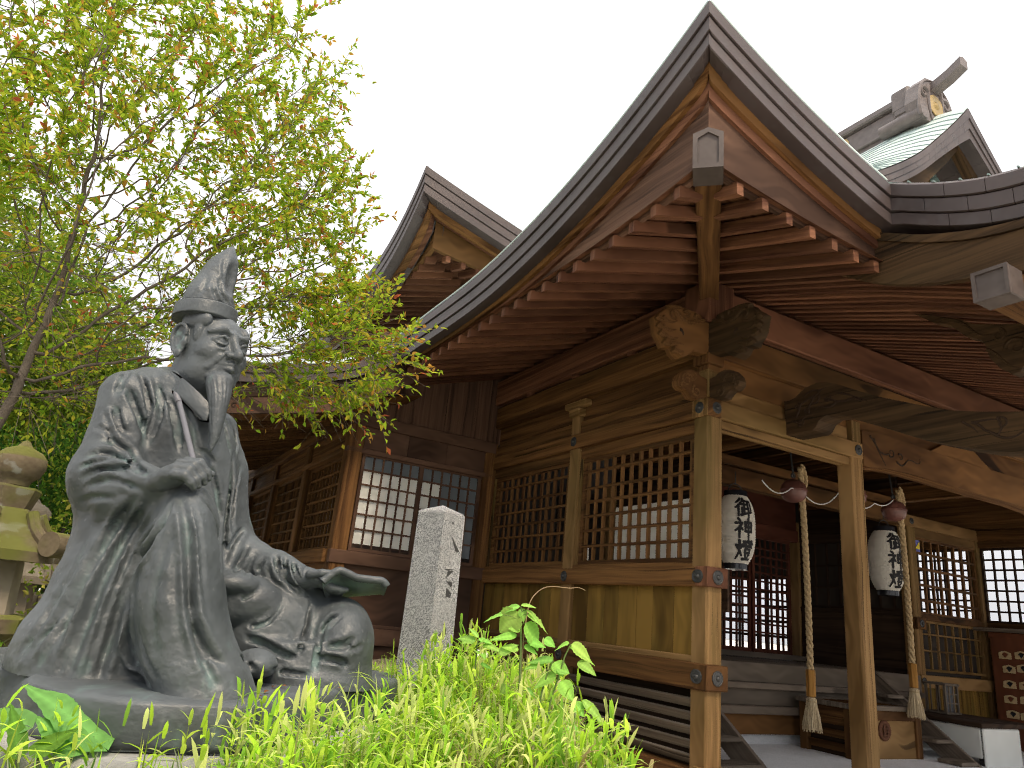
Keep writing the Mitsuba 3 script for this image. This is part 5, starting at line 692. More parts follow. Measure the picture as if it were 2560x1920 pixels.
HAND_L_ = [['cap',0.02,[0.3568,-0.1,0.0635],[0.3863,-0.11,0.0628],np.float64(0.0304),np.float64(0.0302)],['cap',0.02,[0.3863,-0.11,0.0628],[0.4207,-0.12,0.0638],np.float64(0.0302),np.float64(0.0276)],['ell',0.015,[0.415,-0.12,0.0594],[0.04,0.045,0.022]],['cap',0.006,[0.3928,-0.16,0.0742],[0.4263,-0.18,0.0814],np.float64(0.0148),np.float64(0.0122)],['cap',0.006,[0.4263,-0.18,0.0814],[0.4585,-0.19,0.0847],np.float64(0.0122),np.float64(0.0098)],['cap',0.006,[0.4232,-0.15,0.0563],[0.4647,-0.15,0.0405],np.float64(0.0149),np.float64(0.0136)],['cap',0.006,[0.4647,-0.15,0.0405],[0.4981,-0.15,0.0363],np.float64(0.0136),np.float64(0.0112)],['cap',0.006,[0.4981,-0.15,0.0363],[0.5188,-0.15,0.0384],np.float64(0.0112),np.float64(0.0087)],['cap',0.006,[0.4284,-0.12,0.057],[0.4711,-0.12,0.0372],np.float64(0.0151),np.float64(0.0138)],['cap',0.006,[0.4711,-0.12,0.0372],[0.4996,-0.12,0.0325],np.float64(0.0138),np.float64(0.0113)],['cap',0.006,[0.4996,-0.12,0.0325],[0.5192,-0.12,0.0344],np.float64(0.0113),np.float64(0.0088)],['cap',0.006,[0.4336,-0.09,0.0577],[0.4774,-0.09,0.0339],np.float64(0.0152),np.float64(0.014)],['cap',0.006,[0.4774,-0.09,0.0339],[0.501,-0.09,0.0285],np.float64(0.014),np.float64(0.0114)],['cap',0.006,[0.501,-0.09,0.0285],[0.5195,-0.09,0.0304],np.float64(0.0114),np.float64(0.0089)],['cap',0.006,[0.4388,-0.06,0.0584],[0.4838,-0.06,0.0305],np.float64(0.0154),np.float64(0.0141)],['cap',0.006,[0.4838,-0.06,0.0305],[0.5023,-0.06,0.0245],np.float64(0.0141),np.float64(0.0116)],['cap',0.006,[0.5023,-0.06,0.0245],[0.5197,-0.06,0.0262],np.float64(0.0116),np.float64(0.009)]]
SCROLL_ = [[[0.43,-0.19,0.0568],[0.4419,-0.19,0.0692],[0.4652,-0.19,0.0905],[0.481,-0.19,0.0972],[0.5095,-0.19,0.0903],[0.5441,-0.19,0.0801],[0.5881,-0.19,0.0797],[0.6177,-0.19,0.0803],[0.6417,-0.19,0.0649]],[[0.5174,0.06,0.0099],[0.5279,0.06,0.015],[0.5467,0.06,0.0209],[0.5662,0.06,0.0241],[0.591,0.06,0.0307],[0.6206,0.06,0.0363],[0.6558,0.06,0.0453],[0.677,0.06,0.0516],[0.6938,0.06,0.0589]]]
BEARD_ = [['stack',0.0,[[0.4043,0.0185,-0.172,0.0029,0.006],[0.4175,0.0199,-0.172,0.0069,0.012],[0.4467,0.0217,-0.17,0.0144,0.022],[0.4919,0.0191,-0.165,0.0209,0.03],[0.5411,0.0144,-0.155,0.0281,0.036],[0.591,0.0089,-0.145,0.036,0.042],[0.6145,0.0046,-0.135,0.0398,0.045],[0.6557,-0.0,-0.122,0.0419,0.046],[0.6818,0.0014,-0.11,0.0314,0.035]],2.0]]
BEARDG_ = [[[[-0.0381,-0.147,0.6512],[-0.0304,-0.1601,0.6335],[-0.024,-0.1683,0.6153],[-0.0196,-0.1738,0.5958],[-0.0152,-0.177,0.5741],[-0.0104,-0.1777,0.5511],[-0.0056,-0.1815,0.5274],[-0.0008,-0.1834,0.5053],[0.0049,-0.189,0.4829],[0.0112,-0.1917,0.4613],[0.0178,-0.1926,0.4402]],0.0033,0.0032],[[[-0.0221,-0.1549,0.6668],[-0.0142,-0.1694,0.6446],[-0.0073,-0.1765,0.624],[-0.0014,-0.184,0.6031],[0.0033,-0.1884,0.5826],[0.0068,-0.1909,0.5618],[0.0096,-0.193,0.5405],[0.0119,-0.1943,0.5197],[0.0144,-0.1966,0.5],[0.0171,-0.1972,0.4819],[0.0197,-0.1951,0.4651],[0.0223,-0.194,0.4488],[0.0248,-0.1914,0.4337]],0.0033,0.0032],[[[0.0046,-0.1623,0.6665],[0.0104,-0.172,0.6466],[0.0152,-0.1751,0.6277],[0.0194,-0.1814,0.6076],[0.0234,-0.186,0.5875],[0.0265,-0.1876,0.5675],[0.0282,-0.1874,0.5472],[0.0289,-0.1907,0.5255],[0.0289,-0.1922,0.5037]],0.0033,0.003],[[[0.0223,-0.1536,0.6685],[0.0259,-0.1645,0.6454],[0.0289,-0.1685,0.624],[0.0314,-0.176,0.6019],[0.0336,-0.1796,0.5809],[0.0346,-0.1816,0.5601],[0.0345,-0.1825,0.5396],[0.0337,-0.1871,0.5182]],0.003,0.003],[[[-0.0314,-0.1546,0.6561],[-0.0234,-0.1673,0.6349],[-0.0161,-0.1758,0.6138],[-0.01,-0.1828,0.5921],[-0.0053,-0.1861,0.5702],[-0.0009,-0.1869,0.5478],[0.0034,-0.1907,0.5239],[0.0073,-0.1918,0.4996]],0.0026,0.0026],[[[-0.0047,-0.1705,0.6535],[0.0017,-0.1778,0.6301],[0.0072,-0.1835,0.6074],[0.0121,-0.1887,0.5851],[0.0165,-0.191,0.5638],[0.0202,-0.1926,0.5429],[0.0228,-0.1937,0.5224],[0.0246,-0.196,0.5017],[0.0257,-0.1966,0.4817]],0.0026,0.0026]]
BRUSH_ = [[-0.1191,-0.215,0.5653],[-0.1107,-0.22,0.5529],[-0.1,-0.226,0.5356],[-0.0984,-0.227,0.5331],[-0.0189,-0.42,0.3338],[-0.0042,-0.44,0.3017]]
SLAB_ = [[-0.3724,-0.1,-0.2898],[-0.2881,-0.3,-0.275],[-0.1503,-0.55,-0.2612],[0.0081,-0.63,-0.2484],[0.1482,-0.63,-0.2359],[0.2434,-0.6,-0.2289],[0.3766,-0.48,-0.224],[0.4986,-0.3,-0.222],[0.6526,-0.12,-0.2211],[0.7973,0.1,-0.2292]]
def f_pits(p, n, uv):
    return fbm(p.x * 120, p.y * 120, p.z * 120, 3) * .6 + fbm(p.x * 30, p.y * 30, p.z * 30, 2)
mat('bronze', base_color={'type': 'mesh_attribute', 'name': 'vertex_color'}, roughness=.5, specular=.55, bump=(proc(f_pits, 2e-3), .003))
ST = thing('seated_statue', 'dark bronze statue of a bearded seated man in tall cap holding brush and scroll', 'statue')
SO, SH, SR = np.array([-3.68827474, -1.40580218, 0.0]), np.array([0.0995727, 0.99503029, 0]), np.array([0.99503029, -0.0995727, 0])
def st_world(v): return SO + v[:, :1] * SR + v[:, 1:2] * SH + v[:, 2:3] * [0, 0, 1.0]
def patina(v, crease, extra=0.0):
    """grey bronze, darker in the folds' dirt, verdigris gathered in creases and run-off streaks"""
    a = meshkit.fbm(v * 7, 4, 1); b = meshkit.fbm(v * [30, 30, 9], 4, 5); c = meshkit.fbm(v * 3.2, 3, 9)
    base = np.array([.053, .062, .068])[None] * (.45 + 1.1 * a[:, None]) + np.array([.035, .032, .034]) * np.clip(c - .45, 0, 1)[:, None]
    g = np.clip(crease / .012, 0, 1) * np.clip((b - .46) * 4, 0, 1) * .55 + np.clip((b - .66) * 6, 0, 1) * np.clip((c - .46) * 4, 0, 1) * .5 + extra
    g = np.clip(g, 0, .85)[:, None]; pale = np.clip((meshkit.noise(v * 110) - .86) * 9, 0, 1)[:, None] * .35
    col = base * (1 - g) + np.array([.115, .175, .165]) * g
    return np.clip(col * (1 - pale) + np.array([.22, .235, .245]) * pale, 0, 1)
def cast(name, mesh, crease=None, parent=ST, extra=0.0, rot=None):
    v, f = mesh; crease = np.zeros(len(v)) if crease is None else crease
    return put(parent, name, (st_world(v), f), 'bronze', smooth=True, color=patina(v, crease, extra))
m_, k_ = sculpt(BODY_, (-.62, -.72, -.262), (.76, .52, .70), .0068, GROOVES_, rough=.003)
cast('robe', m_, k_)
m_, k_ = sculpt(HAT_, (-.24, -.20, .90), (.06, .20, 1.20), .005, HATG_, rough=.002); m_[0][:, 0] += 0
cast('tall_cap', m_, k_)
# head: axes sideways (his left), forward, up in centimetres, turned and scaled
def head_prims():
    P = []
    def e(k, c, r, R=None): P.append(('ell', k, c, r) if R is None else ('ell', k, c, r, R))
    def c(k, a, b, ra, rb, neg=''): P.append((neg + 'cap', k, a, b, ra, rb))
    e(.5, (0, -.6, 1.8), (7.3, 8.4, 7.0)); e(2.0, (0, 2.2, -3.0), (6.7, 7.0, 8.6)); e(2.0, (0, 3.0, -8.2), (5.0, 4.9, 3.8)); c(2.5, (0, -2.2, -7), (0, -3.5, -19), 6.0, 6.6)
    for s in (-1, 1):
        e(1.6, (s * 4.5, 5.2, -2.6), (2.3, 2.4, 2.0)); e(1.5, (s * 4.6, 2.6, -7.0), (1.9, 3.0, 3.0))
        P.append(('-ell', 1.4, (s * 3.2, 9.6, -.1), (2.2, 1.75, 1.25)))
        c(.9, (s * 1.6, 8.0, 2.1), (s * 3.4, 7.9, 2.6), .40, .55); c(.9, (s * 3.4, 8.1, 2.55), (s * 5.9, 5.9, 1.6), .55, .35); c(.5, (s * 1.5, 8.45, 2.2), (s * 3.5, 8.45, 2.9), .20, .30); c(.5, (s * 3.5, 8.45, 2.9), (s * 5.6, 6.5, 2.1), .30, .12)
        e(.12, (s * 3.2, 7.15, -.15), (1.45, 1.25, 1.15))
        for z0, z1, r in ((.55, 1.0, .36), (-.85, -.95, .30)):
            pts = [(s * 1.75, 8.0, -.15), (s * 2.5, 8.55, z0 + .1), (s * 3.3, 8.5, z1), (s * 4.2, 7.9, z0), (s * 5.0, 6.95, -.2)]
            for a, b in zip(pts[:-1], pts[1:]): c(.22, a, b, r * .8, r)
        pts = [(s * 1.9, 8.2, -1.3), (s * 2.8, 8.45, -2.1), (s * 4.0, 7.9, -2.2), (s * 5.0, 6.9, -1.5)]
        for a, b in zip(pts[:-1], pts[1:]): c(.45, a, b, .33, .36)
        pts = [(s * 1.9, 8.1, 1.4), (s * 3.0, 8.5, 1.75), (s * 4.4, 7.6, 1.5)]
        for a, b in zip(pts[:-1], pts[1:]): c(.3, a, b, .12, .12, '-')
        e(.5, (s * 1.5, 9.15, -3.2), (1.0, 1.2, .85)); P.append(('-ell', .25, (s * .85, 10.0, -4.05), (.42, .6, .35)))
        c(.5, (s * 2.1, 9.2, -3.3), (s * 3.6, 7.6, -6.0), .16, .16, '-'); c(.9, (s * 3.0, 8.3, -3.8), (s * 4.6, 6.5, -6.6), .4, .5)
        c(.35, (s * 2.7, 7.6, -6.6), (s * 3.7, 6.6, -8.6), .4, .7)
        # ear: rim, hollow, lobe
        e(.5, (s * 7.6, -1.0, -.6), (.85, 2.3, 3.7)); P.append(('-ell', .25, (s * 8.5, -.75, -.1), (.75, 1.25, 2.35)))
        pts = [(s * 7.9, 1.0, .6), (s * 8.15, .6, 2.3), (s * 8.3, -.9, 3.1), (s * 8.45, -2.5, 2.2), (s * 8.4, -3.0, .2), (s * 8.2, -2.4, -2.2), (s * 8.0, -.9, -3.7)]
        pts = CubicSpline(np.arange(7), np.array(pts))(np.linspace(0, 6, 19)).tolist()
        for a, b in zip(pts[:-1], pts[1:]): c(.18, a, b, .42, .42)
        e(.3, (s * 8.0, -.4, -3.9), (.62, 1.05, 1.1)); e(.3, (s * 7.75, 1.0, -1.2), (.5, .5, .9))
        # hair swept back over the temple
        e(.25, (s * 5.9, 1.0, 4.6), (2.1, 4.6, 2.7)); e(.3, (s * 6.5, 3.2, 1.6), (1.0, 1.2, 2.6)); e(.8, (s * 5.2, -3.6, 1.0), (1.5, 3.0, 4.6))
    c(1.0, (0, 7.9, 2.2), (0, 9.3, -1.0), .8, .78); c(.7, (0, 9.3, -1.0), (0, 10.7, -2.8), .84, 1.12); e(.4, (0, 10.6, -3.1), (1.2, 1.0, .95))
    for s in (-1, 1): c(.3, (0, 9.3, -4.95), (s * 2.7, 7.9, -5.3), .60, .34); c(.3, (0, 9.2, -6.1), (s * 2.2, 7.9, -6.0), .72, .38); c(.1, (0, 10.05, -5.5), (s * 3.0, 8.2, -5.75), .16, .14, '-')
    c(.5, (0, 8.9, -4.0), (0, 9.1, -4.7), .5, .5); e(.8, (0, 7.6, -8.8), (2.6, 1.8, 2.0))
    return P
HA, HS = math.radians(38), .0148
m_, k_ = sculpt(head_prims(), (-10, -12.5, -20), (10, 13, 8.5), .2)
hv = m_[0] * HS * [.93, 1, 1]; hv += ((meshkit.fbm(hv * 60, 3) - .5) * .0016)[:, None]
hl = np.stack([hv[:, 0] * math.cos(HA) + hv[:, 1] * math.sin(HA) - .057, hv[:, 0] * math.sin(HA) - hv[:, 1] * math.cos(HA) + .0, hv[:, 2] + .792], 1)
gx_ = np.clip((meshkit.fbm(hl * 26, 3, 2) - .56) * 5, 0, 1) * ((np.abs(np.abs(m_[0][:, 0]) - 7.9) < .45) & (np.abs(m_[0][:, 2] + .3) < 3) & (np.abs(m_[0][:, 1] + .7) < 1.5)) * .8
hf = m_[1]
cast('head', (hl, hf if trimesh.Trimesh(hl, hf, process=False).volume > 0 else hf[:, ::-1]), None, extra=gx_)
m_, k_ = sculpt(BEARD_, (-.12, -.26, .38), (.10, -.03, .70), .0038, BEARDG_, rough=.0015); cast('beard', m_, k_)
# cap band
def ring_band(z0, z1, tilt, c, ru, rv, th):
    a = np.arange(64) * 2 * np.pi / 64; S = []
    for z, r in ((z0 + .004, -.09), (z0, th * .8), (z0 + .008, th), (z1 - .006, th * .8), (z1, th * .4), (z1, -.09)): S.append(np.stack([c[0] + (ru + r) * np.cos(a), c[1] + (rv + r) * np.sin(a), z + tilt[0] * np.cos(a) + tilt[1] * np.sin(a)], -1))
    return loft(np.array(S))
cast('cap_band', ring_band(.886, .940, (.008, .010), (-.093, .02), .098, .128, .008))
# collar band crossing below the beard
col = [(-.165, .06, .655), (-.158, -.01, .648), (-.135, -.07, .625), (-.095, -.108, .592), (-.05, -.132, .555), (-.01, -.146, .52)]
col = CubicSpline(np.arange(6), np.array(col))(np.linspace(0, 5, 16)).tolist()
cast('collar', loft([[(u - .012, v, w + .035), (u + .012, v - .022, w + .028), (u + .006, v - .028, w - .022), (u - .02, v - .006, w - .018)] for u, v, w in col]), extra=.0)
m_, k_ = sculpt(HAND_R_, (-.16, -.55, .19), (.12, -.28, .40), .0034, rough=.001); cast('right_hand', m_, k_)
m_, k_ = sculpt(HAND_L_, (.28, -.28, -.02), (.60, .04, .16), .0036, rough=.001); cast('left_hand', m_, k_)
b_ = np.array(BRUSH_); br = put(ST, 'brush', (st_world(tube(b_, [.0035, .0085, .0095, .0078, .0078, .007], 12)[0]), tube(b_, .008, 12)[1]), 'bronze', smooth=True, color=np.full((72, 3), .10) + np.array([0, 0, .015]))
na, fa = [PchipInterpolator(np.linspace(0, 1, len(c)), np.array(c))(np.linspace(0, 1, 40)) for c in SCROLL_]
g_ = np.array([na * (1 - t) + fa * t + [0, 0, -.018 * math.sin(math.pi * t)] for t in np.linspace(0, 1, 24)]); n_ = g_ + np.array([0, 0, -.011])
vs, fs = cat(sheet(g_), sheet(n_)); sides = []
edge = [(0, j) for j in range(40)] + [(i, 39) for i in range(1, 24)] + [(23, j) for j in range(38, -1, -1)] + [(i, 0) for i in range(22, 0, -1)]
ring = np.array([i * 40 + j for i, j in edge]); r2 = np.roll(ring, -1); N = 24 * 40
fs = np.vstack([fs, np.stack([ring, r2, r2 + N], 1), np.stack([ring, r2 + N, ring + N], 1)])
cast('open_scroll', (vs, fs), extra=np.concatenate([np.zeros(N), np.clip((meshkit.fbm(n_.reshape(-1, 3) * 16, 3) - .4) * 2.2, 0, .6)]))
rim_ = tube(na + [0, 0, -.003], .0125, 10); cast('scroll_rim', rim_)
# cast slab and the stone under it
sl = np.array(SLAB_)[:, :2]; back = np.array([(.85, .4), (.6, .62), (.1, .66), (-.4, .55), (-.56, .2), (-.50, -.02)]); poly = np.vstack([sl, back])
def ringpts(z, grow, seed):
    c = poly.mean(0); n = len(poly); t = np.linspace(0, n, 150, endpoint=False)
    q = CubicSpline(np.arange(n + 1), np.vstack([poly, poly[:1]]), bc_type='periodic')(t); q = c + (q - c) * (1 + grow / np.linalg.norm(q - c, axis=1))[:, None]
    q = q + (meshkit.fbm(np.column_stack([q * 5, np.full(150, seed)]), 3) - .5)[:, None] * .03
    return np.column_stack([q, np.full(150, z) + (meshkit.fbm(np.column_stack([q * 7, np.full(150, seed + 3)]), 2) - .5) * .012])
mid = poly.mean(0)
S = [ringpts(-.37, -.005, 1), ringpts(-.33, .004, 2), ringpts(-.268, .0, 3), ringpts(-.252, -.015, 4)] + [np.column_stack([mid + (ringpts(-.25, -.02, 4)[:, :2] - mid) * k, np.full(150, -.25)]) for k in (.8, .55, .3, .02)]
v_, f_ = loft(S); v_[:, 2] += (meshkit.fbm(v_ * 14, 3) - .5) * .012
v_, f_ = trimesh.remesh.subdivide(v_, f_)
cast('base_slab', (v_, f_), np.clip((meshkit.fbm(v_ * 9, 3) - .55) * .06, 0, .02))
S = [ringpts(-.60, .10, 11), ringpts(-.39, .09, 12), ringpts(-.372, .07, 13), np.column_stack([mid + (ringpts(-.37, 0, 13)[:, :2] - mid) * .02, np.full(150, -.372)])]
v_, f_ = loft(S); 
SP = thing('stone_plinth', 'pale grey stone slab under the bronze statue, half hidden by grass', 'plinth')
scene[SP] = mikit.ply((st_world(v_), f_), 'rough_grey', smooth=30)

# ------------------------------------------------------------------ granite pillar with carved characters
def f_granite(p, n, uv):
    a, b, w = voronoi(p.x * 330 + p.z * 47, p.y * 330 + p.z * 330); w2 = noise(p.x * 420, p.y * 420, p.z * 420)
    base = mix((0.09, 0.092, 0.097), (0.43, 0.43, 0.425), smoothstep(.25, .8, .55 * w + .45 * w2)); k = smoothstep(.80, .86, noise(p.x * 240 + 5, p.y * 240, p.z * 240))
    return mix(base, (0.06, .06, .065), k) * (.8 + .35 * fbm(p.x * 9, p.y * 9, p.z * 5, 3))
mat('granite', base_color=proc(f_granite), roughness=.55, specular=.4)
mat('ink', base_color=rgb(.012, .012, .014), roughness=.7)
mat('carved_dark', base_color=rgb(.03, .03, .03), roughness=.9)
PC, PCx, PCn = np.array([-2.488, -.757, 0]), np.array([.8957, .4447, 0]), np.array([-.4447, .8957, 0])
PL = thing('stone_pillar', 'square speckled granite pillar with carved characters standing right of the bronze statue', 'stone pillar')
def pil(a, b, z): return PC + a * PCx + b * PCn + np.array([0, 0, z])
S = [[pil(g, g, z), pil(.175 - g, g, z), pil(.175 - g, .175 - g, z), pil(g, .175 - g, z)] for g, z in ((-.006, -.50), (-.00184, -.1), (.004, .462), (.010, .474), (.085, .508))]
m_ = V(Manifold.hull_points(np.array(S).reshape(-1, 3))); put(PL, 'shaft', m_, 'granite', smooth=20)
CH = [[(.076, .4198), (.0894, .4077), (.0864, .3948)], [(.0785, .3508), (.1018, .3146), (.1228, .2911), (.1494, .2894)], [(.0858, .2299), (.0977, .2102)], [(.0506, .1862), (.0877, .1996), (.1253, .2003)], [(.0596, .1871), (.0565, .1693)], [(.0776, .1762), (.0741, .1536)], [(.0839, .1848), (.1178, .1898), (.1165, .1688)], [(.0744, .1521), (.118, .161)], [(.0712, .1344), (.0921, .1426), (.1212, .1373)], [(.0733, .1172), (.1073, .1329), (.1192, .1132)], [(.0835, .1055), (.1015, .1015), (.102, .085)], [(.0809, .0786), (.1164, .0861), (.1158, .0687)], [(.0837, .0507), (.0837, .071), (.113, .0764)], [(.0658, -.0099), (.0816, -.0244)], [(.1061, -.01), (.1214, -.0278)], [(.0909, -.0585), (.0897, -.0982)], [(.0651, -.1096), (.0898, -.1118), (.1129, -.0913)], [(.1126, -.0767), (.1108, -.1005)], [(.0704, -.1933), (.0824, -.2095)], [(.1001, -.1899), (.0991, -.2109)], [(.0687, -.223), (.118, -.2092)], [(.0976, -.2094), (.0918, -.2377)], [(.0798, -.2406), (.1137, -.2331)]]
from shapely.geometry import LineString, Polygon
from shapely.ops import unary_union
def stroke2d(lines, w, taper=.45):
    out = []
    for l in lines:
        l = np.asarray(l, float)
        if len(l) > 2: l = CubicSpline(np.arange(len(l)), l)(np.linspace(0, len(l) - 1, 14))
        else: l = np.linspace(l[0], l[1], 6)
        s = np.linspace(0, 1, len(l))
        for i in range(len(l) - 1): out.append(LineString(l[i:i + 2]).buffer(w * (1 - taper * s[i]), 4))
    return unary_union(out)
def flat2d(shape, edge):
    vs, fs, o = [], [], 0
    for g_ in getattr(shape, 'geoms', [shape]):
        v, f = trimesh.creation.triangulate_polygon(g_.simplify(edge * .05), engine='earcut')
        if edge < .5: v3, f = trimesh.remesh.subdivide_to_size(np.column_stack([v, np.zeros(len(v))]), f, edge); v = v3[:, :2]
        vs.append(v); fs.append(f + o); o += len(v)
    return np.vstack(vs), np.vstack(fs)
for idx in ((0, 2), (2, 13), (13, 15), (15, 18), (18, 23)):
    v, f = flat2d(stroke2d(CH[idx[0]:idx[1]], .0066 if idx[0] else .0082, .5), 1)
    taper = lambda z: np.interp(z, [-.5, .462], [-.006, .004])
    put(PL, 'carved_character', (np.array([pil(a, float(taper(z)) - .0012, z) for a, z in v]), f), 'carved_dark')

# ------------------------------------------------------------------ paper lanterns
mat('lantern_paper', base_color=proc(lambda p, n, uv: mix((0.62, 0.59, 0.52), (0.76, 0.73, 0.66), fbm(p.x * 6, p.y * 6, p.z * 20, 3))), roughness=.8)
mat('lacquer', base_color=rgb(.012, .013, .018), roughness=.18, specular=.6)
GLYPH = [
 [[(.30, .98), (.18, .84), (.06, .76)], [(.32, .74), (.18, .58), (.04, .48)], [(.20, .60), (.20, .04)], [(.48, .98), (.42, .87), (.35, .78)], [(.42, .86), (.64, .87)], [(.35, .66), (.66, .67)], [(.52, .86), (.52, .16)], [(.52, .42), (.64, .43)], [(.40, .46), (.40, .12)], [(.34, .08), (.66, .20)], [(.72, .85), (.94, .86)], [(.93, .86), (.93, .32)], [(.93, .30), (.84, .24)], [(.75, .84), (.75, .0)]],
 [[(.18, .99), (.27, .89)], [(.06, .76), (.36, .78)], [(.36, .77), (.22, .54), (.04, .36)], [(.23, .54), (.23, .02)], [(.30, .54), (.39, .42)], [(.54, .82), (.54, .34)], [(.54, .81), (.90, .82)], [(.89, .82), (.89, .34)], [(.54, .58), (.90, .58)], [(.54, .35), (.90, .36)], [(.71, .99), (.71, .0)]],
 [[(.09, .72), (.15, .54)], [(.39, .76), (.30, .58)], [(.24, .97), (.24, .58), (.18, .30), (.02, .06)], [(.24, .44), (.37, .22)], [(.46, .92), (.63, .93)], [(.63, .92), (.54, .76), (.43, .66)], [(.50, .82), (.56, .76)], [(.92, .98), (.80, .86)], [(.72, .99), (.78, .82), (.98, .66)], [(.98, .86), (.88, .78)], [(.56, .69), (.86, .70)], [(.57, .55), (.86, .56)], [(.85, .56), (.85, .37)], [(.57, .55), (.57, .36)], [(.57, .37), (.86, .37)], [(.60, .29), (.65, .15)], [(.85, .30), (.77, .14)], [(.44, .05), (.98, .06)]]]
def lantern_r(s):                                                     # s 0..1 bottom to top
    return .207 * (1 - np.abs(2 * s - 1) ** 3.2 * .42)
def lantern(c, label, yaw):
    t = thing('paper_lantern', label, 'lantern', 'paper lanterns hung under the porch beam'); c = np.asarray(c, float); h = .745; n = 27
    prof = []
    for i in range(n):
        s0 = i / n
        for k, d in ((0.0, 0), (.25, .0045), (.5, .006), (.75, .0045)): s = s0 + k / n; prof.append((lantern_r(s) + d - .003, -h / 2 + s * h))
    prof.append((lantern_r(1.0), h / 2)); k = put(t, 'paper_body', lathe(prof, 40, c), 'lantern_paper', smooth=60)
    put(t, 'bottom_ring', lathe([(.118, -h / 2 - .055), (.124, -h / 2 - .055), (.124, -h / 2 + .012), (.10, -h / 2 + .012)], 32, c), 'lacquer', smooth=40)
    put(t, 'top_ring', lathe([(.10, h / 2 - .012), (.126, h / 2 - .012), (.126, h / 2 + .05), (.118, h / 2 + .05)], 32, c), 'lacquer', smooth=40)
    a = np.linspace(0, math.pi, 12); put(t, 'wire_handle', tube(np.stack([.11 * np.cos(a), 0 * a, h / 2 + .04 + .10 * np.sin(a)], 1) + c, .006, 6), 'metal_dark', smooth=True)
    put(t, 'hook', tube([c + [0, 0, h / 2 + .13], c + [0, 0, h / 2 + .28]], .005, 6), 'metal_dark')
    for gi, g_ in enumerate(GLYPH):
        v, f = flat2d(stroke2d([np.asarray(l) for l in g_], .075, .30), .06); s = np.clip(.965 - (gi + 1) * .305 + v[:, 1] * .275, 0, 1); th = (v[:, 0] - .5) * .205 / .2
        r = lantern_r(s) + .0065; px_, py_ = r * np.sin(th), -r * np.cos(th); cy, sy = math.cos(yaw), math.sin(yaw)
        put(k, 'painted_character', (np.stack([px_ * cy - py_ * sy, px_ * sy + py_ * cy, -h / 2 + s * h], 1) + c, f), 'ink', smooth=True)
lantern((2.14, 1.735, 1.15), 'white paper lantern with three black characters just right of the front corner post', -math.radians(20))
lantern((4.80, 1.735, 1.13), 'white paper lantern turned away, its characters half hidden by the farther bell rope', -math.radians(20))

# ------------------------------------------------------------------ bells and bell ropes
mat('bell_copper', base_color=proc(lambda p, n, uv: mix((0.075, 0.028, 0.022), (0.19, 0.075, 0.058), fbm(p.x * 9, p.y * 9, p.z * 9, 3))), roughness=.42, specular=.6)
mat('hemp', base_color=proc(lambda p, n, uv: mix((0.27, 0.18, 0.085), (0.58, 0.44, 0.25), fbm(p.x * 50, p.y * 50, p.z * 90, 3))), roughness=.85)
mat('hemp_pale', base_color=proc(lambda p, n, uv: mix((0.40, 0.30, 0.17), (0.68, 0.57, 0.38), noise(p.x * 160, p.y * 160, p.z * 9))), roughness=.85)
mat('cord_white', base_color=rgb(.62, .62, .60), roughness=.6)
for (x, y, z, r, lab) in ((2.10, .92, 1.49, .128, 'round copper bell at the top of the nearer bell rope'), (3.76, .92, 1.54, .128, 'round copper bell at the top of the farther bell rope'), (3.10, .95, 1.60, .128, 'copper bell mostly hidden behind the second front post')):
    b = thing('shrine_bell', lab, 'bell', 'copper bells under the porch beam'); c = np.array([x, y, z])
    prof = [(.02, 1.18), (.12, 1.16), (.14, 1.04), (.42, .96), (.74, .76), (.93, .45), (.99, .16), (1.06, .10), (1.06, .02), (.99, -.03), (.96, -.36), (.78, -.70), (.48, -.90), (.14, -.98), (.02, -.98)]
    p_ = np.array(prof)[::-1] * [r, r * .92]; put(b, 'body', lathe(p_, 36, c), 'bell_copper', smooth=50)
    put(b, 'ring', tube([c + [r * .16 * math.cos(a), 0, r * 1.26 + r * .16 * math.sin(a)] for a in np.linspace(0, 2 * math.pi, 14)], .012, 6), 'metal_dark', smooth=True)
    put(b, 'hanger', tube([c + [0, 0, r * 1.4], c + [0, .06, 2.2 - z]], .010, 6), 'metal_dark')
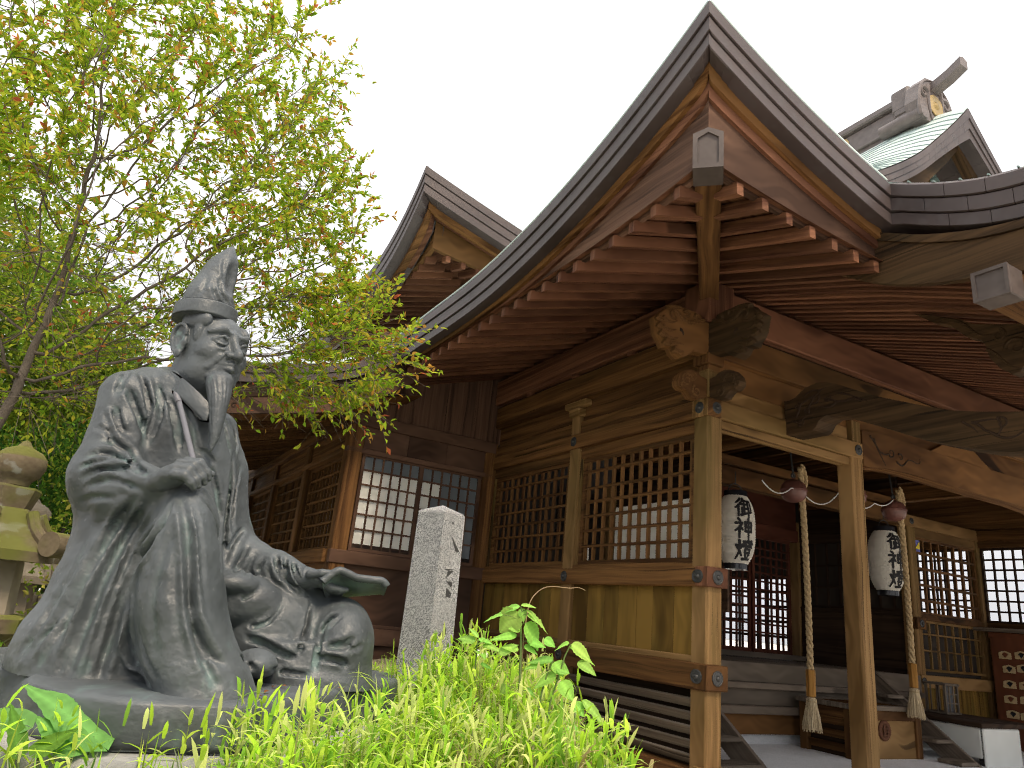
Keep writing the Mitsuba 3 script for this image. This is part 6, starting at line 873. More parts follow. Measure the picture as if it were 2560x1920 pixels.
def rope(top, grip, lab, dx, dy=0.0):
    t = thing('bell_rope', lab, 'rope', 'twisted hemp bell ropes with tassels'); top, grip = np.asarray(top, float), np.asarray(grip, float); L = np.linalg.norm(grip - top); n = 150
    u = np.linspace(0, 1, n); mid = top + (grip - top) * u[:, None] + np.stack([np.sin(u * math.pi) * .018, 0 * u, 0 * u], 1)
    for k in range(3):
        a = u * L * 2 * math.pi / .21 + k * 2 * math.pi / 3
        put(t, 'strand', tube(mid + np.stack([.0175 * np.cos(a), .0175 * np.sin(a), 0 * a], 1), .0158, 9), 'hemp', smooth=True)
    for k in range(2):                                                # the spliced loop at the top
        a = np.linspace(0, 1, 24); ph = a * 22 + k * math.pi; kn = top + np.stack([.055 * np.sin(a * math.pi) + .012 * np.cos(ph), -.02 + .012 * np.sin(ph), .03 - .30 * a], 1)
        put(t, 'splice', tube(kn, .012, 7), 'hemp', smooth=True)
    a6 = np.arange(6) * math.pi / 3 + .3; S_ = [[(grip[0] + r * math.cos(q), grip[1] + r * math.sin(q), grip[2] + z) for q in a6] for r, z in ((.040, .0), (.043, -.01), (.043, -.235), (.038, -.24))]
    wood(t, 'wooden_grip', loft(S_), 'wood_fresh', 'z')
    c = grip + [0, 0, -.245]; R = np.random.default_rng(int(abs(top[0]) * 100)); ms = []
    prof = [(.020, -.27), (.072, -.275), (.066, -.2), (.055, -.11), (.044, -.05), (.047, -.025), (.040, 0), (.01, 0)]; put(t, 'tassel', lathe([(r * .9, z) for r, z in prof], 30, c), 'hemp_pale', smooth=40)
    for i in range(150):
        q = R.uniform(0, 6.283); e = R.uniform(.85, 1.12); l = R.uniform(.245, .30); w = R.normal(0, .10)
        ms.append(tube([c + [.044 * math.cos(q), .044 * math.sin(q), -.01], c + [.047 * math.cos(q + w * .3), .047 * math.sin(q + w * .3), -.06], c + [.062 * e * math.cos(q + w * .7), .062 * e * math.sin(q + w * .7), -.16], c + [.079 * e * math.cos(q + w), .079 * e * math.sin(q + w), -l]], R.uniform(.0022, .0038), 4))
    k = put(t, 'tassel_threads', cat(*ms), 'hemp_pale', smooth=True); labels[k] = {'kind': 'stuff'}
    put(t, 'binding', lathe([(.046, -.045), (.050, -.035), (.046, -.025)], 24, c), 'hemp', smooth=True)
rope((2.16, .88, 1.74), (2.24, .9, -.20), 'twisted rope with tassel, between the front corner post and the second front post', 0)
rope((3.80, .88, 1.78), (3.86, .9, -.06), 'twisted rope with tassel, right of the second front post', 0)
WC = thing('sagging_cord', 'thin white cord sagging from bell to bell under the porch beam', 'cord')
pt = []
for (x0, z0), (x1, z1), sag in (((1.55, 1.50), (2.0, 1.52), .10), ((2.1, 1.50), (2.75, 1.62), .16), ((2.75, 1.62), (3.3, 1.55), .12), ((3.3, 1.55), (3.66, 1.66), .05)):
    u = np.linspace(0, 1, 14)[:-1]; pt += [(x0 + (x1 - x0) * k, .84, z0 + (z1 - z0) * k - sag * 4 * k * (1 - k)) for k in u]
scene[WC] = mikit.ply(tube(pt, .006, 6), 'cord_white', smooth=True)

# ------------------------------------------------------------------ offertory box
OB = thing('offertory_box', 'brown slatted wooden offertory box with carved round emblem, behind the second front post', 'offertory box')
x0, x1, y0, y1, z1 = 2.95, 4.10, 1.0, 1.62, -.50
wood(OB, 'top_rim', cat(box(x0 - .03, x1 + .03, y0 - .03, y0 + .05, z1 - .045, z1, .004), box(x0 - .03, x1 + .03, y1 - .05, y1 + .03, z1 - .045, z1, .004), box(x0 - .03, x0 + .05, y0 + .05, y1 - .05, z1 - .045, z1, .004), box(x1 - .05, x1 + .03, y0 + .05, y1 - .05, z1 - .045, z1, .004)), 'wood_grey', 'x')
for i in range(9): wood(OB, 'grille_slat', box(x0 + .1 + .115 * i, x0 + .125 + .115 * i, y0 + .05, y1 - .05, z1 - .07, z1 - .01), 'wood_brown', 'y')
for x in (x0, x1 - .09):
    for y in (y0, y1 - .09): wood(OB, 'corner_post', box(x, x + .09, y, y + .09, GZ, z1 - .045, .005), 'wood_brown', 'z')
wood(OB, 'front_panel', box(x0 + .09, x1 - .09, y0 + .025, y0 + .045, GZ + .08, z1 - .14), 'wood_tan', 'x')
wood(OB, 'rail', box(x0 + .09, x1 - .09, y0 + .006, y0 + .06, z1 - .14, z1 - .045, .004), 'wood_brown', 'x'); wood(OB, 'rail', box(x0 + .09, x1 - .09, y0 + .006, y0 + .06, GZ + .04, GZ + .10, .004), 'wood_brown', 'x')
for z in (-.68, -.80, -.92, -1.04): wood(OB, 'side_slat', beam((x0 + .04, y0 + .09, z), (x0 + .04, y1 - .09, z), .015, .085, .003, up=(-.5, 0, 1)), 'wood_brown', 'y')
wood(OB, 'side_panel', box(x0 + .06, x0 + .075, y0 + .09, y1 - .09, GZ + .05, z1 - .045), 'wood_dark', 'y')
wood(OB, 'rail', box(x0 + .006, x0 + .06, y0 + .09, y1 - .09, z1 - .14, z1 - .045, .004), 'wood_brown', 'y')
a = np.arange(96) * 2 * np.pi / 96; R_ = .094 * (1 + .07 * np.abs(np.cos(a * 8))); pr = [(1, 0), (1, .012), (.93, .02), (.62, .02), (.60, .014), (.02, .014)]
v, f = loft(np.stack([np.stack([R_ * q * np.cos(a), R_ * q * np.sin(a), np.full(96, h)], -1) for q, h in pr])); em = put(OB, 'round_emblem', (np.stack([v[:, 0], -v[:, 2], v[:, 1]], 1) + [3.49, y0 + .025, -.735], f), 'wood_red', smooth=30)
wood(em, 'raised_mark', cat(*[prism([(a_, b_), (c_, b_), (c_, d_), (a_, d_)], 'y', y0 - .004, y0 + .012) for a_, b_, c_, d_ in ((3.45, -.69, 3.53, -.678), (3.44, -.72, 3.54, -.708), (3.45, -.75, 3.53, -.738), (3.44, -.785, 3.54, -.773), (3.455, -.785, 3.468, -.69), (3.512, -.785, 3.525, -.69))]), 'wood_red', 'x')
# ------------------------------------------------------------------ white stand, little lattice lamp box, votive board, sticker
mat('white_paint', base_color=proc(lambda p, n, uv: mix((0.60, 0.62, 0.59), (0.74, 0.76, 0.73), fbm(p.x * 4, p.y * 4, p.z * 4, 3))), roughness=.5)
mat('red_lacquer', base_color=proc(lambda p, n, uv: mix((0.10, 0.032, 0.016), (0.20, 0.068, 0.032), fbm(p.x * 3, p.y * 12, p.z * 3, 3))), roughness=.45)
mat('plaque_wood', base_color=proc(lambda p, n, uv: mix((0.46, 0.33, 0.17), (0.66, 0.52, 0.31), fbm(p.x * 8, p.y * 8, p.z * 60, 3))), roughness=.7)
WS = thing('white_stand', 'white panelled low stand with a dark plank top, right of the offertory box', 'stand')
put(WS, 'front_panel', box(4.53, 5.23, .60, .63, -1.02, -.635, .012), 'white_paint'); put(WS, 'side_panel', box(4.53, 4.56, .64, 1.55, -.93, -.635, .008), 'white_paint'); put(WS, 'back_panel', box(4.56, 5.23, 1.5, 1.55, -1.02, -.635), 'white_paint')
wood(WS, 'plank_top', box(4.48, 5.6, .585, 1.62, -.632, -.585, .006), 'wood_dark', 'y')
for x in (4.58, 5.16):
    for y in (.65, 1.45): put(WS, 'leg', box(x, x + .05, y, y + .05, GZ, -.64), 'metal_dark')
LB = thing('lattice_lamp_box', 'small grey wooden lattice box standing on the white stand', 'lamp box')
wood(LB, 'frame', cat(*[box(4.96 + i * .24, 4.985 + i * .24, 1.22 + j * .22, 1.245 + j * .22, -.583, -.26) for i in (0, 1) for j in (0, 1)], box(4.95, 5.235, 1.21, 1.475, -.275, -.25), box(4.95, 5.235, 1.21, 1.475, -.58, -.56)), 'wood_grey', 'z')
for i in range(1, 3): wood(LB, 'bar', box(4.96 + i * .083, 4.975 + i * .083, 1.222, 1.236, -.56, -.275), 'wood_grey', 'z'); wood(LB, 'bar', box(4.985, 5.2, 1.224, 1.234, -.57 + i * .1, -.557 + i * .1), 'wood_grey', 'x')
for i in range(1, 3): wood(LB, 'bar', box(4.962, 4.974, 1.245 + i * .073, 1.257 + i * .073, -.56, -.275), 'wood_grey', 'z')
put(LB, 'paper', box(4.99, 5.19, 1.25, 1.26, -.56, -.275), 'window_grey')
EB = thing('votive_board', 'dark red lacquered board with a plank roof for votive plaques at the right edge', 'notice board')
put(EB, 'board', box(6.86, 6.92, .05, 1.66, -1.0, .42, .006), 'red_lacquer'); wood(EB, 'roof_plank', box(6.70, 6.98, -.05, 1.80, .43, .475, .006), 'wood_grey', 'y'); put(EB, 'cross_rail', box(6.83, 6.86, .05, 1.66, .36, .42), 'red_lacquer')
ev = np.random.default_rng(3)
for r in range(5):
    for c_ in range(3):
        y, z = 1.47 - .185 * c_ + ev.normal(0, .008), .16 - .185 * r + ev.normal(0, .006)
        k = thing('votive_plaque', f"pale wooden votive plaque in the {['top', 'second', 'third', 'fourth', 'bottom'][r]} row of the red board, {['first', 'second', 'third'][c_]} from the left", 'plaque', 'votive plaques on the red board')
        poly = [(y - .075, z - .05), (y + .075, z - .05), (y + .075, z + .03), (y, z + .052), (y - .075, z + .03)]
        put(k, 'plate', prism(poly, 'x', 6.845, 6.857), 'plaque_wood')
        v, f = flat2d(stroke2d([[(y - .04, z + .015), (y - .01, z + .02), (y + .03, z + .01)], [(y - .03, z - .015), (y + .02, z - .01)], [(y, z + .03), (y - .005, z - .035)]], .006), 1)
        put(k, 'brush_mark', (np.column_stack([np.full(len(v), 6.8435), v]), f), 'red_lacquer' if (r + c_) % 3 == 0 else 'ink')
mat('sticker_blue', base_color=rgb(.10, .11, .36), roughness=.5); mat('sticker_yellow', base_color=rgb(.75, .60, .04), roughness=.5)
SK = thing('sticker', 'small blue and yellow card in the upper corner of the right lattice window', 'sticker')
put(SK, 'card', box(5.50, 5.62, 1.778, 1.782, 1.34, 1.49), 'sticker_blue'); put(SK, 'yellow_mark', prism([(5.51, 1.375), (5.61, 1.375), (5.61, 1.475)], 'y', 1.774, 1.7779), 'sticker_yellow')

# ------------------------------------------------------------------ mossy stone lanterns at the left
def f_moss(p, n, uv):
    a = fbm(p.x * 11, p.y * 11, p.z * 11, 4); b = fbm(p.x * 4 + 3, p.y * 4, p.z * 4, 3); g = fbm(p.x * 70, p.y * 70, p.z * 70, 2)
    st = mix((0.065, 0.047, 0.027), (0.17, 0.135, 0.085), .5 * a + .5 * g); st = mix(st, (0.21, 0.205, 0.175), smoothstep(.60, .70, a))
    return mix(st, (0.10, 0.11, 0.015), smoothstep(.50, .70, b + n.z * .16) * .85)
mat('mossy_stone', base_color=proc(f_moss), roughness=.95)
def f_tanstone(p, n, uv):
    a = fbm(p.x * 9, p.y * 9, p.z * 9, 4); return mix((0.14, 0.112, 0.078), (0.32, 0.275, 0.215), a)
mat('tan_stone', base_color=proc(f_tanstone), roughness=.95)
def hexa(prof, c, rot=0.2, n=6, rough=.006, seed=0, sub=2):
    a = np.arange(n) * 2 * np.pi / n + rot
    v, f = loft(np.array([[(c[0] + r * math.cos(q), c[1] + r * math.sin(q), c[2] + z) for q in a] for r, z in prof]))
    for _ in range(sub): v, f = trimesh.remesh.subdivide(v, f)
    return v + (np.stack([meshkit.fbm(v * 9 + i * 7.7 + seed, 3) for i in range(3)], 1) - .5) * rough * 2, f
def stone_lantern(c, s, label, m):
    t = thing('stone_lantern', label, 'stone lantern'); c = np.asarray(c, float); rot = .35
    P = lambda prof: [(r * s * .88, z * s) for r, z in prof]
    put(t, 'finial', hexa(P([(.06, 1.52), (.09, 1.535), (.10, 1.57), (.14, 1.60), (.17, 1.66), (.165, 1.71), (.12, 1.755), (.05, 1.785), (.025, 1.82), (.004, 1.83)]), c, n=20, sub=1), m, smooth=40)
    put(t, 'collar', hexa(P([(.12, 1.385), (.15, 1.39), (.19, 1.51), (.185, 1.525), (.02, 1.525)]), c, rot), m, smooth=25)
    rf = put(t, 'roof', hexa(P([(.30, 1.08), (.44, 1.08), (.445, 1.14), (.40, 1.17), (.33, 1.22), (.25, 1.30), (.19, 1.37), (.17, 1.39), (.02, 1.39)]), c, rot), m, smooth=25)
    for q in range(6):
        a = rot + q * math.pi / 3; d = np.array([math.cos(a), math.sin(a), 0]); n_ = np.array([-d[1], d[0], 0]); u = np.linspace(0, 1, 30)
        ridge = [c + s * (d * (.20 + .24 * k) + np.array([0, 0, 1.37 - .23 * k ** .6])) for k in np.linspace(0, 1, 6)]
        put(rf, 'ridge_rib', tube(ridge, .035 * s, 8), m, smooth=40)
        cyl = [[c + s * (d * (.43 + .075 * math.cos(b)) + n_ * w + np.array([0, 0, 1.19 + .075 * math.sin(b)])) for b in np.arange(20) * 2 * math.pi / 20] for w in (-.06, -.055, .055, .06)]
        put(rf, 'corner_curl', loft(cyl), m, smooth=30)
    put(t, 'fire_box', hexa(P([(.235, .75), (.24, .76), (.215, 1.07), (.21, 1.08)]), c, rot), 'tan_stone', smooth=20)
    put(t, 'platform', hexa(P([(.16, .52), (.22, .56), (.36, .66), (.37, .74), (.30, .76)]), c, rot), m, smooth=25)
    put(t, 'post', hexa(P([(.17, .0), (.15, .05), (.135, .3), (.15, .52)]), c, n=18, sub=1), m, smooth=40)
    put(t, 'base', hexa(P([(.46, -.14), (.46, -.02), (.40, .02), (.30, .06), (.16, .07)]), c, rot), m, smooth=25)
stone_lantern((-4.33, .29, -.79), .77, 'mossy stone lantern with curled roof corners at the left edge', 'mossy_stone')
stone_lantern((-4.30, 1.60, -.83), .70, 'smaller pale stone lantern seen behind the mossy one', 'tan_stone')

# ------------------------------------------------------------------ planted bank in front of the shrine
def bank_z(x, y):
    d = np.minimum(-(x + 1.72 - .52 * (y + 1.2)) / 1.1, np.minimum(y + 2.95, 3.3 - y))           # distance to the nearest edge of the bank
    n_ = (meshkit.fbm(np.stack([x * 1.3, y * 1.3, 0 * x], -1), 3) - .5) * .14 + (meshkit.noise(np.stack([x * 6, y * 6, 0 * x], -1)) - .5) * .03
    t = np.clip(d / .34, 0, 1); t = t * t * (3 - 2 * t)
    return GZ - .01 + t * (.70 - .07 * np.clip((-3.0 - x) / .4, 0, 1) + n_ + .05 * np.clip((-1.2 - y) / 1.5, -1, 1))
gx, gy = np.linspace(-9.5, .2, 170), np.linspace(-3.1, 3.4, 120); X, Y = np.meshgrid(gx, gy, indexing='ij')
struct('planted_bank', sheet(np.stack([X, Y, bank_z(X, Y)], -1)), 'soil', smooth=True)
leafc = {'type': 'mesh_attribute', 'name': 'vertex_color'}
def leaf_mat(name, trans=.9, rough=.5):
    scene[name] = {'type': 'principledthin', 'base_color': leafc, 'roughness': rough, 'diff_trans': trans, 'spec_trans': 0.0, 'eta': 1.25}
leaf_mat('grass_blade', 1.15, .6); leaf_mat('tree_leaf', 1.2, .4); leaf_mat('weed_leaf', .8, .4)
mat('stem_green', base_color=rgb(.09, .14, .03), roughness=.6); mat('stem_dry', base_color=rgb(.30, .20, .11), roughness=.8)
mat('bark', base_color=proc(lambda p, n, uv: mix((0.055, 0.043, 0.034), (0.17, 0.14, 0.115), fbm(p.x * 30, p.y * 30, p.z * 12, 4))), roughness=.9)
def blades(base, dirs, length, width, droop, rnd, nseg=4, twist=None):
    """ribbons: base (n,3), dirs (n,3) initial unit directions; returns vertices, faces, and 0..1 along the blade"""
    n = len(base); t = np.linspace(0, 1, nseg + 1); side = np.cross(dirs, [0, 0, 1.0]); side /= np.linalg.norm(side, axis=1, keepdims=True) + 1e-9
    if twist is not None: up = np.cross(side, dirs); side = side * np.cos(twist)[:, None] + up * np.sin(twist)[:, None]
    P = base[:, None] + dirs[:, None] * (length[:, None] * t)[..., None]; P[..., 2] -= (droop * length)[:, None] * t ** 2
    hor = dirs * [1, 1, 0]; P += hor[:, None] * ((droop * length * .35)[:, None] * t ** 2)[..., None]
    w = width[:, None] * np.interp(t, [0, .35, .8, 1], [.55, 1, .62, .04])[None]
    L_, R_ = P - side[:, None] * w[..., None], P + side[:, None] * w[..., None]
    v = np.stack([L_, R_], 2).reshape(n, -1, 3); m = 2 * (nseg + 1); k = np.arange(nseg) * 2
    q = np.concatenate([np.stack([k, k + 1, k + 3], 1), np.stack([k, k + 3, k + 2], 1)]); f = (q[None] + (np.arange(n) * m)[:, None, None]).reshape(-1, 3)
    return v.reshape(-1, 3), f, np.broadcast_to(np.repeat(t, 2)[None], (n, m)).reshape(-1), m
gr = np.random.default_rng(11)
def scatter(n, x0, x1, y0, y1, keep):
    x, y = gr.uniform(x0, x1, 4 * n), gr.uniform(y0, y1, 4 * n); k = keep(x, y); x, y = x[k][:n], y[k][:n]; return np.stack([x, y, bank_z(x, y)], 1)
def edge_d(x, y): return -(x + 1.72 - .52 * (y + 1.2)) / 1.1
slab_c = SO + SR * .15
def off_slab(x, y):
    q = np.stack([x, y], -1) - SO[:2]; u, v_ = q @ SR[:2], q @ SH[:2]
    return ((u - .17) / .70) ** 2 + ((v_ + .0) / .66) ** 2 > 1.0
def dens(x, y): return meshkit.fbm(np.stack([x * 2.1, y * 2.1, 0 * x + 4], -1), 3)
def grass(name, label, n, keep, lmin, lmax, lean, wid, droop, cols, stripe=0.0, box_=(-5.2, -1.0, -2.9, .6)):
    b = scatter(n, *box_, keep); m = len(b); a = gr.uniform(0, 2 * np.pi, m); e = np.abs(gr.normal(0, lean, m)); d = np.stack([np.cos(a) * np.sin(e), np.sin(a) * np.sin(e), np.cos(e)], 1)
    L_ = gr.uniform(lmin, lmax, m) * (.35 + 1.3 * dens(b[:, 0], b[:, 1])) * np.clip(np.hypot(b[:, 0] + 2.78, b[:, 1] + 2.12) / .42, .35, 1); v, f, t, k = blades(b, d, L_, gr.uniform(.6, 1.3, m) * wid, gr.uniform(.2, 1.2, m) * droop, gr)
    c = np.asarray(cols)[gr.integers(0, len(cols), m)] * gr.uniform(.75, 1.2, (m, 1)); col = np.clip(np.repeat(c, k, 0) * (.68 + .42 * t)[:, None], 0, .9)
    return v, f, col
def leafy(n, keep, hmin, hmax, cols, per=8, box_=(-5.2, -1.0, -2.9, .6), ll=(.06, .12), lw=.0065):
    """upright stems carrying narrow lance leaves"""
    b = scatter(n, *box_, keep); m = len(b); a = gr.uniform(0, 2 * np.pi, m); e = np.abs(gr.normal(0, .22, m)); d = np.stack([np.cos(a) * np.sin(e), np.sin(a) * np.sin(e), np.cos(e)], 1)
    H_ = gr.uniform(hmin, hmax, m) * (.25 + 1.5 * dens(b[:, 0], b[:, 1])) * np.clip(np.hypot(b[:, 0] + 2.78, b[:, 1] + 2.12) / .42, .35, 1); vs, fs, cs, o = [], [], [], 0
    v, f, t, k = blades(b, d, H_, np.full(m, .0024), np.full(m, .15), gr); base_c = np.asarray(cols)[gr.integers(0, len(cols), m)] * gr.uniform(.8, 1.2, (m, 1))
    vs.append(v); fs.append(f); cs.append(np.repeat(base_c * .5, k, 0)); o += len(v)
    s = np.repeat(np.linspace(.3, 1.0, per)[None], m, 0) + gr.uniform(-.05, .05, (m, per)); p = b[:, None] + d[:, None] * (H_[:, None] * s)[..., None]; p[..., 2] -= (.15 * H_)[:, None] * s ** 2
    p = p.reshape(-1, 3); az = gr.uniform(0, 2 * np.pi, len(p)); el = np.clip(gr.normal(.75, .25, len(p)) + .5 * (s.reshape(-1) > .9), 0, 1.5); dd = np.stack([np.cos(az) * np.cos(el), np.sin(az) * np.cos(el), np.sin(el)], 1)
    v, f, t, k = blades(p, dd, gr.uniform(*ll, len(p)), gr.uniform(.7, 1.25, len(p)) * lw, gr.uniform(.1, .7, len(p)), gr, 3)
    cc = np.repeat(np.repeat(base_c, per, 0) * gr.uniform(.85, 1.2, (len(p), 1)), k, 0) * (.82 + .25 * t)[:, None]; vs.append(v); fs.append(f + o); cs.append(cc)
    return np.vstack(vs), np.vstack(fs), np.vstack(cs)
FRESH = [(.50, .76, .06), (.60, .80, .10), (.40, .68, .06), (.70, .80, .26), (.30, .56, .07), (.64, .70, .24)]
STRAW = [(.52, .44, .24), (.46, .37, .19), (.58, .52, .32), (.40, .30, .15), (.50, .50, .20)]
near = lambda x, y: (off_slab(x, y)) & (edge_d(x, y) > -.02)
v, f, c = leafy(2200, lambda x, y: near(x, y) & (dens(x, y) > .40) & (x > -3.6) & (edge_d(x, y) > .25) & (y < -.95), .13, .28, FRESH, 8, (-5.2, -1.0, -2.9, .6), (.045, .095), .0048)
v2, f2, c2 = leafy(750, lambda x, y: near(x, y) & (x < -2.6) & (dens(x, y) > .36), .12, .26, FRESH, 7, (-5.2, -1.0, -2.9, .6), (.04, .085), .0045)
v3, f3, c3 = grass('', '', 13000, lambda x, y: near(x, y) & (gr.random(len(x)) < (.3 + dens(x, y)) * np.where(x < -3.0, .22, 1.0)), .07, .20, .42, .0027, .5, FRESH)
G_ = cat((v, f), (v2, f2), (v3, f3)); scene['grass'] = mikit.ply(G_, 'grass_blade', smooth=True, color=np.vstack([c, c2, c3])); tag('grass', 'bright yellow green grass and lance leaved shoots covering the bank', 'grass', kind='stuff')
v, f, c = grass('', '', 8500, lambda x, y: near(x, y) & (edge_d(x, y) < .75) & (y < .5), .10, .27, .5, .0028, .7, STRAW)
v2, f2, c2 = grass('', '', 3800, lambda x, y: near(x, y) & ((x > -3.1) | (gr.random(len(x)) < .3)), .06, .17, .8, .0028, .8, STRAW)
v3, f3, c3 = leafy(500, lambda x, y: near(x, y) & (edge_d(x, y) < .55), .08, .20, STRAW + FRESH, 6)
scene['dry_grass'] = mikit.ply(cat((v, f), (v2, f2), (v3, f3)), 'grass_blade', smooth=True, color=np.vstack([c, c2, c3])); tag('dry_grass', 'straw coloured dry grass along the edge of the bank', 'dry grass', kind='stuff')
b = scatter(520, -4.6, -1.8, -2.7, -1.2, near); m = len(b); a = gr.uniform(0, 6.28, m); e = np.abs(gr.normal(.35, .3, m)); d = np.stack([np.cos(a) * np.sin(e), np.sin(a) * np.sin(e), np.cos(e)], 1); L_ = gr.uniform(.10, .22, m); W_ = gr.uniform(.004, .0075, m); dr_ = gr.uniform(.2, .8, m)
v, f, t, k = blades(b, d, L_, W_, dr_, gr, 5); vi, fi, ti, ki = blades(b + d * .002 + [0, 0, .001], d, L_ * .97, W_ * .45, dr_, gr, 5); vi[:, 2] += .0012
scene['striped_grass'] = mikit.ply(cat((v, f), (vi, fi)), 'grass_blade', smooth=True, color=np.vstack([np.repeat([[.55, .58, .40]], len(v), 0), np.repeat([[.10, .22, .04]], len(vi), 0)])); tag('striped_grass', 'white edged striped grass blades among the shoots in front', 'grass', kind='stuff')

# ------------------------------------------------------------------ broad leaved weeds
def leaf_shape(base, tip, width, normal, curl=.12, serr=0.0, n=14, fold=.18, heart=0.0, col=(.12, .25, .04), seed=0):
    base, tip, normal = (np.asarray(q, float) for q in (base, tip, normal)); ax = tip - base; L_ = np.linalg.norm(ax); ax /= L_; sd = np.cross(ax, normal); sd /= np.linalg.norm(sd) + 1e-9; up = np.cross(sd, ax)
    t = np.linspace(0, 1, n); w = width / 2 * np.sin(np.pi * np.clip(t, 0, 1) ** (.62 - .2 * heart)) ** .85 * (1 + .0 * t); w = np.maximum(w, .0008)
    if serr: w = w * (1 + serr * (np.arange(n) % 2 - .5))
    R = np.random.default_rng(seed); rows = []
    for j, s in enumerate((-1, -.55, 0, .55, 1)):
        back = heart * .22 * L_ * abs(s) * np.clip(1 - t * 5, 0, 1)
        rip = R.normal(0, .012, n) * L_ * abs(s)
        rows.append(base + ax * (L_ * t - back)[:, None] + sd * (s * w)[:, None] + up * (-curl * L_ * t ** 2 + fold * np.abs(s) ** 1.2 * w + rip)[:, None])
    P = np.array(rows).transpose(1, 0, 2); v, f = sheet(P); vein = np.tile([1.0, .92, 1.30, .92, 1.0], n) * (1 + .12 * (np.repeat(np.arange(n), 5) % 2 == 0)); c = np.asarray(col)[None] * vein[:, None] * R.uniform(.85, 1.15)
    return v, f, np.clip(c, 0, 1)
def put_leaf(parent, *a, **k):
    v, f, c = leaf_shape(*a, **k); q = numbered(parent + '__leaf'); scene[q] = mikit.ply((v, f), 'weed_leaf', smooth=True, color=c); return q
WH = np.array([.51324779, .85824047, 0]); WR = np.array([WH[1], -WH[0], 0]); W0 = np.array([-2.747, -2.031, -.262])
def wp(a, z, d=0.0): return W0 + WR * a + WH * d + np.array([0, 0, z])
WD = thing('leafy_weed', 'tall green leafy weed with serrated leaves rising from the grass before the shrine wall', 'plant')
for s_, r in (([(0, -.14), (-.007, .102), (-.013, .199), (-.022, .299)], (.0048, .0026)), ([(-.145, -.10), (-.148, .049), (-.151, .17), (-.149, .191)], (.003, .002)), ([(.075, -.1), (.086, .039), (.120, .171), (.135, .205)], (.003, .002)), ([(.045, -.1), (.06, .069), (.072, .118), (.086, .155)], (.003, .002)), ([(.076, .0), (.116, .046), (.146, .041)], (.002, .0015))):
    dep = {0: 0.0}.get(0); pts = [wp(a_, z_, .14 if a_ < -.1 else (-.03 if a_ > .03 else 0)) for a_, z_ in s_]; put(WD, 'stem', tube(pts, np.linspace(r[0], r[1], len(pts)), 7), 'stem_green', smooth=True)
LV = [((-.025, .298), (-.09, .28), .024), ((-.022, .302), (.022, .304), .019), ((-.021, .293), (-.008, .256), .027), ((-.004, .29), (.07, .238), .029), ((-.028, .281), (-.081, .221), .073), ((-.075, .269), (-.133, .25), .029), ((-.004, .252), (.047, .183), .063), ((.001, .279), (.039, .257), .024), ((-.027, .215), (-.101, .2), .022), ((-.017, .232), (-.052, .234), .029), ((.004, .201), (.063, .194), .034), ((-.003, .184), (.041, .171), .034), ((-.018, .174), (-.067, .182), .029), ((.13, .206), (.088, .188), .039), ((.055, .212), (.089, .196), .029), ((.137, .205), (.202, .166), .044), ((.131, .196), (.214, .163), .024), ((.159, .158), (.211, .133), .034), ((.086, .155), (.011, .148), .034), ((.091, .152), (.119, .118), .044), ((.061, .141), (.001, .129), .039), ((.096, .14), (.136, .128), .044), ((.112, .101), (.151, .057), .044), ((.097, .12), (.036, .082), .039), ((.154, .046), (.186, .017), .039), ((.179, .056), (.25, 0), .029), ((.149, -.013), (.164, -.039), .029), ((-.149, .193), (-.179, .221), .017), ((-.148, .187), (-.102, .183), .024), ((-.157, .182), (-.215, .189), .027), ((-.16, .173), (-.196, .178), .019), ((-.151, .17), (-.119, .198), .019), ((-.133, .172), (-.058, .162), .024), ((-.151, .153), (-.144, .148), .019), ((-.131, .147), (-.121, .136), .017), ((-.134, .114), (-.094, .106), .022), ((-.075, .156), (-.026, .19), .029), ((-.045, .071), (-.064, .045), .029), ((.016, .064), (.047, .051), .029)]
wr = np.random.default_rng(5)
for i, (a_, b_, w_) in enumerate(LV):
    off = .14 if a_[0] < -.1 else (-.03 if a_[0] > .03 else 0); d1 = wr.uniform(-.03, .03); nn = -WH * wr.uniform(.3, .9) + np.array([0, 0, wr.uniform(.5, 1.0)]) + WR * wr.uniform(-.3, .3)
    if a_[0] > -.1 or True:
        stem_x = np.interp(a_[1], [0, .3], [0, -.022]) if off == 0 else a_[0]; p0 = wp(stem_x, a_[1] - .012, off); p1 = wp(*a_, off)
        if np.linalg.norm(p1 - p0) > .018: put(WD, 'leaf_stalk', tube([p0, (p0 + p1) / 2 + [0, 0, .004], p1], .0011, 5), 'stem_green', smooth=True)
    put_leaf(WD, wp(*a_, off), wp(a_[0] + (b_[0] - a_[0]) * 1.05, a_[1] + (b_[1] - a_[1]) * 1.05, off + d1), w_ * 1.12, nn, curl=.15, serr=.10, n=17, col=(.24 + .08 * wr.random(), .46 + .09 * wr.random(), .10), seed=i)
tw = [(-.006, .216), (-.002, .267), (.005, .314), (.023, .344), (.061, .367), (.119, .368), (.146, .372), (.175, .366)]
TWG = thing('arching_twig', 'thin bare arching twig standing above the leafy weed', 'twig'); tp = CubicSpline(np.arange(8), np.array([wp(a_, z_, .05) for a_, z_ in tw]))(np.linspace(0, 7, 30)); tp = np.vstack([[wp(.0, -.15, .05)], [wp(-.004, .1, .05)], tp])
scene[TWG] = mikit.ply(tube(tp, np.linspace(.0022, .0009, len(tp)), 6), 'stem_dry', smooth=True)
BW = thing('broad_leaf_weed', 'low weed with big heart shaped leaves at the bottom left corner', 'plant'); B0 = np.array([-3.874, -2.044, -.349]); BR, BH = np.array([.9993, -.0374, 0]), np.array([.0374, .9993, 0])
def bp_(a_, z_, d=0.0): return B0 + BR * a_ + BH * d + np.array([0, 0, z_])
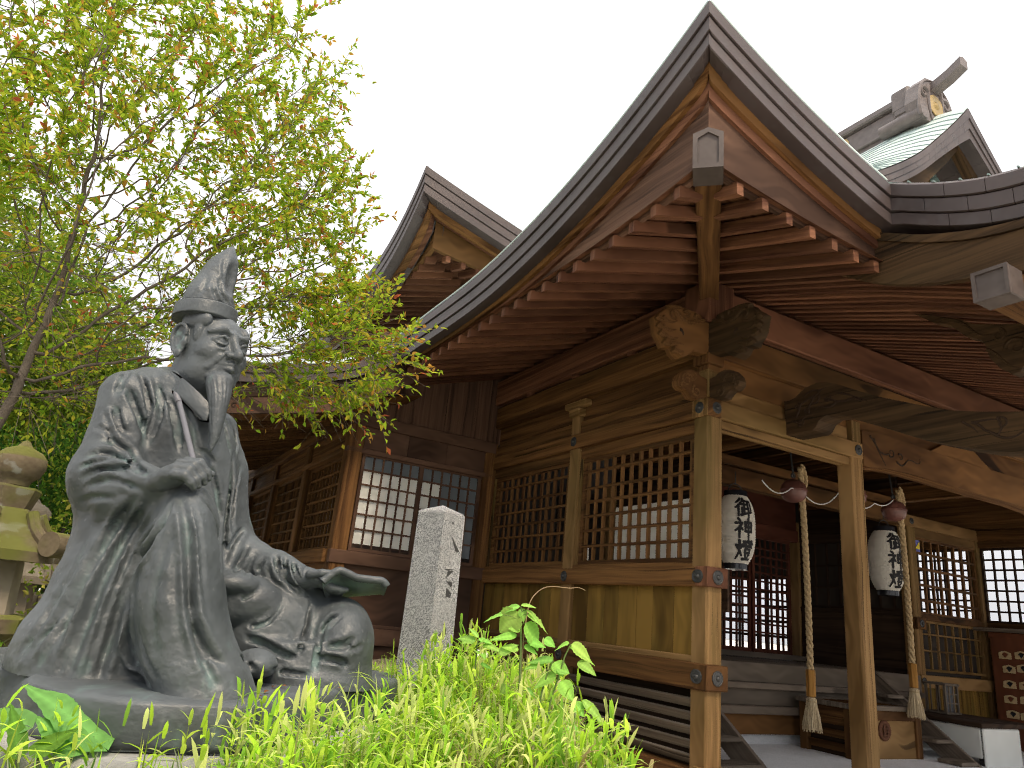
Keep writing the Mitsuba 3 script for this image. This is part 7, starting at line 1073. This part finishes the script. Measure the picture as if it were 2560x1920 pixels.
for i, (a_, b_, w_, d0, d1, nn, cl) in enumerate([((.035, .015), (-.125, .122), .13, .02, .10, (.25, -.45, .9), (.17, .38, .10)), ((-.10, .0), (-.13, .088), .066, -.04, -.02, (.8, -.5, .4), (.14, .30, .05)), ((-.105, .04), (-.20, .065), .075, 0, .03, (0, -.5, .9), (.17, .36, .10)), ((-.06, .0), (.0, .045), .05, -.06, -.03, (-.3, -.6, .8), (.10, .20, .03)), ((.0, .0), (-.085, .06), .09, -.02, .02, (.2, -.6, .8), (.15, .33, .08))]):
    put_leaf(BW, bp_(*a_, d0), bp_(*b_, d1), w_, nn, curl=.10, serr=.04, n=19, heart=1.0, fold=.12, col=cl, seed=40 + i); put(BW, 'leaf_stalk', tube([bp_(a_[0] * .5 - .02, -.14, d0), bp_(a_[0] * .9, -.03, d0), bp_(*a_, d0)], .0022, 6), 'stem_green', smooth=True)
# fallen leaves on the bronze slab
fr = np.random.default_rng(21)
for i in range(9):
    u, v_ = fr.uniform(.12, .62), fr.uniform(-.56, -.30)
    if u > .35: v_ = fr.uniform(-.42, -.25)
    p = SO + SR * u + SH * v_ + [0, 0, -.243]; a = fr.uniform(0, 6.28); d = np.array([math.cos(a), math.sin(a), .1]); k = thing('fallen_leaf', 'small curled brown leaf lying on the bronze slab before the statue', 'leaf', 'dead leaves on the slab')
    v, f, c = leaf_shape(p, p + d * fr.uniform(.014, .032), .012, (fr.normal(0, .3), fr.normal(0, .3), 1), .3, 0, 7, col=(.24, .10, .045), seed=i); scene[k] = mikit.ply((v, f), 'weed_leaf', smooth=True, color=c)

# ------------------------------------------------------------------ the maple-like tree: branches grown into its crown
from scipy.spatial import cKDTree
def grow(seed, root, ells, n_att, step=.085, reach=.75, kill=.16, iters=160):
    R = np.random.default_rng(seed); A = []
    for c, r, w_ in ells:
        q = R.normal(size=(int(n_att * w_), 3)); q /= np.linalg.norm(q, axis=1, keepdims=True); A.append(np.asarray(c) + q * (R.random((len(q), 1)) ** .45) * np.asarray(r))
    A = np.vstack(A); P, par, D = [np.asarray(p, float) for p in root], [-1] + list(range(len(root) - 1)), []
    for _ in range(iters):
        if not len(A): break
        tr = cKDTree(np.array(P)); d, i = tr.query(A); ok = d < reach
        if not ok.any(): reach *= 1.5; continue
        dirs = {}
        for a_, j in zip(A[ok], i[ok]): q = a_ - P[j]; dirs.setdefault(int(j), []).append(q / (np.linalg.norm(q) + 1e-9))
        new = 0
        for j, q in dirs.items():
            s = np.sum(q, 0); s = s / (np.linalg.norm(s) + 1e-9) + R.normal(0, .12, 3); s /= np.linalg.norm(s); p = P[j] + s * step
            if tr.query(p)[0] < step * .45: continue
            P.append(p); par.append(j); new += 1
        d, i = cKDTree(np.array(P)).query(A); A = A[d > kill]
        if new == 0: reach *= 1.3; kill *= 1.15
        if kill > .5: break
    P = np.array(P); n = len(P); cnt = np.zeros(n)
    kids = [[] for _ in range(n)]
    for i in range(1, n): kids[par[i]].append(i)
    for i in range(n - 1, -1, -1): cnt[i] = max(1, sum(cnt[k] for k in kids[i]))
    return P, np.array(par), kids, cnt
def branch_mesh(P, par, kids, cnt, r0, k=.47, rmin=.0018):
    rad = np.maximum(r0 * (cnt / cnt[0]) ** k, rmin); ms = []; done = set(); stack_ = [0]
    while stack_:
        s = stack_.pop(); chain = [par[s]] if par[s] >= 0 else []; i = s; chain.append(i)
        while kids[i]:
            ks = sorted(kids[i], key=lambda q: -cnt[q]); stack_ += ks[1:]; i = ks[0]; chain.append(i)
        if len(chain) > 1:
            r = rad[chain].copy()
            if par[s] >= 0: r[0] = r[1]
            ms.append((np.array([P[c] for c in chain]), r))
    return ms
TR = thing('leafy_tree', 'spreading tree with thin grey twigs and small yellow green and reddish leaves behind the statue', 'tree')
ELL = [((-4.45, .55, 2.30), (.95, .75, 1.15), .32), ((-3.72, .66, 3.10), (.72, .6, .95), .16), ((-4.5, .6, 3.3), (.7, .6, .6), .10), ((-3.25, .5, 2.65), (.45, .45, .45), .07), ((-3.42, .42, 2.12), (.72, .55, .50), .17), ((-2.92, .10, 1.42), (.34, .40, .40), .09), ((-4.35, 1.0, 1.35), (.80, .55, .55), .12), ((-5.3, .62, 2.3), (.7, .7, .95), .16), ((-3.45, .45, 1.35), (.55, .40, .25), .10)]
root = [(-4.72, .95, -.5), (-4.68, .93, -.1), (-4.63, .9, .3), (-4.56, .86, .65), (-4.50, .82, .95)]
P, par, kids, cnt = grow(17, root, ELL, 3000)
segs = branch_mesh(P, par, kids, cnt, .027, .40)
big = [tube(p, r, 8) for p, r in segs if r.max() > .016]; small = [tube(p, r, 4, False) for p, r in segs if r.max() <= .016 and len(p) > 1]
put(TR, 'trunk', cat(*big), 'bark', smooth=True)
# fine side twigs, long and nearly level in the lower crown
tr_ = np.random.default_rng(23); tips = [i for i in range(len(P)) if cnt[i] <= 3]; tw, ends = [], []
for i in tips:
    for _ in range(2 if P[i, 2] > 1.75 else 5):
        d = P[i] - P[par[i]]; d = d / np.linalg.norm(d) + tr_.normal(0, .55, 3) * [1, 1, 1 if P[i, 2] > 1.75 else .45]; d /= np.linalg.norm(d); l = tr_.uniform(.12, .32) * (1 if P[i, 2] > 1.75 else 1.5); q = P[i] + d * l * .5 + tr_.normal(0, .012, 3); e = P[i] + d * l + [0, 0, -.10 * l]; tw.append(tube([P[i], q, e], [.0022, .0016, .0009], 3, False)); ends.append((P[i], q, e))
k = put(TR, 'twigs', cat(*small, *tw), 'bark', smooth=True); labels[k] = {'kind': 'stuff'}
def leaf_cards(base, d, L_, W_, R, fold=.25):
    n = len(base); nrm = R.normal(0, .55, (n, 3)) + [0, 0, 1.0]; sd = np.cross(d, nrm); sd /= np.linalg.norm(sd, axis=1, keepdims=True) + 1e-9; up = np.cross(sd, d)
    p = lambda t, s, h: base + d * (L_ * t)[:, None] + sd * (W_ * s)[:, None] + up * (L_ * h)[:, None]
    v = np.stack([p(0, 0, 0), p(.42, -.5, .10), p(.40, 0, -.02), p(.42, .5, .10), p(.75, -.3, .0), p(.75, .3, .0), p(1, 0, -.12)], 1).reshape(-1, 3)
    q = np.array([[0, 2, 1], [0, 3, 2], [1, 2, 4], [2, 6, 4], [2, 5, 6], [3, 5, 2]]); return v, (q[None] + (np.arange(n) * 7)[:, None, None]).reshape(-1, 3)
lb, ld, red = [], [], []
for a_, q, e in ends:
    zc = a_[2]; nl = tr_.poisson((22 if zc > 1.75 else 12 if a_[0] > -3.3 else 5) * (.25 + 1.5 * float(meshkit.noise(a_ * 2.3, 4))))
    for _ in range(nl):
        t = tr_.uniform(.1, 1.05); p = a_ + (q - a_) * min(1, 2 * t) + (e - q) * max(0, 2 * t - 1); d = (e - a_) / np.linalg.norm(e - a_) + tr_.normal(0, .7, 3); lb.append(p); ld.append(d / np.linalg.norm(d)); red.append(t)
lb, ld, red = np.array(lb), np.array(ld), np.array(red); n = len(lb); v, f = leaf_cards(lb, ld, tr_.uniform(.026, .056, n), tr_.uniform(.013, .025, n), tr_)
pal = np.array([(.34, .47, .035), (.46, .53, .05), (.22, .38, .03), (.52, .46, .05), (.54, .30, .06), (.48, .13, .06)]); pr_ = np.array([.29, .27, .27, .11, .045, .015]); ci = tr_.choice(6, n, p=pr_); ci = np.where((red > .8) & (tr_.random(n) < .25), tr_.choice([3, 4, 4, 5], n), ci)
k = numbered(TR + '__crown'); scene[k] = mikit.ply((v, f), 'tree_leaf', smooth=False, color=np.repeat(pal[ci] * tr_.uniform(.75, 1.25, (n, 1)), 7, 0)); labels[k] = {'kind': 'stuff'}
print('tree', len(P), 'nodes', n, 'leaves')

# ------------------------------------------------------------------ shrubs and trees behind
def shrub(name, label, cat_, ells, n, L_, cols, seed, trunk=None, mat_='weed_leaf', core=True):
    R = np.random.default_rng(seed); t = thing(name, label, cat_); B_, D_, cs = [], [], []
    for c, r, w_ in ells:
        m = int(n * w_); q = R.normal(size=(m, 3)); q /= np.linalg.norm(q, axis=1, keepdims=True); rr = R.random((m, 1)) ** .33; p = np.asarray(c) + q * rr * np.asarray(r); keep = (meshkit.fbm(p * (2.2 / max(.3, np.max(r))) * 1.6 + seed, 3) > .40) | (R.random(m) < .12)
        p, q = p[keep], q[keep]; B_.append(p); d = q * .5 + R.normal(0, .6, q.shape) + [0, 0, .25]; D_.append(d / np.linalg.norm(d, axis=1, keepdims=True))
    B_, D_ = np.vstack(B_), np.vstack(D_); m = len(B_); l = R.uniform(.7, 1.3, m) * L_; v, f = leaf_cards(B_, D_, l, l * R.uniform(.4, .55, m), R); c = np.asarray(cols)[R.integers(0, len(cols), m)] * R.uniform(.7, 1.25, (m, 1))
    k = numbered(t + '__crown'); scene[k] = mikit.ply((v, f), mat_, smooth=False, color=np.repeat(c, 7, 0)); labels[k] = {'kind': 'stuff'}
    ms = []
    for c, r, w_ in ells:
        base = np.array([c[0], c[1], GZ]) if trunk is None else np.asarray(trunk)
        for _ in range(7):
            e = np.asarray(c) + R.normal(0, .45, 3) * np.asarray(r); mid_ = (base + e) / 2 + R.normal(0, .12, 3) * np.asarray(r); ms.append(tube([base + R.normal(0, .02, 3), mid_, e], np.array([.5, .3, .12]) * .06 * max(.4, np.max(r)), 6))
    put(t, 'trunk', cat(*ms), 'bark', smooth=True)
DK = [(.05, .12, .02), (.08, .18, .025), (.12, .26, .03), (.03, .08, .015)]; LT = [(.26, .34, .04), (.32, .37, .05), (.18, .28, .03), (.36, .34, .07)]
shrub('green_shrub', 'dense dark green shrub with fresh tips behind the mossy stone lantern', 'shrub', [((-4.75, 2.5, .1), (.55, .6, .95), .5), ((-4.2, 2.6, .35), (.55, .55, .85), .5)], 17000, .045, DK + DK + LT[:2], 31)
shrub('green_shrub', 'broad dark green shrub directly behind the seated statue', 'shrub', [((-3.55, 3.0, -.15), (.55, .6, .8), .5), ((-4.0, 3.3, .3), (.7, .6, .9), .5)], 12000, .05, DK + LT[:1], 32)
shrub('background_tree', 'sunlit yellow green tree far behind the left edge', 'tree', [((-5.7, 6.2, 2.2), (1.4, 1.4, 2.6), .6), ((-5.0, 7.0, 1.6), (1.3, 1.2, 1.8), .4)], 26000, .085, LT + DK[:2], 33, (-5.4, 6.6, GZ))
shrub('background_tree', 'darker green tree standing beyond the shrubs left of the wing', 'tree', [((-4.4, 8.6, 1.4), (1.5, 1.2, 2.2), .6), ((-3.2, 9.6, 1.0), (1.3, 1.2, 1.8), .4)], 22000, .085, DK + LT[:2], 34, (-4.0, 9.0, GZ))
shrub('young_shrub', 'thin sprouting shrub with bright new leaves between the stone lanterns and the robe', 'shrub', [((-4.05, .75, -.05), (.16, .2, .5), 1.0)], 420, .04, LT, 35, (-4.03, .72, -.5))
shrub('background_tree', 'leafy green trees on the slope filling the gap left of the statue', 'tree', [((-5.68, 4.2, 2.9), (.9, .8, 1.5), .35), ((-4.75, 3.7, 2.0), (.85, .7, .95), .35), ((-4.3, 4.3, 1.7), (.7, .6, .75), .2), ((-5.6, 3.3, 1.7), (.7, .6, 1.1), .2)], 30000, .06, LT[:3] + [(.16, .26, .03), (.10, .20, .025), (.22, .30, .04)], 36, (-5.2, 4.2, GZ))
# low stone terrace edge behind the bank
ts_ = np.random.default_rng(8); tb_ = thing('stone_terrace', 'low rough stone terrace edge behind the lanterns', 'stone wall')
for r in range(2):
    x = -6.2
    while x < -3.3:
        w_ = ts_.uniform(.35, .7); v, f = box(x, x + w_ - .012, 1.95 + .1 * r + ts_.uniform(-.02, .02), 2.4, -.62 + .24 * r, -.385 + .24 * r, .02); v, f = trimesh.remesh.subdivide(*trimesh.remesh.subdivide(v, f)); put(tb_, 'stone', (v + (np.stack([meshkit.fbm(v * 7 + i * 5.1, 3) for i in range(3)], 1) - .5) * .05, f), 'tan_stone', smooth=30); x += w_
